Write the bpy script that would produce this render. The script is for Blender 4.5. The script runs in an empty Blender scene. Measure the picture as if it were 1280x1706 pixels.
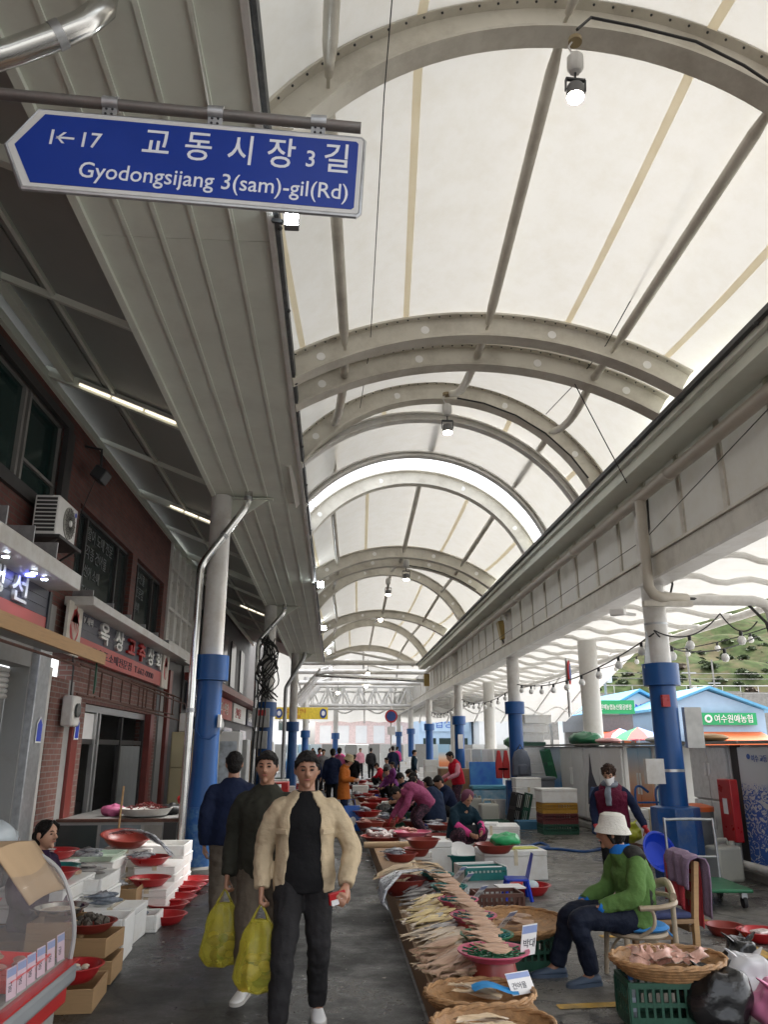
import bpy, bmesh, math, random
from mathutils import Vector, Matrix, Euler
import numpy as np
random.seed(7)
R = math.radians
SC = bpy.context.scene
COL = SC.collection

# ------------------------------------------------------------ camera
CAM_H = 1.65
PITCH = math.atan(394 / 1282.0)
YAW = math.atan(84 / 1341.0)
cd = bpy.data.cameras.new('camera')
cam = bpy.data.objects.new('camera', cd)
COL.objects.link(cam)
cd.sensor_fit = 'HORIZONTAL'
cd.sensor_width = 36.0
cd.lens = 36.0 * 1282 / 1280
cd.clip_start = 0.05
cd.clip_end = 2000
cam.location = (0, 0, CAM_H)
cam.rotation_euler = (R(90) + PITCH, 0, -YAW)
SC.camera = cam

# ------------------------------------------------------------ world, sun, exposure
w = bpy.data.worlds.new('World')
SC.world = w
w.use_nodes = True
nt = w.node_tree
bg = nt.nodes['Background']
sky = nt.nodes.new('ShaderNodeTexSky')
sky.sky_type = 'NISHITA'
sky.sun_disc = False
sky.sun_elevation = R(52)
sky.sun_rotation = R(60)
sky.air_density = 1.0
sky.dust_density = 4.0
sky.ozone_density = 1.0
hs = nt.nodes.new('ShaderNodeHueSaturation')          # overcast: the sky's own light, greyed
hs.inputs['Saturation'].default_value = 0.22
nt.links.new(sky.outputs[0], hs.inputs['Color'])
nt.links.new(hs.outputs[0], bg.inputs['Color'])
bg.inputs['Strength'].default_value = 0.15
sl = bpy.data.lights.new('sun', 'SUN')
sl.energy = 1.5
sl.angle = R(25)
sl.color = (1, 0.965, 0.92)
sun = bpy.data.objects.new('sun', sl)
COL.objects.link(sun)
sun.rotation_euler = (R(38), 0, R(-60 + 180))
_d = Vector((math.sin(R(60)) * math.cos(R(52)), math.cos(R(60)) * math.cos(R(52)), math.sin(R(52))))
sun.rotation_euler = _d.to_track_quat('Z', 'Y').to_euler()
SC.view_settings.view_transform = 'Standard'
SC.view_settings.look = 'None'
SC.view_settings.gamma = 1.0
SC.view_settings.exposure = 2.15
SC.cycles.use_denoising = True
SC.cycles.max_bounces = 10
SC.cycles.diffuse_bounces = 6
SC.cycles.glossy_bounces = 4
SC.cycles.transmission_bounces = 8
SC.cycles.transparent_max_bounces = 10
SC.cycles.sample_clamp_indirect = 6.0

# ------------------------------------------------------------ measuring helpers (a pixel of the photograph plus a height or a distance -> a place)
_F = Vector((math.cos(PITCH) * math.sin(YAW), math.cos(PITCH) * math.cos(YAW), math.sin(PITCH)))
_R = Vector((math.cos(YAW), -math.sin(YAW), 0))
_U = _R.cross(_F)
def ray(x, y): return (x - 640) * _R + (853 - y) * _U + 1282 * _F
def gp(x, y, z=0.0):
    d = ray(x, y); t = (z - CAM_H) / d.z
    return Vector((d.x * t, d.y * t, z))
def py(x, y, Y):
    d = ray(x, y); t = Y / d.y
    return Vector((d.x * t, Y, CAM_H + d.z * t))
# ------------------------------------------------------------ mesh builder
def V(*a): return Vector(a)
class MB:
    def __init__(s): s.v = []; s.f = []; s.mi = []; s.cur = 0
    def mat(s, i): s.cur = i; return s
    def add(s, vs, fs):
        b = len(s.v); s.v.extend([tuple(p) for p in vs])
        for f in fs: s.f.append(tuple(i + b for i in f)); s.mi.append(s.cur)
        return s
    def bx(s, x0, x1, y0, y1, z0, z1):
        vs = [(x, y, z) for z in (z0, z1) for y in (y0, y1) for x in (x0, x1)]
        return s.add(vs, [(0, 2, 3, 1), (4, 5, 7, 6), (0, 1, 5, 4), (2, 6, 7, 3), (0, 4, 6, 2), (1, 3, 7, 5)])
    def obx(s, c, size, rot=(0, 0, 0)):
        m = Euler(rot).to_matrix() if not isinstance(rot, Matrix) else rot
        hx, hy, hz = size[0] / 2, size[1] / 2, size[2] / 2; c = Vector(c)
        vs = [c + m @ Vector((x, y, z)) for z in (-hz, hz) for y in (-hy, hy) for x in (-hx, hx)]
        return s.add(vs, [(0, 2, 3, 1), (4, 5, 7, 6), (0, 1, 5, 4), (2, 6, 7, 3), (0, 4, 6, 2), (1, 3, 7, 5)])
    def bar(s, a, b, wx, wz=None, up=(0, 0, 1)):
        a = Vector(a); b = Vector(b); d = b - a; L = d.length
        if L < 1e-6: return s
        wz = wx if wz is None else wz
        y = d / L; u = Vector(up)
        if abs(y.dot(u)) > .98: u = Vector((1, 0, 0))
        x = y.cross(u).normalized(); z = x.cross(y)
        m = Matrix((x, y, z)).transposed()
        return s.obx((a + b) / 2, (wx, L, wz), m)
    def rings(s, rs, caps=True, closed=False):
        n = len(rs[0]); vs = [p for r in rs for p in r]; fs = []
        m = len(rs)
        for i in range(m if closed else m - 1):
            a = i * n; b = ((i + 1) % m) * n
            for j in range(n):
                k = (j + 1) % n
                fs.append((a + j, a + k, b + k, b + j))
        if caps and not closed:
            fs.append(tuple(range(n - 1, -1, -1))); fs.append(tuple((m - 1) * n + j for j in range(n)))
        return s.add(vs, fs)
    def tube(s, pts, r, n=8, caps=True, flat=1.0, up=None):
        pts = [Vector(p) for p in pts]; m = len(pts)
        if not hasattr(r, '__len__'): r = [r] * m
        rs = []; u = None
        for i in range(m):
            t = (pts[min(i + 1, m - 1)] - pts[max(i - 1, 0)])
            t = t.normalized() if t.length > 1e-9 else Vector((0, 0, 1))
            if u is None:
                u = Vector(up) if up is not None else (Vector((0, 0, 1)) if abs(t.z) < .9 else Vector((1, 0, 0)))
            u = (u - t * u.dot(t))
            u = u.normalized() if u.length > 1e-6 else Vector((1, 0, 0))
            w_ = t.cross(u)
            rs.append([pts[i] + (w_ * math.cos(2 * math.pi * j / n) + u * flat * math.sin(2 * math.pi * j / n)) * r[i] for j in range(n)])
        return s.rings(rs, caps)
    def lathe(s, prof, n=20, c=(0, 0, 0), m=None, caps=True, wob=0, seed=0, oval=1.0):
        c = Vector(c); rs = []
        rnd = random.Random(seed); ph = rnd.random() * 6
        for r, z in prof:
            ring = []
            for j in range(n):
                a = 2 * math.pi * j / n; rr = r * (1 + wob * math.sin(3 * a + ph + z * 9))
                p = Vector((rr * math.cos(a), rr * math.sin(a) * oval, z))
                ring.append(c + (m @ p if m else p))
            rs.append(ring)
        return s.rings(rs, caps)
    def ball(s, c, r, n=12, k=8, m=None):
        rx, ry, rz = (r, r, r) if not hasattr(r, '__len__') else r
        c = Vector(c); rs = []
        for i in range(k + 1):
            th = math.pi * (i + .02) / (k + .04); ring = []
            for j in range(n):
                a = 2 * math.pi * j / n
                p = Vector((rx * math.sin(th) * math.cos(a), ry * math.sin(th) * math.sin(a), -rz * math.cos(th)))
                ring.append(c + (m @ p if m else p))
            rs.append(ring)
        return s.rings(rs, True)
    def grid(s, fn, nu, nv):
        vs = [fn(i / nu, j / nv) for i in range(nu + 1) for j in range(nv + 1)]
        fs = [(i * (nv + 1) + j, (i + 1) * (nv + 1) + j, (i + 1) * (nv + 1) + j + 1, i * (nv + 1) + j + 1) for i in range(nu) for j in range(nv)]
        return s.add(vs, fs)
    def poly(s, pts, depth=None):
        n = len(pts); pts = [Vector(p) for p in pts]
        if depth is None: return s.add(pts, [tuple(range(n))])
        d = Vector(depth); vs = pts + [p + d for p in pts]
        return s.add(vs, [tuple(range(n - 1, -1, -1)), tuple(range(n, 2 * n))] + [(i, (i + 1) % n, n + (i + 1) % n, n + i) for i in range(n)])
    def mesh(s, name, mats, smooth=True):
        me = bpy.data.meshes.new(name)
        me.from_pydata(s.v, [], s.f)
        mats = mats if isinstance(mats, (list, tuple)) else [mats]
        for m in mats: me.materials.append(m)
        if len(mats) > 1: me.polygons.foreach_set('material_index', s.mi)
        me.polygons.foreach_set('use_smooth', [bool(smooth)] * len(me.polygons))
        me.update()
        if smooth: me.set_sharp_from_angle(angle=R(38))
        return me
    def build(s, name, mats, parent=None, smooth=True, bevel=0, seg=2, fix=True):
        me = s.mesh(name, mats, smooth)
        if fix:
            bm = bmesh.new(); bm.from_mesh(me); bmesh.ops.recalc_face_normals(bm, faces=bm.faces); bm.to_mesh(me); bm.free()
        o = bpy.data.objects.new(name, me); COL.objects.link(o)
        if parent is not None: o.parent = parent
        if bevel:
            b = o.modifiers.new('edge', 'BEVEL'); b.width = bevel; b.segments = seg; b.limit_method = 'ANGLE'; b.angle_limit = R(40)
        return o

def tag(o, label, cat, group=None):
    o['label'] = label; o['category'] = cat
    if group: o['group'] = group
    return o
def struct(o): o['kind'] = 'structure'; return o
def stuff(o): o['kind'] = 'stuff'; return o
def thing(name, label, cat, loc=(0, 0, 0), rz=0, group=None, rot=None):
    o = bpy.data.objects.new(name, None); COL.objects.link(o)
    o.empty_display_size = .1
    o.location = loc; o.rotation_euler = rot if rot else (0, 0, rz)
    return tag(o, label, cat, group)
def place(o, loc, rot=(0, 0, 0), sc=1):
    o.location = loc; o.rotation_euler = rot
    o.scale = (sc, sc, sc) if not hasattr(sc, '__len__') else sc
    return o
def inst(src, loc, rot=(0, 0, 0), sc=1, label=None, group=None):
    c = src.copy(); COL.objects.link(c); place(c, loc, rot, sc)
    if label: c['label'] = label
    if group: c['group'] = group
    return c
def dup(root, loc, rot=(0, 0, 0), sc=1, label=None, group=None):
    c = inst(root, loc, rot, sc, label, group)
    for ch in list(root.children):
        k = ch.copy(); COL.objects.link(k); k.parent = c
        for g in ch.children:
            q = g.copy(); COL.objects.link(q); q.parent = k
    return c
def part(mb, name, mats, parent, **k): return mb.build(name, mats, parent, **k)
def wire(pts, r=.006, n=5): return MB().tube(pts, r, n)
def sag(a, b, s, n=10):
    a = Vector(a); b = Vector(b)
    return [a.lerp(b, i / n) - Vector((0, 0, s * 4 * (i / n) * (1 - i / n))) for i in range(n + 1)]
def text(body, size, mat, name, parent, loc, rot, extrude=.004, align='LEFT', bold=0, sx=1.0):
    c = bpy.data.curves.new(name, 'FONT'); c.body = body; c.size = size; c.extrude = extrude; c.align_x = align
    c.offset = bold; c.resolution_u = 3
    o = bpy.data.objects.new(name, c); COL.objects.link(o)
    dg = bpy.context.evaluated_depsgraph_get(); dg.update()
    me = bpy.data.meshes.new_from_object(o.evaluated_get(dg))
    bpy.data.objects.remove(o)
    me.materials.clear(); me.materials.append(mat)
    q = bpy.data.objects.new(name, me); COL.objects.link(q)
    q.location = loc; q.rotation_euler = rot; q.scale = (sx, 1, 1)
    if parent is not None: q.parent = parent
    return q

# ------------------------------------------------------------ materials
MATS = {}
def M(name, col, rough=.55, var=.18, scale=6.0, bump=.0, bscale=60.0, metal=0.0, col2=None, spec=.5, rvar=.12, dirt=None, dscale=2.5, damt=.45, coat=0.0, trans=0.0, alpha=1.0, sub=0.0, coords='Object'):
    if name in MATS: return MATS[name]
    m = bpy.data.materials.new(name); m.use_nodes = True; t = m.node_tree; N = t.nodes; L = t.links
    b = N['Principled BSDF']
    tc = N.new('ShaderNodeTexCoord')
    no = N.new('ShaderNodeTexNoise'); no.inputs['Scale'].default_value = scale; no.inputs['Detail'].default_value = 5
    L.new(tc.outputs[coords], no.inputs['Vector'])
    rp = N.new('ShaderNodeValToRGB'); rp.color_ramp.elements[0].position = .3; rp.color_ramp.elements[1].position = .7
    c2 = col2 if col2 else tuple(c * (1 - var) for c in col)
    c1 = col if col2 else tuple(min(1, c * (1 + var * .6)) for c in col)
    rp.color_ramp.elements[0].color = (*c2, 1); rp.color_ramp.elements[1].color = (*c1, 1)
    L.new(no.outputs['Fac'], rp.inputs['Fac']); out = rp.outputs['Color']
    if dirt:
        n2 = N.new('ShaderNodeTexNoise'); n2.inputs['Scale'].default_value = dscale; n2.inputs['Detail'].default_value = 9; n2.inputs['Roughness'].default_value = .7
        L.new(tc.outputs[coords], n2.inputs['Vector'])
        r2 = N.new('ShaderNodeValToRGB'); r2.color_ramp.elements[0].position = .45; r2.color_ramp.elements[1].position = .72
        r2.color_ramp.elements[0].color = (0, 0, 0, 1); r2.color_ramp.elements[1].color = (damt, damt, damt, 1)
        L.new(n2.outputs['Fac'], r2.inputs['Fac'])
        mx = N.new('ShaderNodeMix'); mx.data_type = 'RGBA'; L.new(r2.outputs['Color'], mx.inputs['Factor']); L.new(out, mx.inputs['A']); mx.inputs['B'].default_value = (*dirt, 1)
        out = mx.outputs['Result']
    L.new(out, b.inputs['Base Color'])
    mr = N.new('ShaderNodeMapRange'); mr.inputs['To Min'].default_value = max(0.02, rough - rvar); mr.inputs['To Max'].default_value = min(1, rough + rvar)
    L.new(no.outputs['Fac'], mr.inputs['Value']); L.new(mr.outputs[0], b.inputs['Roughness'])
    b.inputs['Metallic'].default_value = metal; b.inputs['Specular IOR Level'].default_value = spec
    b.inputs['Coat Weight'].default_value = coat; b.inputs['Transmission Weight'].default_value = trans; b.inputs['Alpha'].default_value = alpha
    if sub: b.inputs['Subsurface Weight'].default_value = sub; b.inputs['Subsurface Radius'].default_value = (.02, .01, .006)
    if bump:
        nb = N.new('ShaderNodeTexNoise'); nb.inputs['Scale'].default_value = bscale; nb.inputs['Detail'].default_value = 6
        L.new(tc.outputs[coords], nb.inputs['Vector'])
        bp = N.new('ShaderNodeBump'); bp.inputs['Strength'].default_value = bump; bp.inputs['Distance'].default_value = .02
        L.new(nb.outputs['Fac'], bp.inputs['Height']); L.new(bp.outputs[0], b.inputs['Normal'])
    MATS[name] = m
    return m
def emit(name, col, s):
    if name in MATS: return MATS[name]
    m = bpy.data.materials.new(name); m.use_nodes = True; b = m.node_tree.nodes['Principled BSDF']
    b.inputs['Base Color'].default_value = (.8, .8, .8, 1); b.inputs['Emission Color'].default_value = (*col, 1); b.inputs['Emission Strength'].default_value = s
    MATS[name] = m; return m
def glassy(name, col, rough=.05, mixf=.25, tint=(1, 1, 1)):
    """thin pane: mostly seen through, with a glossy face"""
    if name in MATS: return MATS[name]
    m = bpy.data.materials.new(name); m.use_nodes = True; t = m.node_tree; t.nodes.clear(); N = t.nodes; L = t.links
    o = N.new('ShaderNodeOutputMaterial'); mx = N.new('ShaderNodeMixShader'); tr = N.new('ShaderNodeBsdfTransparent'); tr.inputs[0].default_value = (*tint, 1)
    pb = N.new('ShaderNodeBsdfPrincipled'); pb.inputs['Base Color'].default_value = (*col, 1); pb.inputs['Roughness'].default_value = rough
    mx.inputs[0].default_value = mixf; L.new(tr.outputs[0], mx.inputs[1]); L.new(pb.outputs[0], mx.inputs[2]); L.new(mx.outputs[0], o.inputs[0])
    MATS[name] = m; return m
def membrane(name, col, tcol, scale=4.0):
    """coated fabric that scatters daylight through itself, with faint grime"""
    m = bpy.data.materials.new(name); m.use_nodes = True; t = m.node_tree; t.nodes.clear(); N = t.nodes; L = t.links
    o = N.new('ShaderNodeOutputMaterial'); ad = N.new('ShaderNodeAddShader'); di = N.new('ShaderNodeBsdfDiffuse'); tl = N.new('ShaderNodeBsdfTranslucent')
    tc = N.new('ShaderNodeTexCoord'); no = N.new('ShaderNodeTexNoise'); no.inputs['Scale'].default_value = scale; no.inputs['Detail'].default_value = 10; no.inputs['Roughness'].default_value = .72
    L.new(tc.outputs['Object'], no.inputs['Vector'])
    for node, c in ((di, col), (tl, tcol)):
        r = N.new('ShaderNodeValToRGB'); r.color_ramp.elements[0].position = .28; r.color_ramp.elements[1].position = .58
        r.color_ramp.elements[0].color = (c[0] * .94, c[1] * .925, c[2] * .89, 1); r.color_ramp.elements[1].color = (*c, 1)
        L.new(no.outputs['Fac'], r.inputs['Fac']); L.new(r.outputs[0], node.inputs['Color'])
    L.new(di.outputs[0], ad.inputs[0]); L.new(tl.outputs[0], ad.inputs[1]); L.new(ad.outputs[0], o.inputs[0])
    MATS[name] = m; return m

m_membrane = membrane('roof_fabric', (.55, .54, .51), (.114, .1115, .104))
m_membrane2 = membrane('canopy_fabric', (.48, .475, .46), (.125, .124, .119))
m_steel = M('painted_steel', (.58, .55, .48), .42, .08, 3, .03, 30, dirt=(.24, .2, .15), dscale=2.2, damt=.55)
m_steel_w = M('white_steel', (.62, .61, .585), .4, .07, 3, .03, 30, dirt=(.34, .29, .22), dscale=2.4, damt=.55)
m_panel = M('soffit_panel', (.66, .69, .61), .5, .06, 1.2, .02, 12, dirt=(.4, .39, .33), dscale=1.6, damt=.3)
m_panel_d = M('lean_to_panel', (.36, .385, .36), .6, .1, 1.4, .03, 12, dirt=(.27, .27, .24), dscale=1.4, damt=.5)
m_dark = M('dark_metal', (.035, .037, .04), .5, .2, 8, .05)
m_stain = M('stainless', (.62, .62, .60), .2, .08, 4, .02, 20, metal=1.0)
m_galv = M('galvanised', (.42, .43, .44), .42, .2, 14, .05, 40, metal=.75)
m_blue = M('blue_paint', (.006, .072, .25), .38, .12, 2, .04, 25, dirt=(.01, .045, .16), dscale=3, damt=.4)
m_blue_worn = M('blue_paint_worn', (.007, .082, .28), .45, .15, 3, .08, 25, dirt=(.13, .25, .36), dscale=10, damt=.9)
m_rust = M('rusty_steel', (.10, .045, .032), .75, .35, 10, .2, 40)
m_black = M('black_plastic', (.014, .014, .015), .45, .2, 8, .04)
m_wire = M('cable', (.02, .02, .02), .6)
m_white = M('white_paint', (.75, .74, .72), .45, .06, 4, .02)
m_alu = M('aluminium', (.55, .55, .55), .35, .08, 6, .02, 30, metal=.7)
m_ply = M('wood_plank', (.46, .28, .13), .6, .25, 3, .06, 50, dirt=(.25, .14, .07), dscale=3, damt=.5)
m_wood = M('old_wood', (.30, .18, .09), .65, .3, 5, .1, 50, dirt=(.12, .07, .04), dscale=4, damt=.6)
m_woodb = M('box_wood', (.40, .25, .12), .7, .25, 6, .08, 60, dirt=(.17, .1, .05), dscale=5, damt=.5)
m_styro = M('foam', (.78, .78, .76), .65, .05, 5, .05, 120, dirt=(.50, .44, .36), dscale=5, damt=.45)
m_red = M('red_plastic', (.42, .018, .022), .3, .2, 5, .02, spec=.5, dirt=(.3, .02, .02), dscale=5, damt=.5)
m_red2 = M('brown_red_plastic', (.26, .035, .025), .38, .2, 5, .03, dirt=(.15, .03, .02), dscale=5, damt=.5)
m_pinkp = M('pink_plastic', (.55, .09, .17), .35, .15, 5)
m_teal = M('teal_plastic', (.01, .16, .15), .4, .2, 6)
m_greenp = M('green_plastic', (.012, .13, .055), .4, .2, 6, .03)
m_dgreen = M('dark_green_plastic', (.015, .075, .045), .45, .2, 6, .03)
m_bluep = M('blue_plastic', (.012, .05, .50), .35, .15, 5)
m_brownp = M('brown_plastic', (.12, .05, .035), .45, .2, 5, .03)
m_wicker = M('wicker', (.38, .21, .09), .6, .35, 26, .25, 70)
m_card = M('cardboard', (.42, .29, .17), .8, .1, 4, .05, 30)
m_conc = M('concrete', (.25, .24, .22), .8, .2, 3, .15, 50, dirt=(.1, .09, .08), dscale=1.6, damt=.6)
m_paper = M('paper_card', (.75, .74, .73), .6, .05, 5)
m_ink = M('ink', (.03, .03, .05), .6)
m_rubber = M('rubber', (.02, .02, .022), .7)
# ============================================================ ground
def ground_mat(name, base, alt, wet=.5, crack=True, scale=.7):
    m = bpy.data.materials.new(name); m.use_nodes = True; t = m.node_tree; N = t.nodes; L = t.links; b = N['Principled BSDF']
    tc = N.new('ShaderNodeTexCoord'); g = tc.outputs['Object']
    def noise(s, d=6, r=.6):
        n = N.new('ShaderNodeTexNoise'); n.inputs['Scale'].default_value = s; n.inputs['Detail'].default_value = d; n.inputs['Roughness'].default_value = r
        L.new(g, n.inputs['Vector']); return n.outputs['Fac']
    def ramp(f, a, c, p0=.35, p1=.65):
        r = N.new('ShaderNodeValToRGB'); r.color_ramp.elements[0].position = p0; r.color_ramp.elements[1].position = p1
        r.color_ramp.elements[0].color = (*a, 1); r.color_ramp.elements[1].color = (*c, 1); L.new(f, r.inputs['Fac']); return r.outputs['Color']
    def mix(f, a, c, mode='MIX'):
        x = N.new('ShaderNodeMix'); x.data_type = 'RGBA'; x.blend_type = mode
        L.new(f, x.inputs['Factor']) if not isinstance(f, float) else setattr(x.inputs['Factor'], 'default_value', f)
        L.new(a, x.inputs['A']); L.new(c, x.inputs['B']) if not isinstance(c, tuple) else setattr(x.inputs['B'], 'default_value', (*c, 1)); return x.outputs['Result']
    big = noise(scale, 7, .7); fine = noise(75, 5, .75); med = noise(6, 10, .75)
    col = mix(ramp(big, (0, 0, 0), (1, 1, 1), .38, .62), ramp(fine, base, tuple(c * 1.5 for c in base)), ramp(fine, alt, tuple(c * 1.35 for c in alt)))
    col = mix(ramp(med, (0, 0, 0), (.75,) * 3, .50, .66), col, tuple(c * .40 for c in base))
    spk = noise(38, 3, .6); col = mix(ramp(spk, (0, 0, 0), (.5,) * 3, .63, .72), col, tuple(min(1, c * 3.2) for c in alt))
    if crack:
        vo = N.new('ShaderNodeTexVoronoi'); vo.feature = 'DISTANCE_TO_EDGE'; vo.inputs['Scale'].default_value = .75
        ms = N.new('ShaderNodeVectorMath'); ms.operation = 'ADD'; nn = N.new('ShaderNodeTexNoise'); nn.inputs['Scale'].default_value = 1.8; nn.inputs['Detail'].default_value = 6; L.new(g, nn.inputs['Vector'])
        sc = N.new('ShaderNodeVectorMath'); sc.operation = 'SCALE'; sc.inputs['Scale'].default_value = .7; L.new(nn.outputs['Color'], sc.inputs[0])
        L.new(g, ms.inputs[0]); L.new(sc.outputs[0], ms.inputs[1]); L.new(ms.outputs[0], vo.inputs['Vector'])
        ck = ramp(vo.outputs['Distance'], (.85,) * 3, (0, 0, 0), .006, .022)
        col = mix(ck, col, (.018, .017, .016))
    L.new(col, b.inputs['Base Color'])
    wt = noise(.9, 6, .7)
    mr = N.new('ShaderNodeMapRange'); mr.inputs['From Min'].default_value = .40; mr.inputs['From Max'].default_value = .60
    mr.inputs['To Min'].default_value = max(.1, .62 - wet); mr.inputs['To Max'].default_value = .68
    L.new(wt, mr.inputs['Value']); L.new(mr.outputs[0], b.inputs['Roughness'])
    bp = N.new('ShaderNodeBump'); bp.inputs['Strength'].default_value = .5; bp.inputs['Distance'].default_value = .01
    L.new(fine, bp.inputs['Height']); L.new(bp.outputs[0], b.inputs['Normal'])
    b.inputs['Specular IOR Level'].default_value = .5
    return m
m_lane = ground_mat('lane_asphalt', (.026, .026, .025), (.058, .055, .051), .46)
m_lane2 = ground_mat('lane_patch', (.020, .020, .020), (.036, .036, .035), .42, True, 1.2)
m_yard = ground_mat('market_floor', (.085, .08, .072), (.15, .142, .125), .52)
m_far = ground_mat('far_ground', (.20, .20, .19), (.26, .25, .24), .1, False)
m_yel = M('road_yellow', (.50, .30, .04), .6, .3, 9, dirt=(.10, .09, .07), dscale=7, damt=.95)

struct(MB().add([(-300, -60, -.004), (500, -60, -.004), (500, 900, -.004), (-300, 900, -.004)], [(0, 1, 2, 3)]).build('ground', m_far))
struct(MB().bx(.64, 12, -8, 63, -.06, 0).build('market_floor', m_yard))
struct(MB().bx(-4.0, .62, -8, 63, -.06, .0).build('lane', m_lane))
# resurfaced patch with an irregular edge down the middle of the lane
pts = [(.58, -2), (.58, 40), (-.55, 40), (-.7, 22), (-.55, 14), (-.85, 11.2), (-.6, 9.6), (-.95, 8.2), (-.72, 7.3), (-1.0, 6.6), (-.8, 5.9), (-1.05, 5.0), (-1.0, -2)]
struct(MB().poly([(x, y, .004) for x, y in pts]).build('lane_patch', m_lane2))
# painted yellow lines on the right-hand floor
a, b2 = gp(1172, 1532), gp(1300, 1604)
dirv = (b2 - a).normalized(); nrm = Vector((-dirv.y, dirv.x, 0)) * .05
struct(MB().add([a - nrm + V(0, 0, .005), b2 - nrm + V(0, 0, .005), b2 + nrm + V(0, 0, .005), a + nrm + V(0, 0, .005)], [(0, 1, 2, 3)]).build('yellow_line', m_yel))
a, b2 = gp(930, 1678), gp(1060, 1672)
struct(MB().add([a + V(0, -.05, .005), b2 + V(0, -.05, .005), b2 + V(0, .05, .005), a + V(0, .05, .005)], [(0, 1, 2, 3)]).build('yellow_line', m_yel))
a, b2 = gp(1000, 1560), gp(1090, 1560)
struct(MB().add([a + V(0, -.05, .005), b2 + V(0, -.05, .005), b2 + V(0, .05, .005), a + V(0, .05, .005)], [(0, 1, 2, 3)]).build('yellow_line', m_yel))

# ============================================================ arcade roof: arches, fabric, purlins
Z0 = CAM_H
ZE = 3.9
ARN = [('0', .377, .610, .554), ('A', .215, .040, .537), ('B', .199, .024, .506), ('C', .143, .241, .234), ('D', .121, .207, .237),
       ('E', .108, .198, .191), ('F', .103, .184, .164), ('G', .085, .051, .193), ('g', .081, .05, .182), ('H', .066, .115, .105), ('I', .060, .013, .150), ('J', .047, .079, .0735), ('K', .042, .026, .094)]
class Arch: pass
def mk_arch(key, cx, cz, r):
    A = Arch(); A.key = key
    def hit(k):   # circle with x = k z
        a_ = 1 + k * k; b_ = -2 * (k * cx + cz); c_ = cx * cx + cz * cz - r * r
        return (-b_ + math.sqrt(max(0, b_ * b_ - 4 * a_ * c_))) / (2 * a_)
    zl, zr_ = hit(-.135), hit(1.0)
    A.YL, A.YR = ZE / zl, ZE / zr_
    pl = (-.135 * zl, zl); pr = (zr_, zr_)
    A.t0 = math.atan2(pl[1] - cz, pl[0] - cx); A.t1 = math.atan2(pr[1] - cz, pr[0] - cx)
    A.c = (cx, cz, r)
    A.xl, A.xr = pl[0], pr[0]
    def P(s, off=0.0):
        t = A.t0 + (A.t1 - A.t0) * s
        xn, zn = cx + r * math.cos(t), cz + r * math.sin(t)
        k = min(1.15, max(-.15, (xn - A.xl) / (A.xr - A.xl)))
        Y = A.YL + (A.YR - A.YL) * k
        return Vector((xn * Y + off * math.cos(t), Y, Z0 + zn * Y + off * math.sin(t)))
    A.P = P; return A
ARCH = [mk_arch(*a) for a in ARN]
def real_arch(key, Y, kind):
    cx, cz, r = (1.5, 2.6, 2.37) if kind == 'r' else (1.62, .6, 3.9)
    A = Arch(); A.key = key; A.YL = A.YR = Y
    h = lambda k: ((k * cx + cz) + math.sqrt((k * cx + cz) ** 2 - (1 + k * k) * (cx * cx + cz * cz - r * r))) / (1 + k * k)
    zl, zr_ = h(-.135), h(1.0)
    t0 = math.atan2(zl - cz, -.135 * zl - cx); t1 = math.atan2(zr_ - cz, zr_ - cx)
    sc = ZE / zl
    def P(s, off=0.0):
        t = t0 + (t1 - t0) * s
        return Vector(((cx + r * math.cos(t)) * sc + off * math.cos(t), Y, Z0 + (cz + r * math.sin(t)) * sc + off * math.sin(t)))
    A.P = P; return A
ARCH = [real_arch('x', .6, 'f')] + ARCH
roof = thing('arcade_roof', 'white fabric barrel roof on curved steel arches over the market lane', 'roof', (0, 0, 0))
NS = 40
def arch_mesh(A, depth=.30, fw=.20, holes=True, thick=.022):
    mb = MB()
    for off0, off1, hw in ((0, .025, fw / 2), (.025, depth - .025, thick / 2), (depth - .025, depth, fw / 2)):
        rs = []
        for i in range(NS + 1):
            s = i / NS
            a_, b_ = A.P(s, off0), A.P(s, off1)
            rs.append([a_ + V(0, -hw, 0), a_ + V(0, hw, 0), b_ + V(0, hw, 0), b_ + V(0, -hw, 0)])
        mb.rings(rs)
    return mb
m_hole = M('arch_hole_light', (.80, .79, .77), .6, .03)
for A in ARCH:
    dp = {'0': .30, 'D': .13, 'E': .10}.get(A.key, .30)
    o = part(arch_mesh(A, dp, .16 if A.key in 'DE' else .2), 'arch', m_steel if A.key not in 'DE' else m_steel_w, roof)
    if A.key in 'ABCFGgHI':
        for s in (.09, .35, .66, .9):
            a_ = A.P(s, dp / 2); nx = A.P(s, 1) - A.P(s, 0)
            rot = Matrix.Rotation(math.pi / 2, 3, 'X')
            part(MB().lathe([(.05, -.016), (.05, .016)], 14, a_, rot), 'web_hole', m_hole, o)
    if A.key in '0ABC':
        mb = MB()
        for i in range(3, NS * 2 - 2, 2):
            q = A.P(i / (NS * 2), dp - .03)
            mb.ball(q + V(0, -.07, 0), .011, 6, 4)
        part(mb, 'bolts', m_dark, o)
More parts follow.
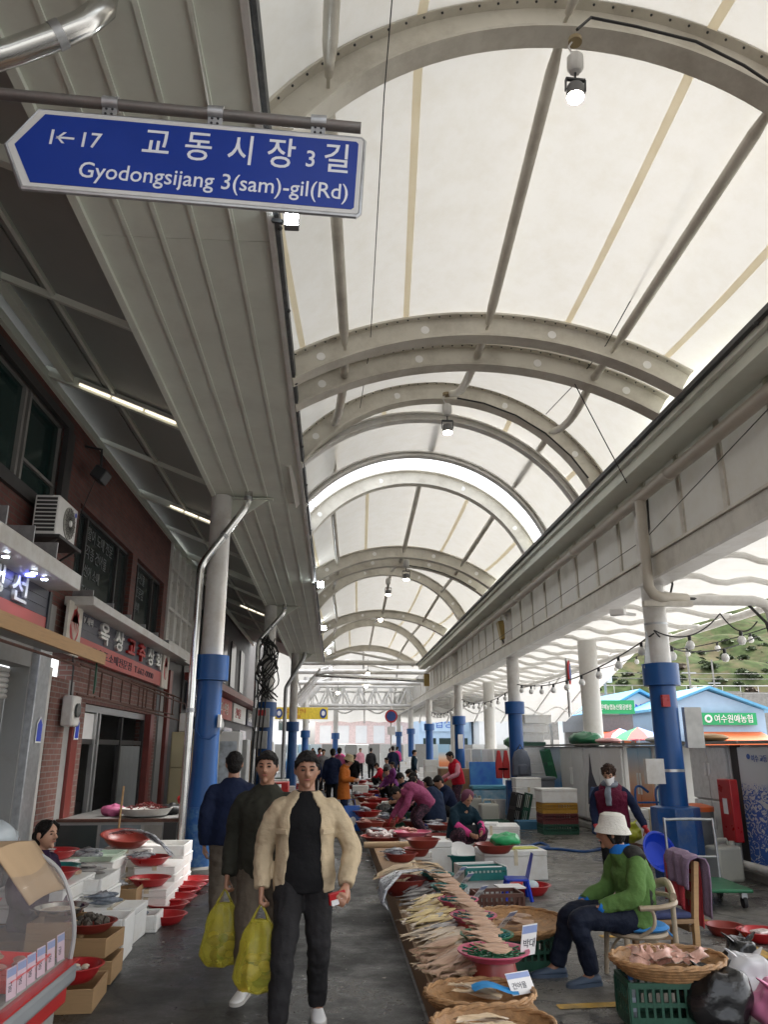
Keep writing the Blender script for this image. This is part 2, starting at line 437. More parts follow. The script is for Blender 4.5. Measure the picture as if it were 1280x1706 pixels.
# fabric between arches (open slot before arch F, where daylight comes straight in)
mb = MB(); NV = 6; NU = 60
for A, B in zip(ARCH[:-1], ARCH[1:]):
    if A.key == 'E': continue
    dA = {'D': .13, 'E': .10}.get(A.key, .30) + .005; dB = {'D': .13, 'E': .10}.get(B.key, .30) + .005
    L_ = B.YL - A.YL
    def fn(u, v, A=A, B=B, dA=dA, dB=dB, L_=L_):
        u2 = -.03 + 1.06 * u
        p = A.P(u2, dA).lerp(B.P(u2, dB), v)
        p.z -= .05 * L_ * v * (1 - v)
        return p
    mb.grid(fn, NU, NV)
fab = part(mb, 'fabric', m_membrane, roof, fix=False)
m_seam = membrane('seam_tape', (.46, .43, .36), (.48, .44, .35))
for A, B in zip(ARCH[:-1], ARCH[1:]):
    if A.key in 'EABDg': continue
    dA = {'D': .13}.get(A.key, .30); dB = {'D': .13, 'E': .10}.get(B.key, .30); L_ = B.YL - A.YL
    for s in (.06, .31, .69, .93):
        mb = MB()
        def fn(u, v, s=s, A=A, B=B):
            s2 = s + (v - .5) * (.075 / 5.5)
            p = A.P(s2, dA - .004).lerp(B.P(s2, dB - .004), .02 + .96 * u); p.z -= .05 * L_ * u * (1 - u) + .004
            return p
        mb.grid(fn, 8, 1); part(mb, 'seam', m_seam, roof)
# purlin pipes
def purlin(A, B, s, r=.052, bow=0.0, off=.13):
    mb = MB(); pts = []
    a_, b_ = A.P(s, off), B.P(s, off)
    for i in range(13):
        t = i / 12
        p = a_.lerp(b_, .03 + .94 * t); p.z -= bow * math.sin(math.pi * t)
        pts.append(p)
    rad = [r * (.55 if i in (0, 12) else 1) for i in range(13)]
    mb.tube(pts, rad, 10)
    for e in (0, 12):
        mb.bar(pts[e], pts[e] + (pts[e] - pts[1 if e == 0 else 11]).normalized() * .12, .025)
    o = part(mb, 'purlin', m_steel, roof)
    return o
byk = {A.key: A for A in ARCH}
for a_, b_ in (('x', '0'), ('0', 'A'), ('A', 'B'), ('F', 'G'), ('G', 'g'), ('g', 'H'), ('H', 'I'), ('I', 'J'), ('J', 'K')):
    for s in (.15, .5, .81): purlin(byk[a_], byk[b_], s, .055 if a_ in 'yx0F' else .05)
for s in (.15, .5, .81): purlin(byk['B'], byk['C'], s, .055, .16)
for s in (.15, .5, .81): purlin(byk['C'], byk['E'], s, .05, .0)
# longitudinal edge: left soffit
sof = thing('eave_soffit', 'long grey panelled eave soffit running beside the fabric roof', 'soffit', (0, 0, 0))
YS0, YS1 = -1, 37
xs = [-1.98, -1.70, -1.44, -1.16, -.86, -.56]
for i in range(5):
    for k, (ya, yb) in enumerate(((-1, 2.6), (2.6, 5.35), (5.35, 12.3), (12.3, 24), (24, YS1))):
        part(MB().bx(xs[i] + .012, xs[i + 1] - .012, ya + .004, yb - .004, Z0 + ZE + .01, Z0 + ZE + .03), 'soffit_panel', m_panel, sof)
for x in xs[1:-1]:
    part(MB().bx(x - .016, x + .016, YS0, YS1, Z0 + ZE - .006, Z0 + ZE + .03), 'batten', m_panel, sof)
part(MB().bx(-2.03, -1.965, YS0, YS1, Z0 + ZE - .03, Z0 + ZE + .20), 'inner_trim', m_panel, sof)
part(MB().bx(-.585, -.54, YS0, YS1, Z0 + ZE - .02, Z0 + ZE + .12), 'eave_trim', m_steel_w, sof)
part(MB().bx(-.535, -.50, YS0, YS1, Z0 + ZE + .02, Z0 + ZE + .16), 'drip_edge', M('weathered_flashing', (.06, .065, .07), .55, .4, 7, .1, dirt=(.2, .2, .2), dscale=9, damt=.5), sof)
part(MB().bx(-2.0, -.55, YS0, YS1, Z0 + ZE + .21, Z0 + ZE + .25), 'top_sheet', m_panel_d, sof)
for y in (3.1, 5.2, 6.4, 7.9, 9.8, 11.4, 14, 17):
    part(MB().ball((-.50, y, Z0 + ZE + .03), .022, 8, 6), 'clip', m_dark, sof)
# lean-to roof between the soffit and the building
lean = thing('lean_to_roof', 'dark sheet lean-to roof with rafters between the eave and the brick building', 'roof', (0, 0, 0))
XW = -3.9; ZW = Z0 + 4.78
sl_ = (ZW - (Z0 + 4.02)) / (XW + 2.0)
def zl(x): return Z0 + 4.02 + sl_ * (x + 2.0)
ys = [-1, 1.2, 4.9, 9.45, 14.5, 19.5, 25, 31, 37]
for i in range(len(ys) - 1):
    n = 2
    for k in range(n):
        xa = -2.0 + (XW - .3 + 2.0) * k / n; xb = -2.0 + (XW - .3 + 2.0) * (k + 1) / n
        part(MB().add([(xa - .01, ys[i] + .01, zl(xa) + .07), (xb + .01, ys[i] + .01, zl(xb) + .07), (xb + .01, ys[i + 1] - .01, zl(xb) + .07), (xa - .01, ys[i + 1] - .01, zl(xa) + .07),
                       (xa - .01, ys[i] + .01, zl(xa) + .10), (xb + .01, ys[i] + .01, zl(xb) + .10), (xb + .01, ys[i + 1] - .01, zl(xb) + .10), (xa - .01, ys[i + 1] - .01, zl(xa) + .10)],
                      [(0, 1, 2, 3), (7, 6, 5, 4), (0, 4, 5, 1), (2, 6, 7, 3), (1, 5, 6, 2), (0, 3, 7, 4)]), 'roof_sheet', m_panel_d, lean)
for y in ys[1:-1]:
    part(MB().bar((-2.0, y, zl(-2.0)), (XW, y, zl(XW)), .09, .13), 'rafter', m_panel, lean)
for y in [2.9, 7.1, 11.9, 17, 22, 28]:
    part(MB().bar((-2.0, y, zl(-2.0) + .03), (XW, y, zl(XW) + .03), .05, .07), 'rafter', m_panel, lean)
part(MB().bar((-2.95, -1, zl(-2.95) + .04), (-2.95, 37, zl(-2.95) + .04), .04, .05), 'purlin', m_panel, lean)
part(MB().bar((-3.55, -1, zl(-3.55) + .0), (-3.55, 9.4, zl(-3.55) + .0), .10, .09), 'purlin', m_panel, lean)
part(MB().bx(XW - .02, XW + .06, -1, 37, ZW - .14, ZW - .02), 'wall_plate', m_panel, lean)
# unseen opaque cover added above so that no sky light leaks through joints
part(MB().add([(-1.95, -1, Z0 + ZE + .27), (XW - .5, -1, ZW + .28), (XW - .5, 37, ZW + .28), (-1.95, 37, Z0 + ZE + .27)], [(0, 1, 2, 3)]), 'light_block_sheet', m_panel_d, lean)

m_tube = emit('tube_light', (1, .88, .68), .45)
def strip_light(y, x0, x1, lab):
    t = thing('tube_lamp', lab, 'lamp', (x0, y - .07, zl(x0) - .01), 0, 'tube lamps under the lean-to')
    L_ = math.hypot(x1 - x0, zl(x1) - zl(x0)); an = math.atan2(zl(x1) - zl(x0), x1 - x0)
    t.rotation_euler = (0, -an, 0)
    part(MB().bx(0, L_, -.035, .035, .0, .03), 'housing', m_steel_w, t)
    n = 3
    for i in range(n): part(MB().tube([(L_ * i / n + .02, -.01, -.018), (L_ * (i + 1) / n - .02, -.01, -.018)], .014, 8), 'tube', m_tube, t)
strip_light(9.45, -3.42, -2.1, 'lit fluorescent tube on the rafter nearest the dark upper window')
strip_light(14.5, -3.25, -2.4, 'lit fluorescent tube on the rafter just left of the near blue column')
strip_light(25.0, -3.1, -2.3, 'lit fluorescent tube far back, left of the second blue column')

# ============================================================ left columns with gutters' downpipes
def column_left(x, y, lab, r=.165, near=True, zb=2.98):
    t = thing('arcade_column', lab, 'column', (x, y, 0))
    part(MB().lathe([(r, zb), (r, Z0 + ZE)], 28), 'shaft', m_steel_w, t)
    part(MB().lathe([(r + .055, .02), (r + .052, .55), (r + .043, .85)], 28), 'worn_base', m_blue_worn if near else m_blue, t)
    part(MB().lathe([(r + .0435, .851), (r + .02, 1.4), (r + .02, zb - .35)], 28), 'blue_sleeve', m_blue, t)
    part(MB().lathe([(r + .03, zb - .36), (r + .10, zb - .35), (r + .10, zb + .02), (r + .02, zb + .03)], 28), 'collar', m_blue, t)
    part(MB().lathe([(r + .12, 0), (r + .12, .05), (r + .06, .08)], 24), 'foot', m_conc, t)
    # gusset bracket to the soffit
    part(MB().poly([(r, 0.0, Z0 + ZE - .45), (r, 0.0, Z0 + ZE - .005), (r + .62, 0.0, Z0 + ZE - .005)], (0, .02, 0)), 'gusset', m_panel, t)
    part(MB().bx(r - .02, r + .66, -.06, .08, Z0 + ZE - .04, Z0 + ZE - .022), 'bracket_plate', m_panel, t)
    return t
c1 = column_left(-1.88, 12.0, 'white column with peeling blue base beside the red basins')
part(MB().bx(.17, .21, -.16, -.04, 1.95, 2.13), 'junction_plate', m_white, c1)
part(MB().tube([(-.12, -.17, 2.35), (-.13, -.18, 1.9), (-.05, -.2, 1.8), (.08, -.19, 1.78), (.16, -.14, 1.85)], .008, 6), 'cable', m_blue, c1)
column_left(-1.86, 22.0, 'white column wrapped in black cables behind the walking men', .17, False, 2.85)
column_left(-1.72, 33.5, 'third blue-based column along the shop side', .165, False, 2.7)
column_left(-1.6, 45, 'fourth blue-based column along the shop side', .165, False, 2.6)
column_left(.1, 52, 'thin far column in front of the end fence, left of the round sign', .16, False, 2.6)
def downpipe(pts, lab, r=.055, m=m_stain):
    p0 = pts[-1]
    t = thing('downpipe', lab, 'pipe', (p0[0], p0[1], 0))
    q = []
    P_ = [Vector(p) - V(p0[0], p0[1], 0) for p in pts]
    for i, p in enumerate(P_):      # round each bend
        if 0 < i < len(P_) - 1:
            a_, b_ = P_[i - 1], P_[i + 1]
            for k in range(5):
                u = k / 4; c0 = p + (a_ - p).normalized() * .14; c1_ = p + (b_ - p).normalized() * .14
                q.append(c0.lerp(p, u).lerp(p.lerp(c1_, u), u))
        else: q.append(p)
    part(MB().tube(q, r, 14), 'pipe', m, t)
    for p, pn in zip(P_[:-1], P_[1:]):
        d = (pn - p).normalized(); c = p.lerp(pn, .5)
        part(MB().tube([c - d * .03, c + d * .03], r + .008, 14), 'joint_band', m_galv, t)
    return t
downpipe([(-1.42, 11.75, Z0 + ZE + .02), (-1.44, 11.75, Z0 + ZE - .22), (-2.1, 11.75, 4.35), (-2.09, 11.7, .02)], 'polished steel downpipe bending from the soffit to the ground beside the near blue column', .06)
downpipe([(-1.45, 21.8, Z0 + ZE + .02), (-1.47, 21.8, Z0 + ZE - .22), (-2.15, 21.8, 4.5), (-2.15, 21.8, .02)], 'polished steel downpipe at the second blue column', .065)
downpipe([(-1.3, 33.2, Z0 + ZE + .02), (-1.32, 33.2, Z0 + ZE - .22), (-2.05, 33.2, 4.1), (-2.05, 33.2, .02)], 'dark steel downpipe at the third blue column', .08, m_galv)
t = thing('overhead_duct', 'shiny steel elbow duct in the upper corner above the street sign', 'pipe', (-2.2, 2.9, 5))
q = [py(-60, 112, 3.2), py(20, 88, 3.2), py(90, 62, 3.2), py(140, 40, 3.2), py(172, 15, 3.2), py(178, -20, 3.2), py(178, -60, 3.2)]
q = [p - Vector(t.location) for p in q]
part(MB().tube(q, .068, 18), 'pipe', m_stain, t)
part(MB().tube([q[2], q[2] + (q[3] - q[2]).normalized() * .05], .073, 18), 'joint_band', m_galv, t)
# plywood board in the very corner
o = MB().obx((0, 0, 0), (1.2, .6, .02)).build('ceiling_board', m_panel_d)
place(o, py(20, -20, 3.6), (0, R(14), R(20))); tag(o, 'pale board above the steel duct in the top corner', 'board')

# ============================================================ right side: columns, beam, panel, gutter
XR = 4.62
def column_right(x, y, lab, r=.16, zb=2.8, box=True):
    t = thing('arcade_column', lab, 'column', (x, y, 0))
    part(MB().lathe([(r, zb), (r, 5.15)], 28), 'shaft', m_steel_w, t)
    part(MB().lathe([(r + .02, .9), (r + .02, zb - .3)], 28), 'blue_sleeve', m_blue, t)
    part(MB().lathe([(r + .03, zb - .31), (r + .09, zb - .3), (r + .09, zb), (r + .02, zb + .01)], 28), 'collar', m_blue, t)
    if box: part(MB().lathe([(.33, .01), (.32, .9), (.2, .915)], 8, m=Matrix.Rotation(R(22.5), 3, 'Z')), 'base_sleeve', m_blue_worn2, t, bevel=.01)
    return t
m_blue_worn2 = M('blue_paint_chipped', (.007, .07, .25), .42, .2, 5, .08, 25, dirt=(.2, .2, .16), dscale=6, damt=.4)
for i, y in enumerate((10.85, 20.1, 29.3, 38.6, 47.9, 57)):
    lab = ['white and blue column behind the woman with the blue basin', 'blue column with the grey backpack hanging on it', 'blue column behind the person in the red vest',
           'fourth blue column from the camera on the open side', 'fifth blue column from the camera on the open side', 'last blue column before the end fence'][i]
    c = column_right(XR, y, lab)
    if i == 0:
        part(MB().bx(-.12, -.02, -.26, -.19, 2.2, 2.36), 'red_switch', m_red, c)
        part(MB().bx(.22, .46, -.14, -.05, 1.66, 2.2), 'breaker_box', M('box_grey', (.5, .5, .48), .45), c)
        part(MB().lathe([(.186, 1.35), (.186, 1.385)], 24), 'strap', m_alu, c)
        part(MB().bx(-.42, -.17, -.2, -.1, 1.2, 1.52), 'meter_box', m_steel_w, c)
        part(MB().lathe([(.165, 3.35), (.165, 3.38)], 24), 'strap', m_galv, c)
        part(MB().poly([(-.25, -.05, 2.75), (-.17, -.05, 3.25), (-.12, -.05, 3.1), (-.16, -.05, 2.5)], (0, .02, 0)), 'sign_edge', m_galv, c)
    if i == 2: part(MB().bx(-.08, .1, -.19, -.18, 1.65, 2.15), 'notice', m_paper, c)
beam = thing('eave_beam', 'long grey steel beam on the open side above the blue columns', 'beam', (0, 0, 0))
part(MB().bx(XR - .16, XR - .13, -1, 60, 3.96, 4.24), 'web', m_steel, beam)
part(MB().bx(XR - .17, XR + .17, -1, 60, 3.92, 3.955), 'bottom_flange', m_steel_w, beam)
part(MB().bx(XR - .19, XR + .17, -1, 60, 4.245, 4.28), 'top_flange', m_steel, beam)
pan = thing('side_panel', 'white fabric side panel with grey uprights above the long beam', 'panel', (0, 0, 0))
part(MB().bx(XR + .0, XR + .012, -1, 58, 4.285, 5.53), 'fabric', m_membrane2, pan)
yv = -.9
while yv < 58:
    part(MB().bx(XR - .03, XR - .003, yv, yv + .10, 4.283, 5.49), 'upright', m_steel, pan); yv += 1.16
gut = thing('roof_gutter', 'pale steel roof gutter with black lip along the open side', 'gutter', (0, 0, 0))
part(MB().bx(4.02, 4.32, -1, 37.5, 5.28, 5.50), 'trough', m_panel, gut)
part(MB().bx(3.90, 4.02, -1, 37.5, 5.50, 5.56), 'lip', m_dark, gut)
part(MB().bx(3.955, 4.02, -1, 37.5, 5.43, 5.50), 'lip_edge', m_panel, gut)
part(MB().bx(4.02, 4.66, -1, 37.5, 5.50, 5.55), 'flashing', m_panel, gut)
for y in (6.2, 7.9, 9.3):
    part(MB().ball((3.92, y, 5.50), .03, 8, 6), 'lug', m_dark, gut)
t = thing('gutter_pipe', 'beige plastic drain pipe under the gutter on the open side', 'pipe', (4.36, 0, 5.12))
part(MB().tube([(0, -1, 0), (0, 37, 0)], .085, 14), 'pipe', M('pvc', (.50, .46, .39), .4, .12, 3, dirt=(.3, .25, .2), dscale=3, damt=.4), t)
for y in (2.2, 6.3, 9.3, 13.5, 18, 24): part(MB().tube([(0, y, 0), (0, y + .16, 0)], .095, 14), 'joint_band', m_steel, t)
for y in (10.85, 20.1, 29.3): part(MB().bar((.02, y - .2, -.06), (.2, y - .05, -.3), .03).bar((.0, y - .2, -.06), (.24, y - .2, -.06), .03), 'bracket', m_steel, t)
t = thing('drain_elbow', 'cream drain pipe dropping beside the near column then crossing outward', 'pipe', (4.4, 10.3, 3.7))
part(MB().tube([(-.06, .0, 1.35), (-.06, 0, .3), (-.06, 0, .1), (0, 0, 0), (.1, 0, -.04), (.55, .2, -.02)], .075, 14), 'pipe', MATS['pvc'], t)
part(MB().tube([(.4, .4, 0), (1.7, .5, .02), (1.86, .5, -.02), (1.94, .5, -.14), (1.96, .5, -.4), (1.96, .5, -3.65)], .075, 14), 'outer_pipe', m_steel_w, t)
part(MB().bx(-.14, .55, .0, .1, -.16, -.09), 'bracket', m_steel, t)
# cable bundle around that elbow
mbc = thing('cable_loop', 'black cables looping from the drain pipe to the near column', 'cable', (4.5, 10.45, 3.7))
part(wire([(.02, 0, 1.5), (.0, 0, 1.0), (-.12, 0, .6), (-.16, 0, .25), (-.05, 0, .03), (.2, .05, -.05), (.3, .1, .2), (.2, .05, .5), (-.05, 0, .45)], .016, 6), 'cable', m_wire, mbc)
part(wire([(.3, .1, 0), (.9, .3, .02), (1.5, .35, -.02), (1.75, .35, -.3), (1.86, .35, -.9), (1.9, .35, -2.6)], .022, 6), 'cable', m_wire, mbc)
part(wire([(-1.6, -12, 1.0), (.02, .2, .9), (-.1, 11, .8), (-.1, 22, .6)], .006, 5), 'cable', m_wire, mbc)

# ============================================================ outer canopy on the open side
can = thing('outer_canopy', 'low white fabric canopy with curved pipe ribs beyond the long beam', 'canopy', (0, 0, 0))
def cz_(u): return 4.05 + .55 * math.sin(math.pi * min(1, u * 1.15)) * .55 + .18 * u
XO = 8.6
part(MB().grid(lambda u, v: V(XR + .2 + (XO - XR - .2) * u, -1 + 61 * v, cz_(u) + .28 + .015 * math.sin(v * 61 * 2 * math.pi / 1.55)), 12, 180), 'fabric', m_membrane2, can, fix=False)
yv = -.9
while yv < 58:
    pts = []
    for i in range(17):
        u = i / 16
        z = cz_(u) + .18 - (.14 * math.sin(math.pi * (u - .42) / .24) if .42 < u < .66 else 0)
        pts.append((XR + .18 + (XO - XR - .2) * u, yv, z))
    part(MB().tube(pts, .055, 8), 'rib', m_steel_w, can); yv += 1.55
part(MB().tube([(XO, -1, cz_(1) + .12), (XO, 60, cz_(1) + .12)], .08, 10), 'edge_pipe', m_steel_w, can)
for y, lab in ((20.3, 'thick white column behind the sail mural freezers'), (44, 'thick white column far along the open side'), (34, 'thick white column behind the third blue column')):
    t = thing('outer_column', lab, 'column', (6.7, y, 0))
    part(MB().lathe([(.25, 0), (.245, 4.4)], 24), 'shaft', M('grey_paint', (.50, .49, .46), .6, .1, 3, .05, dirt=(.3, .27, .22), dscale=3, damt=.5), t)
    part(MB().lathe([(.30, 0), (.30, .2), (.26, .24)], 24), 'foot', m_conc, t)
# ============================================================ brick building on the left
def brick_mat(name, c1, c2, mortar, sc=1.0):
    m = bpy.data.materials.new(name); m.use_nodes = True; t = m.node_tree; N = t.nodes; L = t.links; b = N['Principled BSDF']
    tc = N.new('ShaderNodeTexCoord'); mp = N.new('ShaderNodeMapping'); mp.inputs['Rotation'].default_value = (0, R(-90), R(-90))
    sp = N.new('ShaderNodeSeparateXYZ'); cb = N.new('ShaderNodeCombineXYZ'); L.new(tc.outputs['Object'], sp.inputs[0])
    ad = N.new('ShaderNodeMath'); ad.operation = 'ADD'; L.new(sp.outputs['Y'], ad.inputs[0]); L.new(sp.outputs['X'], ad.inputs[1])
    L.new(ad.outputs[0], cb.inputs['X']); L.new(sp.outputs['Z'], cb.inputs['Y'])
    br = N.new('ShaderNodeTexBrick'); br.inputs['Scale'].default_value = sc; br.inputs['Brick Width'].default_value = .22; br.inputs['Row Height'].default_value = .075
    br.inputs['Mortar Size'].default_value = .008; br.inputs['Color1'].default_value = (*c1, 1); br.inputs['Color2'].default_value = (*c2, 1); br.inputs['Mortar'].default_value = (*mortar, 1)
    L.new(cb.outputs[0], br.inputs['Vector'])
    no = N.new('ShaderNodeTexNoise'); no.inputs['Scale'].default_value = 3; no.inputs['Detail'].default_value = 8; L.new(tc.outputs['Object'], no.inputs['Vector'])
    mx = N.new('ShaderNodeMix'); mx.data_type = 'RGBA'; mx.blend_type = 'MULTIPLY'; mx.inputs['Factor'].default_value = .6
    L.new(br.outputs['Color'], mx.inputs['A']); L.new(no.outputs['Fac'], mx.inputs['B']); L.new(mx.outputs['Result'], b.inputs['Base Color'])
    b.inputs['Roughness'].default_value = .75
    bp = N.new('ShaderNodeBump'); bp.inputs['Strength'].default_value = .8; bp.inputs['Distance'].default_value = .012; bp.invert = True
    L.new(br.outputs['Fac'], bp.inputs['Height']); L.new(bp.outputs[0], b.inputs['Normal'])
    return m
m_brick = brick_mat('red_brick', (.20, .062, .046), (.14, .043, .036), (.12, .095, .08))
m_brick2 = brick_mat('pale_brick', (.27, .12, .095), (.22, .092, .075), (.3, .26, .23))
m_redtrim = M('dark_red_tile', (.19, .035, .028), .4, .15, 5, .03)
m_glass_d = M('dark_window', (.012, .03, .028), .08, .3, .7, spec=.6)
m_glass_t = M('dim_glass', (.03, .04, .04), .07, .3, .7, spec=.6)
m_frame = M('window_frame', (.20, .19, .18), .5, .1, 5)
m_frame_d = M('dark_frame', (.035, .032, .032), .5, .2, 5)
m_grey = M('grey_sheet', (.28, .28, .27), .55, .12, 2, .03, dirt=(.14, .12, .1), dscale=2, damt=.5)
bld = thing('brick_building', 'two storey red brick shop building with signboards beside the lane', 'building', (XW, 0, 0))
def bw(x0, x1, y0, y1, z0, z1, m, name='wall', par=bld, **k): return part(MB().bx(x0, x1, y0, y1, z0, z1), name, m, par, **k)
T = .25
# upper storey wall with openings (win1 7.2-10.45, win2 11.4-14.6, win3 14.95-17.4), z in metres
ZB = 3.55
for y0, y1, z0, z1 in ((-7, 7.0, ZB, ZW), (7.0, 10.5, ZB, 4.75), (7.0, 10.5, 6.08, ZW), (10.5, 11.4, ZB, ZW), (11.4, 14.6, ZB, 3.9), (11.4, 14.6, 5.22, ZW),
                       (14.6, 14.95, ZB, ZW), (14.95, 17.4, ZB, 3.9), (14.95, 17.4, 5.22, ZW), (17.4, 17.8, ZB, ZW)):
    bw(-T, 0, y0, y1, z0, z1, m_brick)
def window(y0, y1, z0, z1, mulls, trans=None, deep=.12, glass=None, fm=None):
    w_ = bw(-deep - .03, -deep, y0, y1, z0, z1, glass or m_glass_d, 'window')
    f = MB(); k = .05
    for a_, b_, c_, d_ in ((y0, y0 + k, z0, z1), (y1 - k, y1, z0, z1), (y0 + k, y1 - k, z0, z0 + k), (y0 + k, y1 - k, z1 - k, z1)): f.bx(-deep + .002, -deep + .05, a_, b_, c_, d_)
    for y in mulls: f.bx(-deep + .003, -deep + .055, y - .03, y + .03, z0 + k, z1 - k)
    if trans: f.bx(-deep + .003, -deep + .045, trans[0], trans[1], trans[2] - .02, trans[2] + .02)
    part(f, 'frame', fm or m_frame, w_)
    return w_
w1 = window(7.0, 10.5, 4.75, 6.08, [8.2, 9.15, 9.3], (9.3, 10.45, 5.15))
bw(-.02, .05, 6.9, 10.6, 6.02, 6.14, m_frame_d, 'head_trim'); bw(-.02, .05, 10.42, 10.7, 4.4, 6.02, m_frame_d, 'side_trim'); bw(-.02, .06, 6.9, 10.45, 4.6, 4.76, m_frame_d, 'sill')
w2 = window(11.4, 14.6, 3.9, 5.22, [12.1, 13.9], None, .14, m_glass_t, m_frame_d)
w3 = window(14.95, 17.4, 3.9, 5.22, [15.4, 16.7], None, .14, m_glass_t, m_frame_d)
m_dec = M('window_lettering', (.13, .14, .14), .6)
RZ = (R(90), 0, R(90))
def lettering(par, y, z, s, body, m, x, ex=.004, bold=0, sx=1.0, nm='lettering'): return text(body, s, m, nm, par, (x, y, z), RZ, ex, 'LEFT', bold, sx)
for k, (tx, s) in enumerate((('활어 도매 전문', .24), ('각종 건어물', .24), ('선어 소매', .22), ('T.662', .2))): lettering(w2, 12.25, 4.9 - k * .3, s, tx, m_dec, -.13, .002)
for k, (tx, s) in enumerate((('수산물', .24), ('전문점', .24), ('택배', .22))): lettering(w3, 15.5, 4.9 - k * .3, s, tx, m_dec, -.13, .002)
# lower storey
for y0, y1, z0, z1, m in ((-7, 6.6, 0, ZB, m_brick), (10.25, 10.95, 0, ZB, m_grey), (10.95, 12.0, 2.95, ZB, m_brick2), (12.0, 17.6, 2.34, ZB, m_brick2),
                          (17.0, 17.8, 0, 2.34, m_brick2), (6.6, 10.25, 2.65, ZB, m_grey)):
    bw(-T - .0, -.0, y0, y1, z0, z1, m, bevel=0)
sh = bw(-.32, -.27, 6.6, 10.25, 2.25, 2.64, m_steel_w, 'roller_shutter')
for k in range(6): part(MB().tube([(-.26, 6.6, 2.28 + k * .065), (-.26, 10.25, 2.28 + k * .065)], .03, 8), 'slat', m_steel_w, sh)
dr = bw(-.3, -.26, 6.6, 10.25, 0, 2.25, m_grey, 'door')
for y in (7.6, 8.9, 9.9): part(MB().bx(-.262, -.22, y - .03, y + .03, 0, 2.2), 'frame', m_alu, dr)
part(MB().bx(-.262, -.2, 9.2, 9.8, 1.95, 2.05), 'bracket', m_alu, dr)
bw(-.02, .10, 10.3, 10.72, 0, 2.95, m_galv, 'pillar', bevel=.01)
bw(.0, .08, 10.74, 10.86, 0, 2.7, m_steel_w, 'pilaster')
bw(-.05, .04, 11.0, 11.7, 0, 2.6, m_brick2, 'brick_pier'); bw(-.03, .02, 11.72, 12.0, 0, 2.6, m_grey, 'pilaster')
bw(-.05, .07, 12.0, 12.28, 0, 2.34, m_redtrim, 'brick_pier'); bw(-.04, .05, 12.29, 12.55, 0, 2.34, m_brick2, 'brick_pier')
bw(-.05, .07, 16.95, 17.25, 0, 2.34, m_redtrim, 'brick_pier')
bw(-.05, .02, 17.9, 18.4, 0, 2.9, m_grey, 'pilaster'); bw(-.05, .08, 18.5, 18.8, 0, 3.4, m_redtrim, 'pilaster')
# shop doorway: interior room, sliding frames, shelves of goods
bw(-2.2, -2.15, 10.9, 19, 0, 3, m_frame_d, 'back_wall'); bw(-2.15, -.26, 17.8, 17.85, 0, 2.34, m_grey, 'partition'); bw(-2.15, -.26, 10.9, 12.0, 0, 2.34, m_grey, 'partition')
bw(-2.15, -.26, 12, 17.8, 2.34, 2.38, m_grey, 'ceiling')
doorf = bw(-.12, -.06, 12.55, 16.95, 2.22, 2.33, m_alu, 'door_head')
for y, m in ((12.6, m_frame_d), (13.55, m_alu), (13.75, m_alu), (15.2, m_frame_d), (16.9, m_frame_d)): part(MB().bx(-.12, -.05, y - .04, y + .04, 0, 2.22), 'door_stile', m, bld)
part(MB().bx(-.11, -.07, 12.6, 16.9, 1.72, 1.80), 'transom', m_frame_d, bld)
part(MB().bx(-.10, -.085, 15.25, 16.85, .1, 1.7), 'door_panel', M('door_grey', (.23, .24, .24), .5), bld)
nt_ = part(MB().bx(-.1, -.085, 12.65, 13.5, 1.72, 2.2), 'notice', m_paper, bld)
bw(-1.9, -1.5, 12.2, 15.2, .9, .93, m_wood, 'shelf'); bw(-1.9, -1.5, 12.2, 15.2, 1.4, 1.43, m_wood, 'shelf')
bw(-1.2, -.6, 12.3, 15.0, .0, .75, m_frame_d, 'counter')
rr = random.Random(3)
m_goods = [m_red, M('pinkbag', (.5, .1, .2), .5), m_card, M('greenbox', (.05, .25, .12), .5), m_white, M('orangebag', (.5, .15, .03), .5)]
for k in range(26):
    y = 12.3 + rr.random() * 2.8; z = rr.choice([.75, .93, 1.43]); s = .1 + rr.random() * .12
    o = MB().obx((0, 0, s * .5), (s * 1.2, s * 1.3, s), (0, 0, rr.random())).build('packet', rr.choice(m_goods), None, bevel=.02)
    place(o, (XW + (-.8 if z < .8 else -1.65), y, z)); tag(o, 'packet of goods on the shelves inside the shop doorway', 'packet', 'packets inside the shop')
# fascia ledges and signs
def ledge(y0, y1, z, out, th=.16):
    return bw(0, out, y0, y1, z, z + th, m_steel_w, 'sign_canopy', bevel=.01)
led1 = ledge(5.4, 10.15, 3.62, .55, .2)
for k in range(5):
    part(MB().bx(.1, .5, 6.3 + k * .75, 6.33 + k * .75, 3.83, 4.05), 'bracket', m_galv, led1)
led2 = ledge(11.2, 18.6, 3.62, .42, .13)
for k in range(6): part(MB().bx(.0, .3, 11.5 + k * 1.1, 11.53 + k * 1.1, 3.76, 3.9), 'bracket', m_galv, led2)
m_sgn = M('sign_navy', (.045, .045, .065), .45, .1, 3); m_sgr = M('sign_red', (.46, .085, .075), .45, .1, 3)
m_let = M('letter_chrome', (.72, .72, .70), .3, .05, metal=.4); m_letr = M('letter_red', (.5, .03, .03), .4)
sg1 = thing('shop_sign', 'dark signboard with white raised letters lit by blue-white spots', 'sign', (XW + .06, 0, 0))
for k in range(3): part(MB().bx(0, .08, 5.4, 10.2, 3.28 + k * .115, 3.39 + k * .115), 'board', m_sgn, sg1)
part(MB().bx(0, .085, 5.4, 10.2, 3.0, 3.275), 'red_band', m_sgr, sg1)
lettering(sg1, 7.55, 3.33, .34, '내 생 선', m_let, .10, .02, .006, 1.7)
lettering(sg1, 7.0, 3.06, .2, '188', M('letter_yellow', (.7, .45, .05), .5), .092, .004, 0, 1.5)
part(MB().bx(.0, .1, 10.21, 10.3, 3.0, 3.62), 'end_cap', m_dark, sg1)
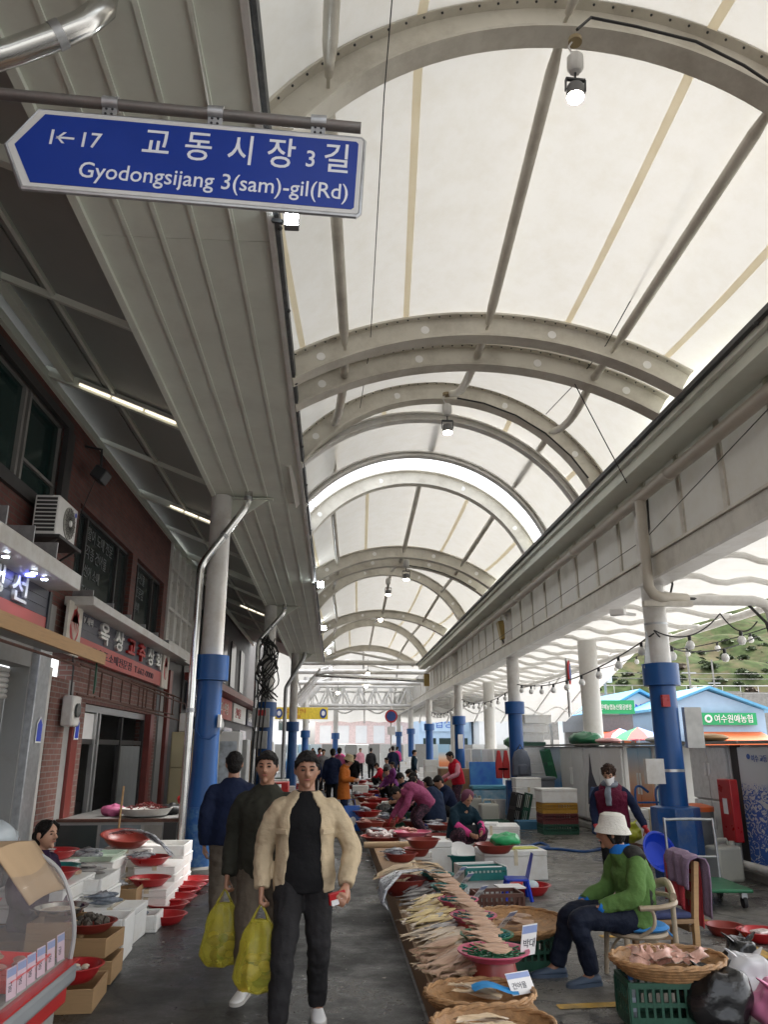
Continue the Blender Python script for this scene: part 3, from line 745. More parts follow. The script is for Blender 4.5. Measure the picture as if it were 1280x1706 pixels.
m_spot = emit('spot_white', (.75, .85, 1), 22.0); m_spotb = emit('spot_blue', (.10, .12, 1), 5.0)
for k, y in enumerate((6.6, 7.5, 8.2, 9.0, 9.35)):
    t = thing('spot_lamp', 'small blue-white spotlight under the ledge of the first signboard', 'lamp', (XW + .38, y, 3.60), 0, 'spotlights over the signboard')
    part(MB().lathe([(.045, 0), (.05, .02)], 12), 'housing', m_alu, t); part(MB().lathe([(.035, -.006), (.035, -.001)], 12), 'lens', m_spot, t)
    if k % 2: part(MB().lathe([(.06, 0), (.05, .015)], 12, (-.1, .16, 0)), 'blue_lens', m_spotb, t)
sg2 = thing('shop_sign', 'long dark signboard with white and red letters and crest plaques above the doorway', 'sign', (XW + .04, 0, 0))
for k in range(3): part(MB().bx(0, .07, 11.45, 17.9, 3.24 + k * .125, 3.36 + k * .125), 'board', m_sgn, sg2)
part(MB().bx(0, .08, 11.45, 17.9, 2.95, 3.235), 'red_band', m_sgr, sg2)
for y in (11.0, 17.3):
    pl = part(MB().bx(.07, .11, y, y + .62, 2.92, 3.66), 'plaque', M('cream_board', (.62, .58, .5), .5), sg2)
    crest = MB()
    for r_, dz in ((.2, 0), (.12, .16)): crest.lathe([(r_, 0), (r_ * .9, .004)], 16, (.112, y + .31, 3.3 + dz), Matrix.Rotation(R(90), 3, 'Y'))
    crest.poly([(.113, y + .14, 3.38), (.113, y + .22, 3.56), (.113, y + .27, 3.46), (.113, y + .32, 3.62), (.113, y + .38, 3.46), (.113, y + .44, 3.54), (.113, y + .48, 3.36)], (.003, 0, 0))
    part(crest, 'crest', m_letr, pl)
    cr2 = MB()
    for k in range(5): cr2.tube([(.118, y + .31, 3.12), (.118, y + .31 + (k - 2) * .05, 3.25), (.118, y + .31 + (k - 2) * .085, 3.38)], .008, 5)
    part(cr2, 'crest_lines', MATS['cream_board'], pl)
for y, ch, m in ((12.55, '옥', m_let), (13.45, '상', m_let), (14.3, '고', m_letr), (15.1, '추', m_letr), (15.85, '상', m_let), (16.6, '회', m_let)):
    lettering(sg2, y, 3.3, .36, ch, m, .09, .03, .008, 1.6)
lettering(sg2, 12.3, 3.03, .17, '고추도소매전문점  T.662-0000', m_ink, .085, .003, 0, 2.0)
lettering(sg2, 11.75, 3.46, .13, 'V 새벽', m_let, .085, .004, 0, 1.4)
# wooden awning board over the first shop
aw = thing('wooden_awning', 'narrow plywood awning on a rusty bar over the first shop front', 'awning', (XW + .0, 0, 0))
part(MB().obx((.62, 7.9, 2.80), (.7, 4.3, .03), (0, R(6), 0)), 'sheet', m_grey, aw)
part(MB().bx(.96, 1.0, 5.7, 10.05, 2.66, 2.80), 'front_board', m_ply, aw)
part(MB().tube([(.9, 5.7, 2.58), (.9, 9.4, 2.58)], .015, 6), 'bar', m_rust, aw)
part(MB().poly([(.9, 10.0, 2.7), (.9, 10.06, 2.45), (.9, 10.0, 2.3)], (.02, 0, 0)), 'green_strap', m_dgreen, aw)
# rusty awning rack in front of the lintel
rk = thing('awning_rack', 'rusty folded steel awning rack across the pale brick lintel', 'rack', (XW + .2, 0, 0))
for z, x in ((2.82, 0), (2.40, 0), (2.75, .25), (2.36, .25)): part(MB().tube([(x, 11.6, z), (x, 18.6, z - (.12 if x else 0))], .016, 6), 'rail', m_rust, rk)
for k in range(10): part(MB().tube([(0, 12.1 + k * .62, 2.82), (0, 12.1 + k * .62, 2.40)], .013, 6), 'rung', m_rust, rk)
for k in range(5): part(MB().tube([(0, 14.5 + k * .9, 2.82), (.25, 14.5 + k * .9, 2.72), (.25, 14.5 + k * .9, 2.34)], .013, 6), 'rung', m_rust, rk)
# meter box and address plates
mt = thing('electric_meter', 'white electric meter box on the pilaster beside the doorway', 'meter', (XW + .08, 11.55, 1.95))
part(MB().bx(0, .16, -.18, .18, 0, .42), 'box', m_steel_w, mt, bevel=.03, seg=3); part(MB().lathe([(.1, 0), (.1, .03)], 16, (.16, 0, .22), Matrix.Rotation(R(90), 3, 'Y')), 'dial', m_glass_t, mt)
part(MB().tube([(.05, 0, .42), (.06, -.05, .8), (.03, -.1, 1.1)], .012, 6), 'cable', m_wire, mt)
for y, x, z, lab in ((10.55, .11, 1.72, 'small blue address plate on the grey steel pillar'), (12.15, .08, 1.78, 'small blue address plate on the dark red pier by the doorway')):
    t = thing('address_plate', lab, 'plate', (XW + x, y, z))
    part(MB().poly([(0, -.1, 0), (0, .1, 0), (0, .1, .24), (0, 0, .33), (0, -.1, .24)], (.006, 0, 0)), 'plate', m_paper, t)
    part(MB().poly([(.0065, -.08, .02), (.0065, .08, .02), (.0065, .08, .23), (.0065, 0, .305), (.0065, -.08, .23)], (.002, 0, 0)), 'blue_face', m_bluep, t)
# air conditioner on a bracket
ac = thing('air_conditioner', 'white outdoor air conditioner unit with round fan on a wall bracket', 'air conditioner', (XW + .12, 9.75, 4.17)); ac.scale = (.84,) * 3
# its fan grille faces along the lane, towards the camera's right
ac.rotation_euler = (0, 0, R(0))
part(MB().bx(0, .36, -.42, .42, 0, .62), 'case', m_white, ac, bevel=.02)
fan = part(MB().lathe([(.25, 0), (.25, .012), (.2, .02), (.06, .02)], 28, (.362, .06, .31), Matrix.Rotation(R(90), 3, 'Y')), 'fan_grille', M('fan_grey', (.3, .29, .26), .5), ac)
for k in range(18):
    an = k * math.pi / 9
    part(MB().tube([(.388, .06 + .06 * math.cos(an), .31 + .06 * math.sin(an)), (.388, .06 + .235 * math.cos(an), .31 + .235 * math.sin(an))], .004, 4), 'spoke', m_frame_d, fan)
for r_ in (.1, .15, .2): part(MB().tube([(.388, .06 + r_ * math.cos(k * .35), .31 + r_ * math.sin(k * .35)) for k in range(19)], .003, 4), 'grille_ring', m_frame_d, fan)
part(MB().lathe([(.05, 0), (.045, .02)], 16, (.384, .06, .31), Matrix.Rotation(R(90), 3, 'Y')), 'hub', m_white, fan)
part(MB().lathe([(.04, 0), (.038, .004)], 12, (.362, .33, .52), Matrix.Rotation(R(90), 3, 'Y')), 'badge', m_bluep, ac)
for k in range(9): part(MB().bx(.03, .33, -.426, -.42, .06 + k * .06, .10 + k * .06), 'side_vent', m_frame_d, ac)
part(MB().bx(-.12, .45, -.5, .5, -.05, -.005), 'shelf', m_frame_d, ac)
for sy in (-.4, .4): part(MB().bar((-.1, sy, -.4), (.4, sy, -.04), .03), 'brace', m_frame_d, ac)
# old floodlight hanging on an arm by the window
fl = thing('wall_floodlight', 'unlit black floodlight on an arm at the wall top', 'lamp', (XW, 11.3, 5.55))
part(MB().tube([(.0, 0, .55), (.25, 0, .5), (.27, 0, .2)], .02, 6), 'arm', m_dark, fl); part(MB().obx((.28, 0, .08), (.2, .3, .2), (0, R(30), 0)), 'head', m_dark, fl, bevel=.02)
part(wire([(.2, 0, .0), (.05, .02, -.5), (.03, .0, -1.2)], .008), 'cable', m_wire, fl)
# white framed window bay farther along
bay = thing('white_bay', 'white steel framed glazed bay beyond the brick upper wall', 'window', (XW, 0, 0))
part(MB().bx(-.1, -.05, 17.85, 21, 4.0, ZW - .1), 'glazing', M('bay_glass', (.55, .54, .5), .3, .05), bay)
for y in (17.85, 18.6, 19.4, 20.2, 20.95): part(MB().bx(-.05, .05, y - .04, y + .04, 4.0, ZW - .1), 'mullion', m_steel_w, bay)
for z in (4.0, 4.75, 5.7): part(MB().bx(-.045, .045, 17.85, 21, z, z + .07), 'rail', m_steel_w, bay)
part(MB().bx(-.3, .1, 17.85, 21, 3.75, 3.995), 'base', m_steel_w, bay)
# the rest of the shop row
row = thing('shop_row', 'dark shop row with small signs far along the shop side', 'building', (XW - .1, 0, 0))
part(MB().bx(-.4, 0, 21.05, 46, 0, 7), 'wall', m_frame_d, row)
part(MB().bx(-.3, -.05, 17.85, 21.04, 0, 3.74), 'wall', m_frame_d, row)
part(MB().bx(0, .5, 21.2, 44, 3.4, 3.6), 'canopy', m_redtrim, row)
for k, (y, m) in enumerate(((21.4, m_sgn), (26.2, m_sgr), (31, m_white), (36, m_sgn))):
    sgn = part(MB().bx(.02, .12, y, y + 4.2, 2.65, 3.35), 'signboard', m, row)
    text(['수산 상회', '바다 식당', '건어물', '횟집'][k], .42, m_let if m != m_white else m_letr, 'lettering', sgn, (.125, y + .5, 2.85), RZ, .01, 'LEFT', 0, 1.6)
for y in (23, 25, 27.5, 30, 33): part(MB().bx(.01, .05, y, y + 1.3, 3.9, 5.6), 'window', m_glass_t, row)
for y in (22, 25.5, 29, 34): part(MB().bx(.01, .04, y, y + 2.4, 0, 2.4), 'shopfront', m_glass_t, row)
# ============================================================ row of upright freezers on the open side
m_frz = M('freezer_white', (.70, .70, .68), .35, .06, 2, .02, dirt=(.38, .35, .3), dscale=2, damt=.3)
def grad_mat(name, stops, dist=.0):
    m = bpy.data.materials.new(name); m.use_nodes = True; t = m.node_tree; N = t.nodes; L = t.links; b = N['Principled BSDF']
    tc = N.new('ShaderNodeTexCoord'); sp = N.new('ShaderNodeSeparateXYZ'); L.new(tc.outputs['Object'], sp.inputs[0])
    no = N.new('ShaderNodeTexNoise'); no.inputs['Scale'].default_value = 6; L.new(tc.outputs['Object'], no.inputs['Vector'])
    ma = N.new('ShaderNodeMath'); ma.operation = 'MULTIPLY_ADD'; L.new(no.outputs['Fac'], ma.inputs[0]); ma.inputs[1].default_value = dist; L.new(sp.outputs['Z'], ma.inputs[2])
    mr = N.new('ShaderNodeMapRange'); mr.inputs['From Max'].default_value = 1.75; L.new(ma.outputs[0], mr.inputs['Value'])
    r = N.new('ShaderNodeValToRGB'); e = r.color_ramp.elements; e[0].position = stops[0][0]; e[0].color = (*stops[0][1], 1); e[1].position = stops[-1][0]; e[1].color = (*stops[-1][1], 1)
    for p_, c in stops[1:-1]: q = e.new(p_); q.color = (*c, 1)
    L.new(mr.outputs[0], r.inputs['Fac']); L.new(r.outputs[0], b.inputs['Base Color']); b.inputs['Roughness'].default_value = .35
    MATS[name] = m; return m
m_sunset = grad_mat('mural_sunset', ((.05, (.35, .06, .02)), (.38, (.62, .2, .07)), (.6, (.62, .45, .32)), (.85, (.30, .48, .62))), .1)
m_bluesea = grad_mat('mural_blue', ((.1, (.01, .1, .42)), (.42, (.02, .26, .6)), (.6, (.45, .5, .5)), (.75, (.45, .55, .62)), (1, (.5, .58, .62))), .1)
def wave_mat(name):
    m = bpy.data.materials.new(name); m.use_nodes = True; t = m.node_tree; N = t.nodes; L = t.links; b = N['Principled BSDF']
    tc = N.new('ShaderNodeTexCoord'); sp = N.new('ShaderNodeSeparateXYZ'); L.new(tc.outputs['Object'], sp.inputs[0])
    mp = N.new('ShaderNodeMapping'); mp.inputs['Scale'].default_value = (1, 1.6, 2.6); L.new(tc.outputs['Object'], mp.inputs['Vector'])
    no = N.new('ShaderNodeTexNoise'); no.inputs['Scale'].default_value = 3.2; no.inputs['Detail'].default_value = 2; no.inputs['Distortion'].default_value = 2.4; L.new(mp.outputs[0], no.inputs['Vector'])
    wv = N.new('ShaderNodeMath'); wv.operation = 'MULTIPLY'; wv.inputs[1].default_value = 15; L.new(no.outputs['Fac'], wv.inputs[0])
    si = N.new('ShaderNodeMath'); si.operation = 'SINE'; L.new(wv.outputs[0], si.inputs[0])
    hz = N.new('ShaderNodeMapRange'); hz.inputs['From Min'].default_value = .35; hz.inputs['From Max'].default_value = 1.15; hz.inputs['To Min'].default_value = -.2; hz.inputs['To Max'].default_value = 1.15; L.new(sp.outputs['Z'], hz.inputs['Value'])
    gt = N.new('ShaderNodeMath'); gt.operation = 'GREATER_THAN'; L.new(si.outputs[0], gt.inputs[0]); L.new(hz.outputs[0], gt.inputs[1])
    mx = N.new('ShaderNodeMix'); mx.data_type = 'RGBA'; mx.inputs['A'].default_value = (.60, .62, .63, 1); mx.inputs['B'].default_value = (.02, .10, .42, 1); L.new(gt.outputs[0], mx.inputs['Factor']); L.new(mx.outputs['Result'], b.inputs['Base Color'])
    b.inputs['Roughness'].default_value = .35; MATS[name] = m; return m
m_wavem = wave_mat('mural_waves')
m_rain = M('freezer_streaked', (.60, .61, .60), .35, .05, 2, dirt=(.35, .35, .33), dscale=12, damt=.6)
XF = 5.6; HF = 1.55
def freezer(y0, y1, m, lab, split=None, base=.15, h=HF, deep=.75):
    t = thing('upright_freezer', lab, 'freezer', (XF, (y0 + y1) / 2, base)); w_ = (y1 - y0) / 2
    part(MB().bx(.03, deep, -w_, w_, 0, h), 'cabinet', m_frz, t, bevel=.015)
    n = 2 if w_ > .45 else 1
    for k in range(n):
        a, b_ = -w_ + 2 * w_ * k / n + .01, -w_ + 2 * w_ * (k + 1) / n - .01
        rows = ((.05, h - .03),) if split is None else ((.05, split - .01), (split + .01, h - .03))
        for z0, z1 in rows:
            d = part(MB().bx(-.02, .028, a, b_, z0, z1), 'door', m, t, bevel=.012)
            part(MB().bx(-.05, -.022, b_ - .07 if k == 0 else a + .04, b_ - .04 if k == 0 else a + .07, z0 + (z1 - z0) * .45, z0 + (z1 - z0) * .7), 'handle', m_frz, d)
    for sx in (-w_ + .1, w_ - .1): part(MB().bx(.08, .16, sx - .04, sx + .04, -base, 0), 'foot', m_rubber, t)
    return t
f = freezer(8.2, 10.85, m_wavem, 'white freezer with painted blue waves at the edge of the picture')
lg = M('blue_print', (.05, .12, .4), .5)
text('여수 교동', .10, lg, 'lettering', f, (-.025, .95, 1.34), (R(90), 0, R(-90)), .002); part(MB().ball((-.024, 1.02, 1.40), (.003, .05, .035), 12, 8), 'logo', lg, f)
part(MB().bx(-.0245, -.0215, .15, .25, 1.2, 1.36), 'energy_label', M('label_yellow', (.7, .6, .15), .5), f)
f = freezer(11.2, 12.35, m_rain, 'streaked white freezer just beyond the near column', .78)
f = freezer(12.75, 13.75, m_bluesea, 'freezer painted deep blue fading to sand')
f = freezer(13.95, 15.05, m_sunset, 'freezer painted with an orange sunset and bare tree')
tr = MB()
for k in range(9):
    a = (k - 4) * .22; tr.tube([(-.024, 0, .1), (-.024, a * .15, .3), (-.024, a * .35, .55 - abs(a) * .1)], [.016, .009, .003], 5, flat=.3)
part(tr, 'painted_tree', M('tree_paint', (.25, .05, .03), .5), f)
f = freezer(15.4, 17.75, m_frz, 'white freezer painted with a dark sailing ship')
m_sail = M('sail_paint', (.06, .06, .08), .5)
for pts in ([(1.02, .35), (.95, .75), (.8, 1.05), (.72, 1.4), (.62, 1.0), (.42, .8), (.05, .55), (.0, .38)], [(-.05, .45), (-.15, .95), (-.25, .7), (-.6, .45)]):
    part(MB().poly([(-.028, y, z) for y, z in pts], (.006, 0, 0)), 'painted_sail', m_sail, f)
part(MB().poly([(-.0235, y, z) for y, z in ((.78, .33), (.2, .25), (-.5, .28), (-.8, .36), (-.8, .06), (.8, .06))], (.003, 0, 0)), 'painted_sea', M('sea_paint', (.35, .37, .33), .5), f)
for k in range(7): part(MB().bx(-.0245, -.0205, .6 - k * .16, .61 - k * .16, .3, .62 - .03 * (k % 3)), 'painted_mast', M('mast_paint', (.4, .08, .1), .5), f)
freezer(17.8, 19.6, m_frz, 'plain white freezer behind the grey bin'); freezer(19.65, 21.5, m_bluesea, 'freezer painted blue beside the foam box tower')
for k in range(5): freezer(23.4 + k * 2.3, 25.4 + k * 2.3, [m_frz, m_rain, m_frz, m_bluesea, m_frz][k], ['white freezer left of the backpack column', 'streaked freezer behind the wheelbarrow', 'white freezer far along the row', 'blue freezer far along the row', 'last freezer of the row'][k], None, .15, 1.5)
# low kerb and shelf boards on top of the freezers, grey post between
struct(MB().bx(5.5, 6.6, 4, 40, 0, .12).build('freezer_kerb', m_conc, bevel=.02))
t = thing('freezer_top_board', 'weathered plank ledge lying on top of the freezer row', 'board', (XF, 0, 1.72))
for k in range(6): part(MB().bx(-.08, .55, 8.2 + k * 2.5, 10.65 + k * 2.5, 0, .035), 'plank', m_conc, t)
t = thing('wall_pipe', 'pale pipe along the kerb below the wave freezer', 'pipe', (5.42, 0, .2)); part(MB().tube([(0, 4, 0), (0, 12.5, 0)], .05, 10), 'pipe', m_steel_w, t)
t = thing('timber_post', 'dark timber post between the streaked freezer and the wave freezer', 'post', (5.64, 10.88, 0)); part(MB().bx(0, .4, 0, .28, 0, 1.7), 'post', m_frame_d, t, bevel=.01)
# end fence across the market
fe = thing('end_fence', 'grey panel fence with painted scene across the far end of the market', 'fence', (0, 62, 0))
rr = random.Random(11)
for k in range(26):
    m = [m_frz, m_grey, m_rain, m_bluesea, m_sunset][(0, 1, 2, 1, 0, 1, 3, 4, 3, 1, 2, 1)[k % 12]]
    part(MB().bx(-9 + k * .9, -9 + k * .9 + .87, 0, .06, 0, 1.95 + .05 * rr.random()), 'panel', m, fe)
# roof end: trusses and cross canopy
def truss(y, z0, z1, lab, x0=-1.8, x1=4.7, n=7):
    t = thing('roof_truss', lab, 'truss', (0, y, 0))
    part(MB().tube([(x0, 0, z0), (x1, 0, z0)], .09, 10), 'bottom_chord', m_steel_w, t); part(MB().tube([(x0, 0, z1), (x1, 0, z1)], .07, 10), 'top_chord', m_steel_w, t)
    for k in range(n):
        a = x0 + (x1 - x0) * k / n; b_ = x0 + (x1 - x0) * (k + 1) / n; m_ = (a + b_) / 2
        part(MB().tube([(a, 0, z0), (m_, 0, z1)], .05, 8), 'web_bar', m_steel_w, t); part(MB().tube([(m_, 0, z1), (b_, 0, z0)], .05, 8), 'web_bar', m_steel_w, t)
        part(MB().tube([(m_, 0, z0), (m_, 0, z1)], .035, 8), 'web_bar', m_steel_w, t)
truss(46, 4.05, 5.1, 'white steel truss across the far end of the lane')
truss(50, 4.05, 5.1, 'second white steel truss behind the first at the lane end')
for y, z, lab, r_ in ((37.6, 5.6, 'white tie beam under the last arch', .12), (39.5, 5.35, 'second white tie beam beyond the last arch', .12), (42, 5.0, 'third white tie beam beyond the last arch', .11)):
    t = thing('tie_beam', lab, 'beam', (0, y, z)); part(MB().tube([(-1.9, 0, 0), (4.7, 0, 0)], r_, 10), 'tube', m_steel_w, t)
    part(MB().tube([(-1.0, 0, 0), (.6, 0, .55), (3.6, 0, 0)], .06, 8), 'brace', m_steel_w, t)
t = thing('steel_pole', 'polished steel pole spanning the lane below the tie beams', 'pole', (0, 36, Z0 + 3.1)); part(MB().tube([(-.9, 0, .12), (4.2, 0, -.12)], .08, 10), 'tube', m_stain, t); part(MB().bx(4.1, 4.35, -.1, .1, -.35, .2), 'end_plate', M('brass_plate', (.35, .25, .08), .5), t)
for k in range(7):
    t = thing('eave_strut', 'pale diagonal strut under the far end of the eave', 'strut', (-1.9, 37.5 + k * 1.6, 0), 0, 'eave struts at the far end')
    part(MB().bar((0, 0, 3.9), (1.2, 0, 5.3), .1), 'bar', m_steel_w, t)
xc = thing('cross_canopy', 'white fabric canopy with wavy edge crossing the far end of the market', 'canopy', (0, 0, 0))
part(MB().grid(lambda u, v: V(-12 + 30 * u, 44.5 + 16.5 * v, 7.3 - 3.75 * v + .12 * abs(math.sin(u * 30 * math.pi / 2.2))), 120, 8), 'fabric', m_membrane2, xc, fix=False)
part(MB().tube([(-12 + 30 * i / 160, 52.5, 4.1 + .22 * math.sin(i / 160 * 30 * 2 * math.pi / 2.2)) for i in range(161)], .055, 6), 'wavy_rail', m_steel_w, xc)
for k in range(14): part(MB().tube([(-11 + k * 2.1, 44.6, 7.15), (-10.3 + k * 2.1, 60.5, 3.55)], .06, 6), 'rib', m_steel_w, xc)
# yellow banner and road sign at the far end
bn = thing('yellow_banner', 'yellow street banner with round blue emblems at the far left', 'banner', (-3.25, 44, 3.2)); bn.scale = (.63, 1, .85); part(MB().bx(0, 4.6, 0, .03, 0, .75), 'cloth', M('banner_yellow', (.75, .55, .05), .6), bn)
for x in (.35, 4.2):
    part(MB().lathe([(.3, 0), (.3, .02)], 20, (x, -.001, .37), Matrix.Rotation(R(90), 3, 'X')), 'emblem', M('emblem_blue', (.03, .07, .25), .5), bn)
    part(MB().lathe([(.16, 0), (.16, .02)], 16, (x, -.012, .37), Matrix.Rotation(R(90), 3, 'X')), 'emblem_core', m_paper, bn)
text('교동시장 안내', .3, m_letr, 'lettering', bn, (.95, -.006, .4), (R(90), 0, 0), .003); text('어서오세요', .25, m_letr, 'lettering', bn, (1.1, -.006, .08), (R(90), 0, 0), .003)
p = py(652, 1193, 40)
rs_ = thing('no_parking_sign', 'round blue and red road sign on a pole far down the lane', 'sign', (p.x, p.y, 0))
part(MB().tube([(0, .05, 0), (0, .05, p.z + .5)], .04, 8), 'pole', m_steel_w, rs_); part(MB().lathe([(.32, 0), (.32, .03)], 24, (0, 0, p.z), Matrix.Rotation(R(90), 3, 'X')), 'disc', m_letr, rs_)
part(MB().lathe([(.24, 0), (.24, .04)], 24, (0, -.0, p.z), Matrix.Rotation(R(90), 3, 'X')), 'disc_face', MATS['emblem_blue'], rs_); part(MB().bx(-.2, .2, -.01, .03, p.z - .9, p.z - .5), 'plate', m_paper, rs_)
# round sign on the thick column
p = py(948, 1120, 19.6)
rs_ = thing('no_parking_sign', 'round road sign seen edge on beside the thick white column', 'sign', (p.x, p.y, p.z)); rs_.rotation_euler = (0, 0, R(68))
part(MB().lathe([(.3, 0), (.3, .03)], 24, (0, 0, 0), Matrix.Rotation(R(90), 3, 'X')), 'disc', m_letr, rs_); part(MB().lathe([(.22, 0), (.22, .035)], 24, (0, -.002, 0), Matrix.Rotation(R(90), 3, 'X')), 'disc_face', MATS['emblem_blue'], rs_)
part(MB().bx(-.2, .2, .0, .03, -1.0, -.5), 'plate', m_paper, rs_); part(MB().tube([(0, .05, -1.1), (0, .05, .35)], .03, 8), 'pole', m_galv, rs_)

# ============================================================ outside: hillside, wall, buildings
m_bush = M('hill_green', (.05, .07, .028), .95, .5, .5, .5, 1.5, spec=.02, dirt=(.12, .09, .06), dscale=.2, damt=.95)
hb_ = MB().grid(lambda u, v: V(28 + 282 * u, 128 + 120 * v + 6 * math.sin(u * 9), 9 + 46 * (v ** .8) * (.55 + .45 * math.sin(u * 2.6 + .2)) + 1.1 * math.sin(u * 61 + v * 23) + .9 * math.sin(u * 37 - v * 41)), 120, 40)
struct(hb_.build('hillside', m_bush, None, True, fix=False))
rr = random.Random(21)
leaf = MB()
for k in range(90):
    a, b_, c = rr.random() * 6.28, rr.random() * 3.14, .5 + .5 * rr.random()
    d = V(math.cos(a) * math.sin(b_), math.sin(a) * math.sin(b_), abs(math.cos(b_)) * .8) * c
    q = Euler((rr.random() * 6, rr.random() * 6, rr.random() * 6)).to_matrix(); s = .22
    leaf.add([d + q @ V(-s, -s, 0), d + q @ V(s, -s, 0), d + q @ V(s, s, .05), d + q @ V(-s, s, 0)], [(0, 1, 2, 3)])
bmesh_ = None
m_leafs = [M('scrub_green', (.045, .066, .024), .8, .4, 1.5), M('scrub_light', (.06, .08, .03), .8, .4, 1.5), M('scrub_dry', (.085, .062, .042), .8, .4, 1.5)]
srcs = []
for k in range(3):
    o = leaf.build('shrub', m_leafs[k], None, False, fix=False); srcs.append(o); tag(o, 'shrub on the green hillside beyond the market', 'shrub', 'shrubs on the hillside')
def hillz(x, y):
    u = (x - 28) / 282; v = (y - 128 - 6 * math.sin(u * 9)) / 120; v = max(0, min(1, v))
    return 9 + 46 * (v ** .8) * (.55 + .45 * math.sin(u * 2.6 + .2)) + 1.1 * math.sin(u * 61 + v * 23) + .9 * math.sin(u * 37 - v * 41)
for k in range(260):
    x = 42 + rr.random() * 95; y = 132 + 10 * rr.random() + 32 * rr.random() ** 1.5; s = .5 + 1.3 * rr.random() ** 2
    o = srcs[k] if k < 3 else inst(srcs[rr.choice((0, 0, 1, 1, 2))], (0, 0, 0))
    place(o, (x, y, hillz(x, y) - .3), (0, 0, rr.random() * 6), (s, s, s * .8))
rw = thing('retaining_wall', 'long grey concrete road wall with a railing at the foot of the hill', 'wall', (0, 124, 0))
for k in range(26): part(MB().bx(12 + k * 6, 17.94 + k * 6, 0, 1, 3, 10.3 + .25 * math.sin(k)), 'wall_panel', m_conc, rw)
for k in range(52): part(MB().tube([(12 + k * 3, .4, 10), (12 + k * 3, .4, 11.4)], .06, 5), 'post', m_alu, rw)
part(MB().tube([(12, .4, 11.35), (168, .4, 11.6)], .06, 6), 'rail', m_alu, rw)
struct(MB().bx(-40, 260, 64, 122, -.05, .04).build('road', m_far))
m_bwall = M('pale_blue_wall', (.33, .45, .58), .6, .06, 2); m_broof = M('blue_roof', (.10, .34, .55), .5, .1, 3); m_bwhite = M('white_wall', (.66, .66, .65), .6, .05, 2)
m_gsign = M('green_sign', (.01, .30, .10), .5, .05, 2); m_oraw = M('orange_awning', (.62, .13, .03), .6, .1, 2)
def shed(lab, x0, x1, y, zt, zr, mw, mr, sign=None, sx=None):
    t = thing('market_shed', lab, 'building', (0, y, 0)); xm = (x0 + x1) / 2
    part(MB().poly([(x0, 0, 0), (x1, 0, 0), (x1, 0, zt), (xm, 0, zr), (x0, 0, zt)], (0, 14, 0)), 'wall', mw, t)
    for a, b_ in (((x0 - .5, zt - .15), (xm, zr + .12)), ((xm, zr + .12), (x1 + .5, zt - .15))):
        part(MB().poly([(a[0], -.6, a[1]), (b_[0], -.6, b_[1]), (b_[0], -.6, b_[1] + .2), (a[0], -.6, a[1] + .2)], (0, 15, 0)), 'roof_slope', mr, t)
    return t
k_ = 60
s1 = shed('pale blue gabled market hall with a green lettered sign', 24.6, 33.5, 60, 4.5, 6.0, m_bwall, m_broof)
s1.location.y = 60
gs = part(MB().bx(28.2, 32.6, -.4, -.2, 3.4, 4.3), 'green_sign', m_gsign, s1); text('여수원예농협', .66, m_paper, 'lettering', gs, (29.2, -.42, 3.62), (R(90), 0, 0), .02, sx=.86)
part(MB().lathe([(.3, 0), (.3, .05)], 16, (28.75, -.41, 3.86), Matrix.Rotation(R(90), 3, 'X')), 'emblem', m_paper, gs); part(MB().lathe([(.16, 0), (.16, .05)], 16, (28.75, -.44, 3.86), Matrix.Rotation(R(90), 3, 'X')), 'emblem_core', m_gsign, gs)
for k in range(4): part(MB().bx(25 + k * 2.1, 26.8 + k * 2.1, -.06, -.02, .1, 2.2), 'shopfront', m_glass_d, s1)
part(MB().add([(27.0, -2.2, 2.3), (33, -2.2, 2.2), (33, -.05, 2.9), (27.0, -.05, 2.9), (27.0, -2.2, 1.9), (33, -2.2, 1.8)], [(0, 1, 2, 3), (0, 4, 5, 1)]), 'orange_awning', m_oraw, s1)
s2 = shed('low blue roofed market hall behind the near column', 22.8, 29, 66, 4.6, 6.2, m_bwhite, m_broof)
text('NH', .8, m_bluep, 'lettering', s2, (25.3, -.62, 4.7), (R(90), 0, 0), .02)
part(MB().add([(23, -2, 2.4), (29, -2, 2.4), (29, -.05, 3), (23, -.05, 3), (23, -2, 2.0), (29, -2, 2.0)], [(0, 1, 2, 3), (0, 4, 5, 1)]), 'orange_awning', m_oraw, s2)
s3 = thing('open_stall_hall', 'dark open stall hall under a long green lettered sign', 'building', (0, 58, 0))
part(MB().bx(18.6, 22.2, 0, 6, 2.9, 4.1), 'roof_box', M('slate', (.12, .13, .14), .6), s3)
for x in (18.7, 20, 21.2, 22): part(MB().bx(x, x + .2, 0, .2, 0, 2.9), 'post', m_frame_d, s3)
part(MB().bx(18.6, 22.2, 5.5, 5.8, 0, 2.9), 'back_wall', m_grey, s3)
gs = part(MB().bx(18.5, 22.3, -.3, -.1, 4.12, 5.1), 'green_sign', m_gsign, s3); text('여수원예농협농산물공판장', .42, m_paper, 'lettering', gs, (19.2, -.32, 4.45), (R(90), 0, 0), .02, sx=.62)
part(MB().lathe([(.3, 0), (.3, .05)], 14, (18.85, -.31, 4.6), Matrix.Rotation(R(90), 3, 'X')), 'emblem', m_paper, gs)
part(MB().add([(18.6, -2, 2.5), (22.2, -2, 2.5), (22.2, -.05, 2.85), (18.6, -.05, 2.85), (18.6, -2, 2.2), (22.2, -2, 2.2)], [(0, 1, 2, 3), (0, 4, 5, 1)]), 'orange_awning', m_oraw, s3)
shed('white house with pale blue gabled roof beyond the string lights', 13.2, 18.5, 72, 4.2, 6.0, m_bwhite, m_broof)
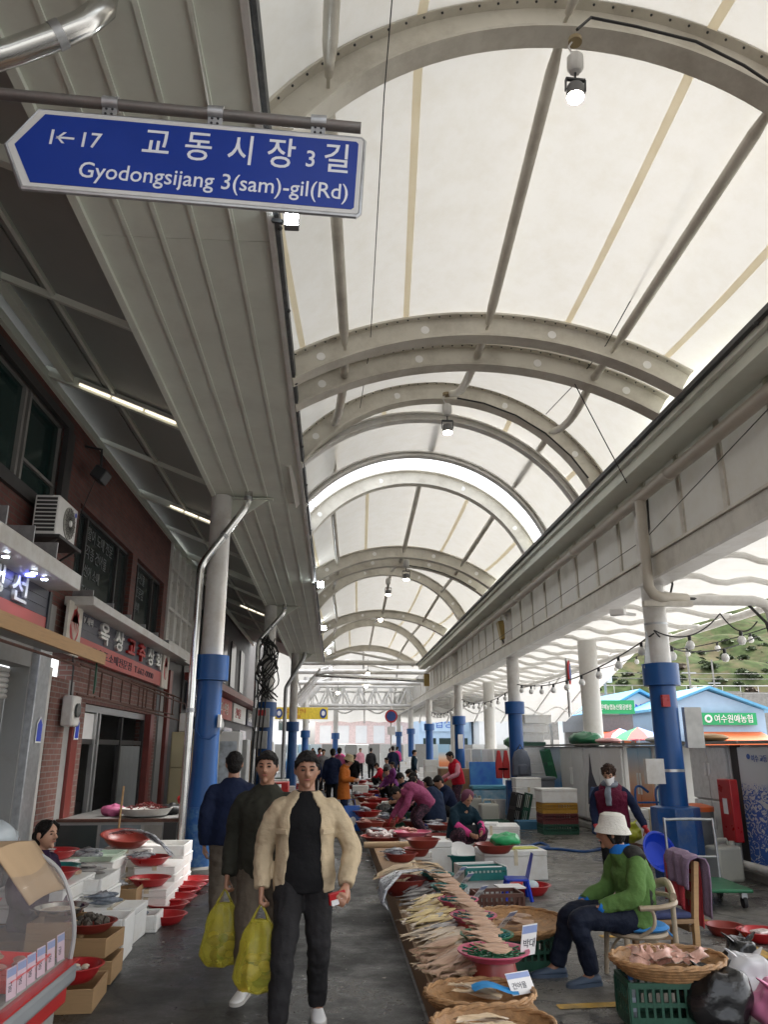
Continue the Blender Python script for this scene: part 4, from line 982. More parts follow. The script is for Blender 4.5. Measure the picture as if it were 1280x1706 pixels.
t = thing('blue_shop', 'pale blue shop front with faded lettering beyond the far columns', 'building', (0, 75, 0)); part(MB().bx(8, 13, 0, 8, 0, 5.2), 'wall', m_bwall, t); sgx = part(MB().bx(8.2, 12.8, -.2, -.01, 3.2, 4.8), 'signboard', m_bwall, t); text('수협상회', 1.0, lg, 'lettering', sgx, (8.5, -.22, 3.6), (R(90), 0, 0), .02)
for k in range(3): part(MB().bx(8.4 + k * 1.5, 9.6 + k * 1.5, -.05, -.01, .2, 2.6), 'window', m_glass_d, t)
t = thing('pink_building', 'pale pink low building behind the end fence', 'building', (0, 85, 0)); part(MB().bx(-2, 9.5, 0, 8, 0, 5.0), 'wall', M('pink_wall', (.66, .52, .49), .6), t); part(MB().bx(-2.3, 9.8, -1.2, 8.3, 5.0, 5.3), 'roof', m_redtrim, t)
for k in range(6): part(MB().bx(-1.5 + k * 1.9, -.3 + k * 1.9, -.05, -.01, 2.2, 4.0), 'window', m_bwhite, t)
t = thing('white_building', 'white tall building behind the shop side of the lane end', 'building', (0, 80, 0)); part(MB().bx(-20, -3, 0, 8, 0, 8), 'wall', m_bwhite, t)
for k in range(6): part(MB().bx(-18 + k * 2.5, -16.6 + k * 2.5, -.05, -.01, 3.4, 5.0), 'window', m_glass_d, t)
# parked vehicles behind the fence
for k, (x, m, lab) in enumerate(((2.0, m_bwhite, 'white van parked behind the end fence'), (-2.6, M('silver_paint', (.5, .52, .54), .3, metal=.3), 'silver van parked behind the end fence'))):
    t = thing('parked_van', lab, 'van', (x, 66, .04))
    part(MB().rings([[(-2.1, y, .4), (2.1, y, .4), (2.1, y, 1.1), (1.55, y * .9, 1.35), (1.0, y * .85, 1.95), (-2.0, y * .85, 2.0)] for y in (-.85, .85)]), 'body', m, t, bevel=.06)
    part(MB().bx(-1.8, .9, -.80, -.77, 1.3, 1.8), 'window', m_glass_d, t)
    for wx in (-1.35, 1.35):
        for wy in (-.8, .8): part(MB().lathe([(.34, -.1), (.34, .1)], 18, (wx, wy, .34), Matrix.Rotation(R(90), 3, 'X')), 'wheel', m_rubber, t)
# parasols
def parasol(px, ypx, Y, cols, lab):
    p = py(px, ypx, Y); t = thing('parasol', lab, 'parasol', (p.x, p.y, 0))
    part(MB().tube([(0, 0, 0), (0, 0, p.z)], .04, 8), 'pole', m_alu, t)
    for k in range(8):
        a0, a1 = k * math.pi / 4, (k + 1) * math.pi / 4; r_ = 1.75
        part(MB().add([(0, 0, p.z), (r_ * .6 * math.cos(a0), r_ * .6 * math.sin(a0), p.z - .35), (r_ * math.cos(a0), r_ * math.sin(a0), p.z - .8), (r_ * .96 * math.cos((a0 + a1) / 2), r_ * .96 * math.sin((a0 + a1) / 2), p.z - .76), (r_ * math.cos(a1), r_ * math.sin(a1), p.z - .8), (r_ * .6 * math.cos(a1), r_ * .6 * math.sin(a1), p.z - .35)], [(0, 1, 2, 3, 4, 5)]), 'gore', cols[k % len(cols)], t)
cR, cB, cG, cW = M('par_red', (.6, .06, .05), .6), M('par_blue', (.05, .15, .5), .6), M('par_green', (.05, .35, .15), .6), m_paper
parasol(1033, 1213, 52, [cR, cW, cB, cW], 'red, white and blue parasol beyond the freezers'); parasol(1063, 1211, 50, [cG, cR, cB, cW], 'multicoloured parasol with green gores beyond the freezers')
# utility poles
for px, Yp, lab in ((1017, 80, 'thin utility pole left of the near column'), (920, 78, 'thin white pole behind the string lights'), (1162, 95, 'utility pole with boxes in front of the hillside'), (1203, 110, 'slim lamp post at the foot of the hill')):
    a = py(px, 1240, Yp); t = thing('utility_pole', lab, 'pole', (a.x, a.y, 0)); part(MB().tube([(0, 0, 0), (0, 0, 14)], [.17, .12], 8), 'pole', m_conc, t); part(MB().bx(-.9, .9, -.06, .06, 10.6, 10.75), 'cross_arm', m_galv, t); part(MB().bx(.2, .7, -.2, .2, 8.2, 9.1), 'transformer', m_steel_w, t)
t = thing('power_lines', 'power lines strung in front of the hillside', 'cable', (0, 90, 0))
for k, z in enumerate((9.2, 10.1, 10.8, 8.4)): part(wire(sag((8, k, z), (110, 8, z + 1.5), .9, 14), .035, 4), 'line', m_wire, t)

# ============================================================ string lights
m_bulb = M('frosted_bulb', (.72, .72, .70), .35, .03); m_sock = m_black
def bulb_src():
    t = thing('string_bulb', 'unlit frosted globe bulb on the black light string', 'bulb', (0, 0, 0), 0, 'globe bulbs on the light strings')
    part(MB().lathe([(.001, -.155), (.03, -.147), (.045, -.12), (.047, -.10), (.036, -.07), (.018, -.055)], 14), 'globe', m_bulb, t)
    part(MB().lathe([(.018, -.056), (.02, -.01), (.012, 0)], 10), 'socket', m_sock, t); return t
bsrc = bulb_src(); used = [False]
def bulb(p, s=1.0):
    if not used[0]: used[0] = True; place(bsrc, p, (0, 0, 0), s)
    else: dup(bsrc, p, (0, 0, random.random()), s)
def string(pts_list, n, lab, s=1.0, sg=.25):
    t = thing('light_string', lab, 'light string', (0, 0, 0))
    for a, b_ in zip(pts_list[:-1], pts_list[1:]):
        q = sag(a, b_, sg, 14); part(wire(q, .011, 5), 'cord', m_wire, t)
        for k in range(n):
            u = (k + .5) / n * 14; i = int(u); p = q[i].lerp(q[min(i + 1, 14)], u - i); bulb(p, s)
A1 = py(1090, 1055, 10.6); A2 = py(862, 1140, 20); A3 = py(770, 1165, 29)
string([A1, A2, A3, py(718, 1185, 38.5)], 9, 'black light string between the blue columns', 1.25, .28)
string([py(1090, 1050, 10.6), py(1200, 1022, 10.9), py(1262, 1035, 10.9)], 1, 'black light string from the near column to the outer pipe', 1.3, .2)
string([py(1090, 1050, 10.6), py(1145, 1085, 11.2), py(1262, 1060, 12)], 1, 'slack light string hanging right of the near column', 1.3, .08)
string([py(1280, 1045, 14), py(1080, 1085, 18), py(960, 1120, 25), py(860, 1145, 34)], 4, 'farther light string along the outer canopy edge', 1.2, .1)
# ============================================================ people
def cloth(name, col, bump=.35, rough=.8, var=.15, bscale=9, dirt=None):
    return M(name, col, rough, var, 5, min(1, bump * 2), bscale * 1.6, rvar=.06, spec=.12, dirt=dirt)
def pattern_cloth(name, cols, scale=26, bump=.3):
    """small printed flower pattern"""
    if name in MATS: return MATS[name]
    m = M(name, cols[0], .85, .1, 4, bump, 9); t = m.node_tree; N = t.nodes; L = t.links; b = N['Principled BSDF']
    tc = N.new('ShaderNodeTexCoord'); vo = N.new('ShaderNodeTexVoronoi'); vo.inputs['Scale'].default_value = scale; L.new(tc.outputs['Object'], vo.inputs['Vector'])
    r = N.new('ShaderNodeValToRGB'); r.color_ramp.interpolation = 'CONSTANT'
    r.color_ramp.elements[0].color = (*cols[1], 1); r.color_ramp.elements[1].position = .28; r.color_ramp.elements[1].color = (*cols[0], 1)
    e = r.color_ramp.elements.new(.62); e.color = (*cols[2], 1)
    L.new(vo.outputs['Distance'], r.inputs['Fac']); L.new(r.outputs[0], b.inputs['Base Color']); return m
def stripe_cloth(name, c1, c2, scale=60):
    if name in MATS: return MATS[name]
    m = M(name, c1, .85, .1, 4, .3, 9); t = m.node_tree; N = t.nodes; L = t.links; b = N['Principled BSDF']
    tc = N.new('ShaderNodeTexCoord'); wv = N.new('ShaderNodeTexWave'); wv.inputs['Scale'].default_value = scale; wv.bands_direction = 'Z'; wv.inputs['Distortion'].default_value = 2; L.new(tc.outputs['Object'], wv.inputs['Vector'])
    r = N.new('ShaderNodeValToRGB'); r.color_ramp.elements[0].color = (*c1, 1); r.color_ramp.elements[1].color = (*c2, 1); L.new(wv.outputs['Fac'], r.inputs['Fac']); L.new(r.outputs[0], b.inputs['Base Color']); return m
m_skin = M('skin', (.46, .255, .165), .5, .12, 7, .05, 90, sub=.08)
m_skin_d = M('skin_tanned', (.36, .185, .115), .5, .12, 7, .05, 90, sub=.08)
m_hair = M('hair_black', (.010, .008, .007), .6, .3, 40, .5, 70, spec=.2)
m_hairb = M('hair_brown', (.04, .02, .013), .6, .3, 40, .6, 60, spec=.2)
m_eye = M('eye_dark', (.012, .008, .006), .2); m_lip = M('lip', (.36, .12, .10), .5)
m_shoe_w = M('shoe_white', (.72, .72, .72), .5, .06, 8, .05); m_shoe_d = M('shoe_dark', (.03, .03, .035), .6); m_sole = M('sole', (.6, .58, .55), .6)
tex_f = bpy.data.textures.new('folds', 'CLOUDS'); tex_f.noise_scale = .12; tex_f.noise_depth = 2
tex_g = bpy.data.textures.new('creases', 'STUCCI'); tex_g.noise_scale = .055; tex_g.turbulence = 6
tex_h = bpy.data.textures.new('curls', 'CLOUDS'); tex_h.noise_scale = .022; tex_h.noise_depth = 1

def mods(o, voxel, smooth=3, disp=0.0, tex=None):
    r = o.modifiers.new('skin', 'REMESH'); r.mode = 'VOXEL'; r.voxel_size = voxel; r.use_smooth_shade = True
    if smooth: s = o.modifiers.new('soft', 'SMOOTH'); s.iterations = smooth; s.factor = .5
    if disp: d = o.modifiers.new('folds', 'DISPLACE'); d.texture = tex or tex_f; d.strength = disp; d.mid_level = .5; d.texture_coords = 'LOCAL'
    if disp > .015 and tex is None: d = o.modifiers.new('creases', 'DISPLACE'); d.texture = tex_g; d.strength = disp * .35; d.mid_level = .5; d.texture_coords = 'LOCAL'
    return o
def bez(pts, n=4):
    """smooth path through points"""
    P_ = [Vector(p) for p in pts]; out = []
    for i in range(len(P_) - 1):
        p0 = P_[max(0, i - 1)]; p1 = P_[i]; p2 = P_[i + 1]; p3 = P_[min(len(P_) - 1, i + 2)]
        for k in range(n):
            t = k / n
            out.append(.5 * ((2 * p1) + (p2 - p0) * t + (2 * p0 - 5 * p1 + 4 * p2 - p3) * t * t + (3 * p1 - p0 - 3 * p2 + p3) * t ** 3))
    out.append(P_[-1]); return out
def lerpl(l, n): # radii to match bez
    o = []
    for i in range(len(l) - 1):
        for k in range(n): o.append(l[i] + (l[i + 1] - l[i]) * k / n)
    return o + [l[-1]]
_wr = random.Random(77)
def limb(mb, pts, rad, n=12, flat=1.0, wr=0.0, up=None):
    k = 9 if wr else 5; P_ = bez(pts, k); r_ = lerpl(rad, k)
    if wr:      # cloth gathers into uneven rings along a limb
        ph = _wr.random() * 6
        r_ = [r * (1 + wr * math.sin(i * 2.1 + ph) * (.4 + .6 * _wr.random())) for i, r in enumerate(r_)]
        P_ = [p + Vector((_wr.uniform(-1, 1), _wr.uniform(-1, 1), _wr.uniform(-1, 1))) * wr * .35 * r for p, r in zip(P_, r_)]
    mb.tube(P_, r_, n, True, flat, up)
def hand(mb, w, d, nrm, side, curl=.5, sc=1.0, thumb=.5):
    w = Vector(w); d = Vector(d).normalized(); nrm = Vector(nrm); nrm = (nrm - d * nrm.dot(d)).normalized(); s = d.cross(nrm) * side
    rs = []
    for t, hw, ht in ((-.02, .024, .019), (.02, .03, .018), (.055, .039, .016), (.085, .039, .014)):
        c = w + d * t * sc
        rs.append([c + (s * math.cos(a) * hw + nrm * math.sin(a) * ht) * sc for a in [2 * math.pi * j / 10 for j in range(10)]])
    mb.rings(rs)
    for k, (off, L_) in enumerate(((.030, .070), (.010, .080), (-.011, .075), (-.031, .058))):
        p = w + (d * .078 + s * off) * sc; dd = (d + s * off * 3).normalized(); pts = [p - d * .012]
        ang = 0; ax = dd
        for j, f in enumerate((.45, .31, .24)):
            ang += curl * (1.0 if j else .8) * (1 + .08 * k)
            v = (dd * math.cos(ang) + nrm * math.sin(ang)).normalized()
            p = p + v * L_ * f * sc; pts.append(p)
        mb.tube(pts, [.0098 * sc, .0094 * sc, .0088 * sc, .0072 * sc], 8)
    b = w + (d * .022 + s * .028) * sc; v1 = (d * .65 + s * .65 + nrm * .35 * (.5 + thumb)).normalized(); v2 = (d * .8 + s * .15 + nrm * (.3 + thumb)).normalized()
    mb.tube([b - v1 * .01, b + v1 * .038 * sc, b + v1 * .038 * sc + v2 * .032 * sc], [.0125 * sc, .0105 * sc, .0085 * sc], 8)
def head_shape(mb, c, m, k=1.0):
    n, kk = 22, 16; rs = []
    for i in range(kk + 1):
        th = math.pi * (i + .05) / (kk + .1); ring = []
        for j in range(n):
            a = 2 * math.pi * j / n; x, y, z = math.sin(th) * math.cos(a), math.sin(th) * math.sin(a), -math.cos(th)
            px, py_, pz = .076 * x, .096 * y, .115 * z
            if z < 0: px *= 1 - .28 * (-z) ** 1.6; py_ *= 1 - .18 * (-z) ** 1.5; py_ += -.020 * (-z) ** 1.5
            if y < 0 and z < .35: py_ *= .95
            if y < -.5 and abs(abs(x) - .36) < .24 and abs(z - .02) < .16: py_ += .009        # eye sockets
            if y < -.6 and abs(z - .27) < .12: py_ -= .004                                         # brow
            if y < -.6 and -.75 < z < -.35 and abs(x) < .4: py_ -= .005                            # muzzle
            ring.append(c + m @ Vector((px, py_, pz)) * k)
        rs.append(ring)
    mb.rings(rs)
    T_ = lambda x, y, z: c + m @ Vector((x, y, z)) * k
    mb.tube([T_(0, -.085, .025), T_(0, -.100, -.002), T_(0, -.112, -.022), T_(0, -.094, -.034)], [.008 * k, .011 * k, .015 * k, .012 * k], 8)
    mb.ball(T_(.012, -.094, -.027), .009 * k, 8, 6); mb.ball(T_(-.012, -.094, -.027), .009 * k, 8, 6)
    for sx in (-1, 1): mb.ball(T_(sx * .079, .012, -.005), (.010 * k, .018 * k, .030 * k), 8, 8, m)
    mb.ball(T_(0, -.074, -.094), .019 * k, 8, 6)

def person(label, loc, rz, J, skin=None, voxel=.009, top=None, sleeves=None, pants=None, hair='short', hairm=None, look=(0, 0), shoes=None, gloves=None, vest=None, hems=None, coat=0.0, opn=0.0,
           shirt=None, hat=None, mask=False, scarf=None, handspec=None, hs=1.0, fat=1.0, cols=None, scale=1.0, sleeve_len=1.0, boots=False, near=True, group=None, face=True):
    t = thing('person', label, 'person', loc, rz, group); t.scale = (scale,) * 3
    skin = skin or m_skin
    D = dict(pelvis=(0, 0, .93), waist=(0, 0, 1.08), chest=(0, -.01, 1.26), neck=(0, .005, 1.42), head=(0, -.02, 1.575),
             shL=(.175, 0, 1.37), elL=(.235, .03, 1.11), wrL=(.245, -.05, .88), shR=(-.175, 0, 1.37), elR=(-.235, .03, 1.11), wrR=(-.245, -.05, .88),
             hipL=(.09, 0, .90), knL=(.1, -.02, .49), anL=(.105, .02, .085), hipR=(-.09, 0, .90), knR=(-.1, -.02, .49), anR=(-.105, .02, .085), toeL=(.1, -1, 0), toeR=(-.1, -1, 0))
    D.update(J); j = {k: Vector(v) for k, v in D.items()}
    hm = (Euler((-look[1], 0, look[0])).to_matrix())
    # --- body
    mb = MB(); head_shape(mb, j['head'], hm, hs)
    limb(mb, [j['neck'] - V(0, 0, .04), (j['neck'] + j['head']) / 2 + V(0, .008, -.01), j['head'] + hm @ V(0, .015, -.05)], [.062, .054, .056])
    limb(mb, [j['pelvis'], j['waist'], j['chest'], j['neck'] - V(0, 0, .03)], [.11, .10, .115, .07], 12)
    for sd, sg in (('L', 1), ('R', -1)):
        limb(mb, [j['chest'].lerp(j['sh' + sd], .5), j['sh' + sd] + V(0, 0, -.03) - (j['sh' + sd] - j['chest']) * .12, j['sh' + sd].lerp(j['el' + sd], .5), j['el' + sd], j['wr' + sd]], [.04, .036, .036, .034, .026])
        limb(mb, [j['pelvis'], j['hip' + sd], j['kn' + sd], j['an' + sd]], [.06, .052, .034, .030])
        fd = (j['wr' + sd] - j['el' + sd]).normalized()
        hsx = (handspec or {}).get(sd, {})
        hand(mb, j['wr' + sd] + fd * .015, hsx.get('d', fd), hsx.get('n', V(-sg, -.25, 0)), hsx.get('side', sg), hsx.get('curl', .45), hsx.get('sc', 1.0), hsx.get('thumb', .4))
        tv = j['toe' + sd]; tv = Vector((tv.x, tv.y, 0)).normalized()
        limb(mb, [j['an' + sd], j['an' + sd] + tv * .05 - V(0, 0, .045), j['an' + sd] + tv * .13 - V(0, 0, .06)], [.036, .034, .022])
    body = part(mb, 'body', skin, t); mods(body, voxel, 2)
    # --- face
    T_ = lambda x, y, z: j['head'] + hm @ Vector((x, y, z)) * hs
    if face:
        for sx in (-1, 1):
            e = part(MB().ball(T_(sx * .030, -.083, .006), (.013 * hs, .007 * hs, .0062 * hs), 10, 8, hm), 'eye', m_eye, t)
            part(MB().tube([T_(sx * .014, -.093, .026), T_(sx * .032, -.092, .031), T_(sx * .048, -.080, .025)], [.003 * hs, .0042 * hs, .002 * hs], 6), 'eyebrow', hairm or m_hair, t)
        if not mask: part(MB().tube([T_(-.023, -.088, -.056), T_(-.008, -.098, -.053), T_(0, -.099, -.055), T_(.008, -.098, -.053), T_(.023, -.088, -.056)], [.003, .0058, .006, .0058, .003], 6, flat=.8), 'mouth', m_lip, t)
    if mask:
        part(MB().grid(lambda u, v: T_((u - .5) * .150 * (1 - .25 * v), -.122 + .10 * (2 * abs(u - .5)) ** 2.2 + .012 * (1 - abs(2 * v - 1)) * -1 + .012 * v, .0 - .10 * v), 14, 6), 'face_mask', m_paper, t)
        for sx in (-1, 1): part(MB().tube([T_(sx * .072, -.03, -.015), T_(sx * .08, .01, .0)], .002, 4).tube([T_(sx * .068, -.03, -.06), T_(sx * .08, .01, -.02)], .002, 4), 'mask_loop', m_paper, t)
    # --- hair
    hmtl = hairm or m_hair
    if hair:
        hb = MB()
        if hair == 'short':
            hb.ball(T_(0, .014, .030), (.083 * hs, .098 * hs, .096 * hs), 18, 14, hm); hb.ball(T_(0, .045, -.02), (.070 * hs, .066 * hs, .075 * hs), 14, 10, hm)
            for k in range(9): hb.tube([T_((k - 4) * .012, -.03, .112 - .0022 * (k - 4) ** 2), T_((k - 4) * .017, -.080, .086 - .0016 * (k - 4) ** 2), T_((k - 4) * .0185 + .004, -.092, .060 - .004 * abs(k - 4))], [.012 * hs, .012 * hs, .004 * hs], 6)
            for sx in (-1, 1): hb.tube([T_(sx * .075, -.02, .06), T_(sx * .080, -.018, .0)], [.016 * hs, .005 * hs], 6)
        elif hair == 'perm':
            rr = random.Random(5)
            hb.ball(T_(0, .02, .035), (.092 * hs, .105 * hs, .10 * hs), 18, 14, hm); hb.ball(T_(0, .05, -.03), (.08 * hs, .07 * hs, .08 * hs), 14, 10, hm)
            for k in range(70):
                a, b_ = rr.random() * 6.28, rr.random() * 1.5
                p = Vector((math.cos(a) * math.sin(b_) * .092, .02 + math.sin(a) * math.sin(b_) * .105, .035 + math.cos(b_) * .098))
                if p.y < -.06 and p.z < .06: continue
                hb.ball(T_(*p), .018 * hs, 7, 5)
        elif hair == 'tied':
            hb.ball(T_(0, .014, .030), (.081 * hs, .097 * hs, .093 * hs), 18, 14, hm); hb.ball(T_(0, .04, -.03), (.072 * hs, .07 * hs, .085 * hs), 14, 10, hm)
            hb.ball(T_(0, .11, -.01), .035 * hs, 10, 8)
            for sx in (-1, 1): hb.tube([T_(sx * .01, -.05, .105), T_(sx * .05, -.082, .07), T_(sx * .076, -.05, .02), T_(sx * .078, -.01, -.03)], [.016 * hs, .013 * hs, .012 * hs, .006 * hs], 7)
        elif hair == 'back':
            hb.ball(T_(0, .03, .0), (.080 * hs, .08 * hs, .09 * hs), 16, 12, hm)
            for sx in (-1, 1): hb.tube([T_(sx * .07, -.02, .05), T_(sx * .082, -.01, -.01), T_(sx * .075, .02, -.07)], [.02 * hs, .018 * hs, .01 * hs], 7)
        o = part(hb, 'hair', hmtl, t); mods(o, voxel * .8, 1, .012 * (2.0 if hair == 'perm' else .8), tex_h)
    if hat:
        o = MB().lathe([(.0005, .135), (.06, .132), (.088, .115), (.098, .07), (.104, .035), (.110, .028), (.127, .0), (.133, -.016), (.130, -.019), (.124, -.004), (.106, .022), (.1, .03)], 32, (0, 0, 0), None, False, .012, 3)
        ho = part(o, 'bucket_hat', hat, t); ho.location = T_(0, .012, .02); ho.rotation_euler = Euler((-look[1] + R(-5), 0, look[0])); ho.scale = (hs, hs * 1.08, hs)
        sq = MB()
        for k in range(4): sq.lathe([(.1135 + .0045 * k, .022 - .0085 * k), (.114 + .0045 * k, .025 - .0085 * k)], 32, (0, 0, 0), None, False)
        s2 = part(sq, 'stitching', hat, ho)
    # --- garments
    lat_h = (j['hipL'] - j['hipR']).normalized(); lat_s = (j['shL'] - j['shR']).normalized()
    def torso(mb, pad, hem, opened=0.0, wall=.014, shr=1.0, low=None, coll=.075, sb=.075):
        shm = (j['shL'] + j['shR']) / 2; sw = (j['shL'] - j['shR']).length / 2
        down = (j['pelvis'] - j['waist']).normalized()
        st = [(j['pelvis'] + down * hem, .170, .118), (j['pelvis'], .172, .122), (j['waist'], .160, .115), (j['chest'], .172, .122), (shm - (shm - j['chest']) * .3, sw * .88, .096), (j['neck'] - (j['neck'] - shm) * .5, sw * .60, .076), (j['neck'] + V(0, 0, .018), coll - .015, coll - .013)]
        if low is not None: st[0] = (j['pelvis'] + down * hem, low[0], low[1])
        P_ = bez([s[0] for s in st], 4); Wd = lerpl([s[1] * fat for s in st], 4); Dp = lerpl([s[2] * fat for s in st], 4)
        rs = []; n = 26
        for i, p in enumerate(P_):
            f = i / (len(P_) - 1); la = lat_h.lerp(lat_s, min(1, f * 1.4)).normalized()
            tg = (P_[min(i + 1, len(P_) - 1)] - P_[max(0, i - 1)]).normalized(); fw = tg.cross(la).normalized() * -1
            if fw.length < .5: fw = V(0, -1, 0)
            la = (la - tg * la.dot(tg)).normalized()
            wv, dv = Wd[i] + pad, Dp[i] + pad
            if not opened: rs.append([p + la * math.cos(a) * wv + fw * math.sin(a) * dv for a in [2 * math.pi * q / n for q in range(n)]])
            else:
                g = opened * (1.15 - .55 * f)
                an = [math.pi / 2 + g + (2 * math.pi - 2 * g) * q / (n - 1) for q in range(n)]
                rs.append([p + la * math.cos(a) * wv + fw * math.sin(a) * dv for a in an] + [p + la * math.cos(a) * (wv - wall) + fw * math.sin(a) * (dv - wall) for a in an[::-1]])
        mb.rings(rs)
    def arms(mb, pad, ln=1.0, cuff=True):
        for sd in 'LR':
            w_ = j['el' + sd].lerp(j['wr' + sd], ln)
            limb(mb, [j['chest'].lerp(j['sh' + sd], .6), j['sh' + sd] + V(0, 0, -.025) - (j['sh' + sd] - j['chest']) * .08, j['sh' + sd].lerp(j['el' + sd], .5), j['el' + sd], j['el' + sd].lerp(w_, .6), w_], [.055 + pad, .056 + pad, .057 + pad, .052 + pad, .048 + pad, .038 + pad * .7], wr=.022)
            if cuff: d = (w_ - j['el' + sd]).normalized(); mb.tube([w_ - d * .035, w_ + d * .006], .040 + pad * .7, 14)
    if shirt:
        mb = MB(); torso(mb, .004, .10); o = part(mb, 'shirt', shirt, t); mods(o, voxel * 1.4, 3, .012)
    if top:
        mb = MB(); torso(mb, .018, .10 if hems is None else hems, opn, low=(.2, .15) if coat else None); arms(mb, .014, sleeve_len)
        if coat: pass
        # collar
        mb.tube([j['neck'] + V(0, .0, -.02), j['neck'] + V(0, -.004, .03)], [.078, .072], 16) if not opn else None
        o = part(mb, 'jacket', top, t); mods(o, voxel * 1.35, 4, .026)
    if vest:
        mb = MB(); torso(mb, .034, .10 if hems is None else hems, .0 if not opn else opn)
        o = part(mb, 'vest', vest, t); mods(o, voxel * 1.4, 3, .02)
    if sleeves:
        mb = MB(); arms(mb, .010, sleeve_len, False); torso(mb, .006, .04); o = part(mb, 'sweater', sleeves, t); mods(o, voxel * 1.4, 3, .02)
    if pants:
        mb = MB()
        up = (j['waist'] - j['pelvis']).normalized()
        limb(mb, [j['pelvis'] + up * .06, j['pelvis'], (j['hipL'] + j['hipR']) / 2 - up * .03], [.140 * fat, .148 * fat, .11], 16, .76, 0, (0, 1, 0))
        for sd in 'LR':
            dn = (j['an' + sd] - j['kn' + sd]).normalized()
            limb(mb, [j['pelvis'].lerp(j['hip' + sd], .8), j['hip' + sd].lerp(j['kn' + sd], .25), j['kn' + sd], j['kn' + sd].lerp(j['an' + sd], .5), j['an' + sd] - dn * (.0 if not boots else .22)], [.105 * fat, .098 * fat, .076, .070, .062 if not boots else .07], wr=.03)
        o = part(mb, 'trousers', pants, t); mods(o, voxel * 1.35, 4, .026)
    # --- shoes
    sm = shoes or m_shoe_d
    for sd in 'LR':
        tv = j['toe' + sd]; tv = Vector((tv.x, tv.y, 0)).normalized(); sv = Vector((-tv.y, tv.x, 0)); a = j['an' + sd]; g = Vector((a.x, a.y, a.z - .085))
        mb = MB(); rs = []
        for f, hw, ht in ((-.075, .020, .05), (-.065, .032, .075), (-.02, .037, .085), (.04, .040, .078), (.10, .046, .055), (.15, .044, .045), (.185, .030, .036), (.195, .012, .028)):
            c = g + tv * f
            rs.append([c + sv * hw * x_ + V(0, 0, .018 + (ht - .018) * z_) for x_, z_ in ((-1, 0), (-1.02, .35), (-.8, .75), (-.35, 1), (.35, 1), (.8, .75), (1.02, .35), (1, 0))])
        mb.rings(rs)
        if boots: mb.tube([a + V(0, 0, -.03), a + V(0, 0, .12), a + V(0, 0, .26)], [.052, .062, .070], 14)
        sh_ = part(mb, 'boot' if boots else 'shoe', sm, t); ss = sh_.modifiers.new('s', 'SUBSURF'); ss.levels = 1; ss.render_levels = 1
        sl2 = MB(); rs = []
        for f, hw in ((-.08, .018), (-.066, .036), (.0, .040), (.06, .044), (.12, .050), (.165, .044), (.192, .03), (.205, .01)):
            c = g + tv * f
            rs.append([c + sv * hw + V(0, 0, .0), c + sv * hw + V(0, 0, .024), c - sv * hw + V(0, 0, .024), c - sv * hw + V(0, 0, .0)])
        sl2.rings(rs); part(sl2, 'sole', m_sole if shoes == m_shoe_w else sm, sh_)
    if gloves:
        for sd in 'LR':
            sg = 1 if sd == 'L' else -1
            fd = (j['wr' + sd] - j['el' + sd]).normalized(); mb = MB(); hsx = (handspec or {}).get(sd, {})
            limb(mb, [j['wr' + sd] - fd * .14, j['wr' + sd] - fd * .05, j['wr' + sd] + fd * .02], [.048, .044, .034], 12)
            hand(mb, j['wr' + sd] + fd * .015, hsx.get('d', fd), hsx.get('n', V(-sg, -.25, 0)), hsx.get('side', sg), hsx.get('curl', .45), 1.12 * hsx.get('sc', 1.0), hsx.get('thumb', .4))
            o = part(mb, 'rubber_glove', gloves, t); mods(o, voxel * .8, 1)
    if scarf:
        mb = MB(); n = j['neck']
        mb.tube([n + V(math.cos(a) * .082, math.sin(a) * .08 - .01, .01 + .015 * math.sin(2 * a)) for a in [k * .45 for k in range(15)]], .034, 10)
        mb.tube([n + V(-.01, -.08, .0), n + V(-.03, -.14, -.1), n + V(-.02, -.155, -.26)], [.04, .05, .045], 10, flat=.5)
        o = part(mb, 'scarf', scarf, t); mods(o, voxel * 1.3, 2, .02)
    return t
# ============================================================ containers
def foam_box(lab, c, size, rz=0, lid=False, group=None, m=None, name='foam_box', wall=.028):
    w_, d, h = size; m = m or m_styro
    t = thing(name, lab, 'box', c, rz, group)
    mb = MB()
    if lid: mb.bx(-w_ / 2, w_ / 2, -d / 2, d / 2, 0, h * .8)
    else:
        mb.bx(-w_ / 2, w_ / 2, -d / 2, d / 2, 0, .03)
        for a in ((-w_ / 2, -w_ / 2 + wall, -d / 2, d / 2), (w_ / 2 - wall, w_ / 2, -d / 2, d / 2), (-w_ / 2 + wall, w_ / 2 - wall, -d / 2, -d / 2 + wall), (-w_ / 2 + wall, w_ / 2 - wall, d / 2 - wall, d / 2)): mb.bx(*a, .03, h)
    part(mb, 'box', m, t, bevel=.008)
    if lid and m is m_styro and random.random() < .45: part(MB().bx(-.025, .025, -d / 2 - .0075, d / 2 + .0075, h * .5, h + .0015), 'tape', M('clear_tape', (.62, .55, .40), .25), t)
    if lid: part(MB().bx(-w_ / 2 - .006, w_ / 2 + .006, -d / 2 - .006, d / 2 + .006, h * .805, h), 'lid', m, t, bevel=.012)
    return t
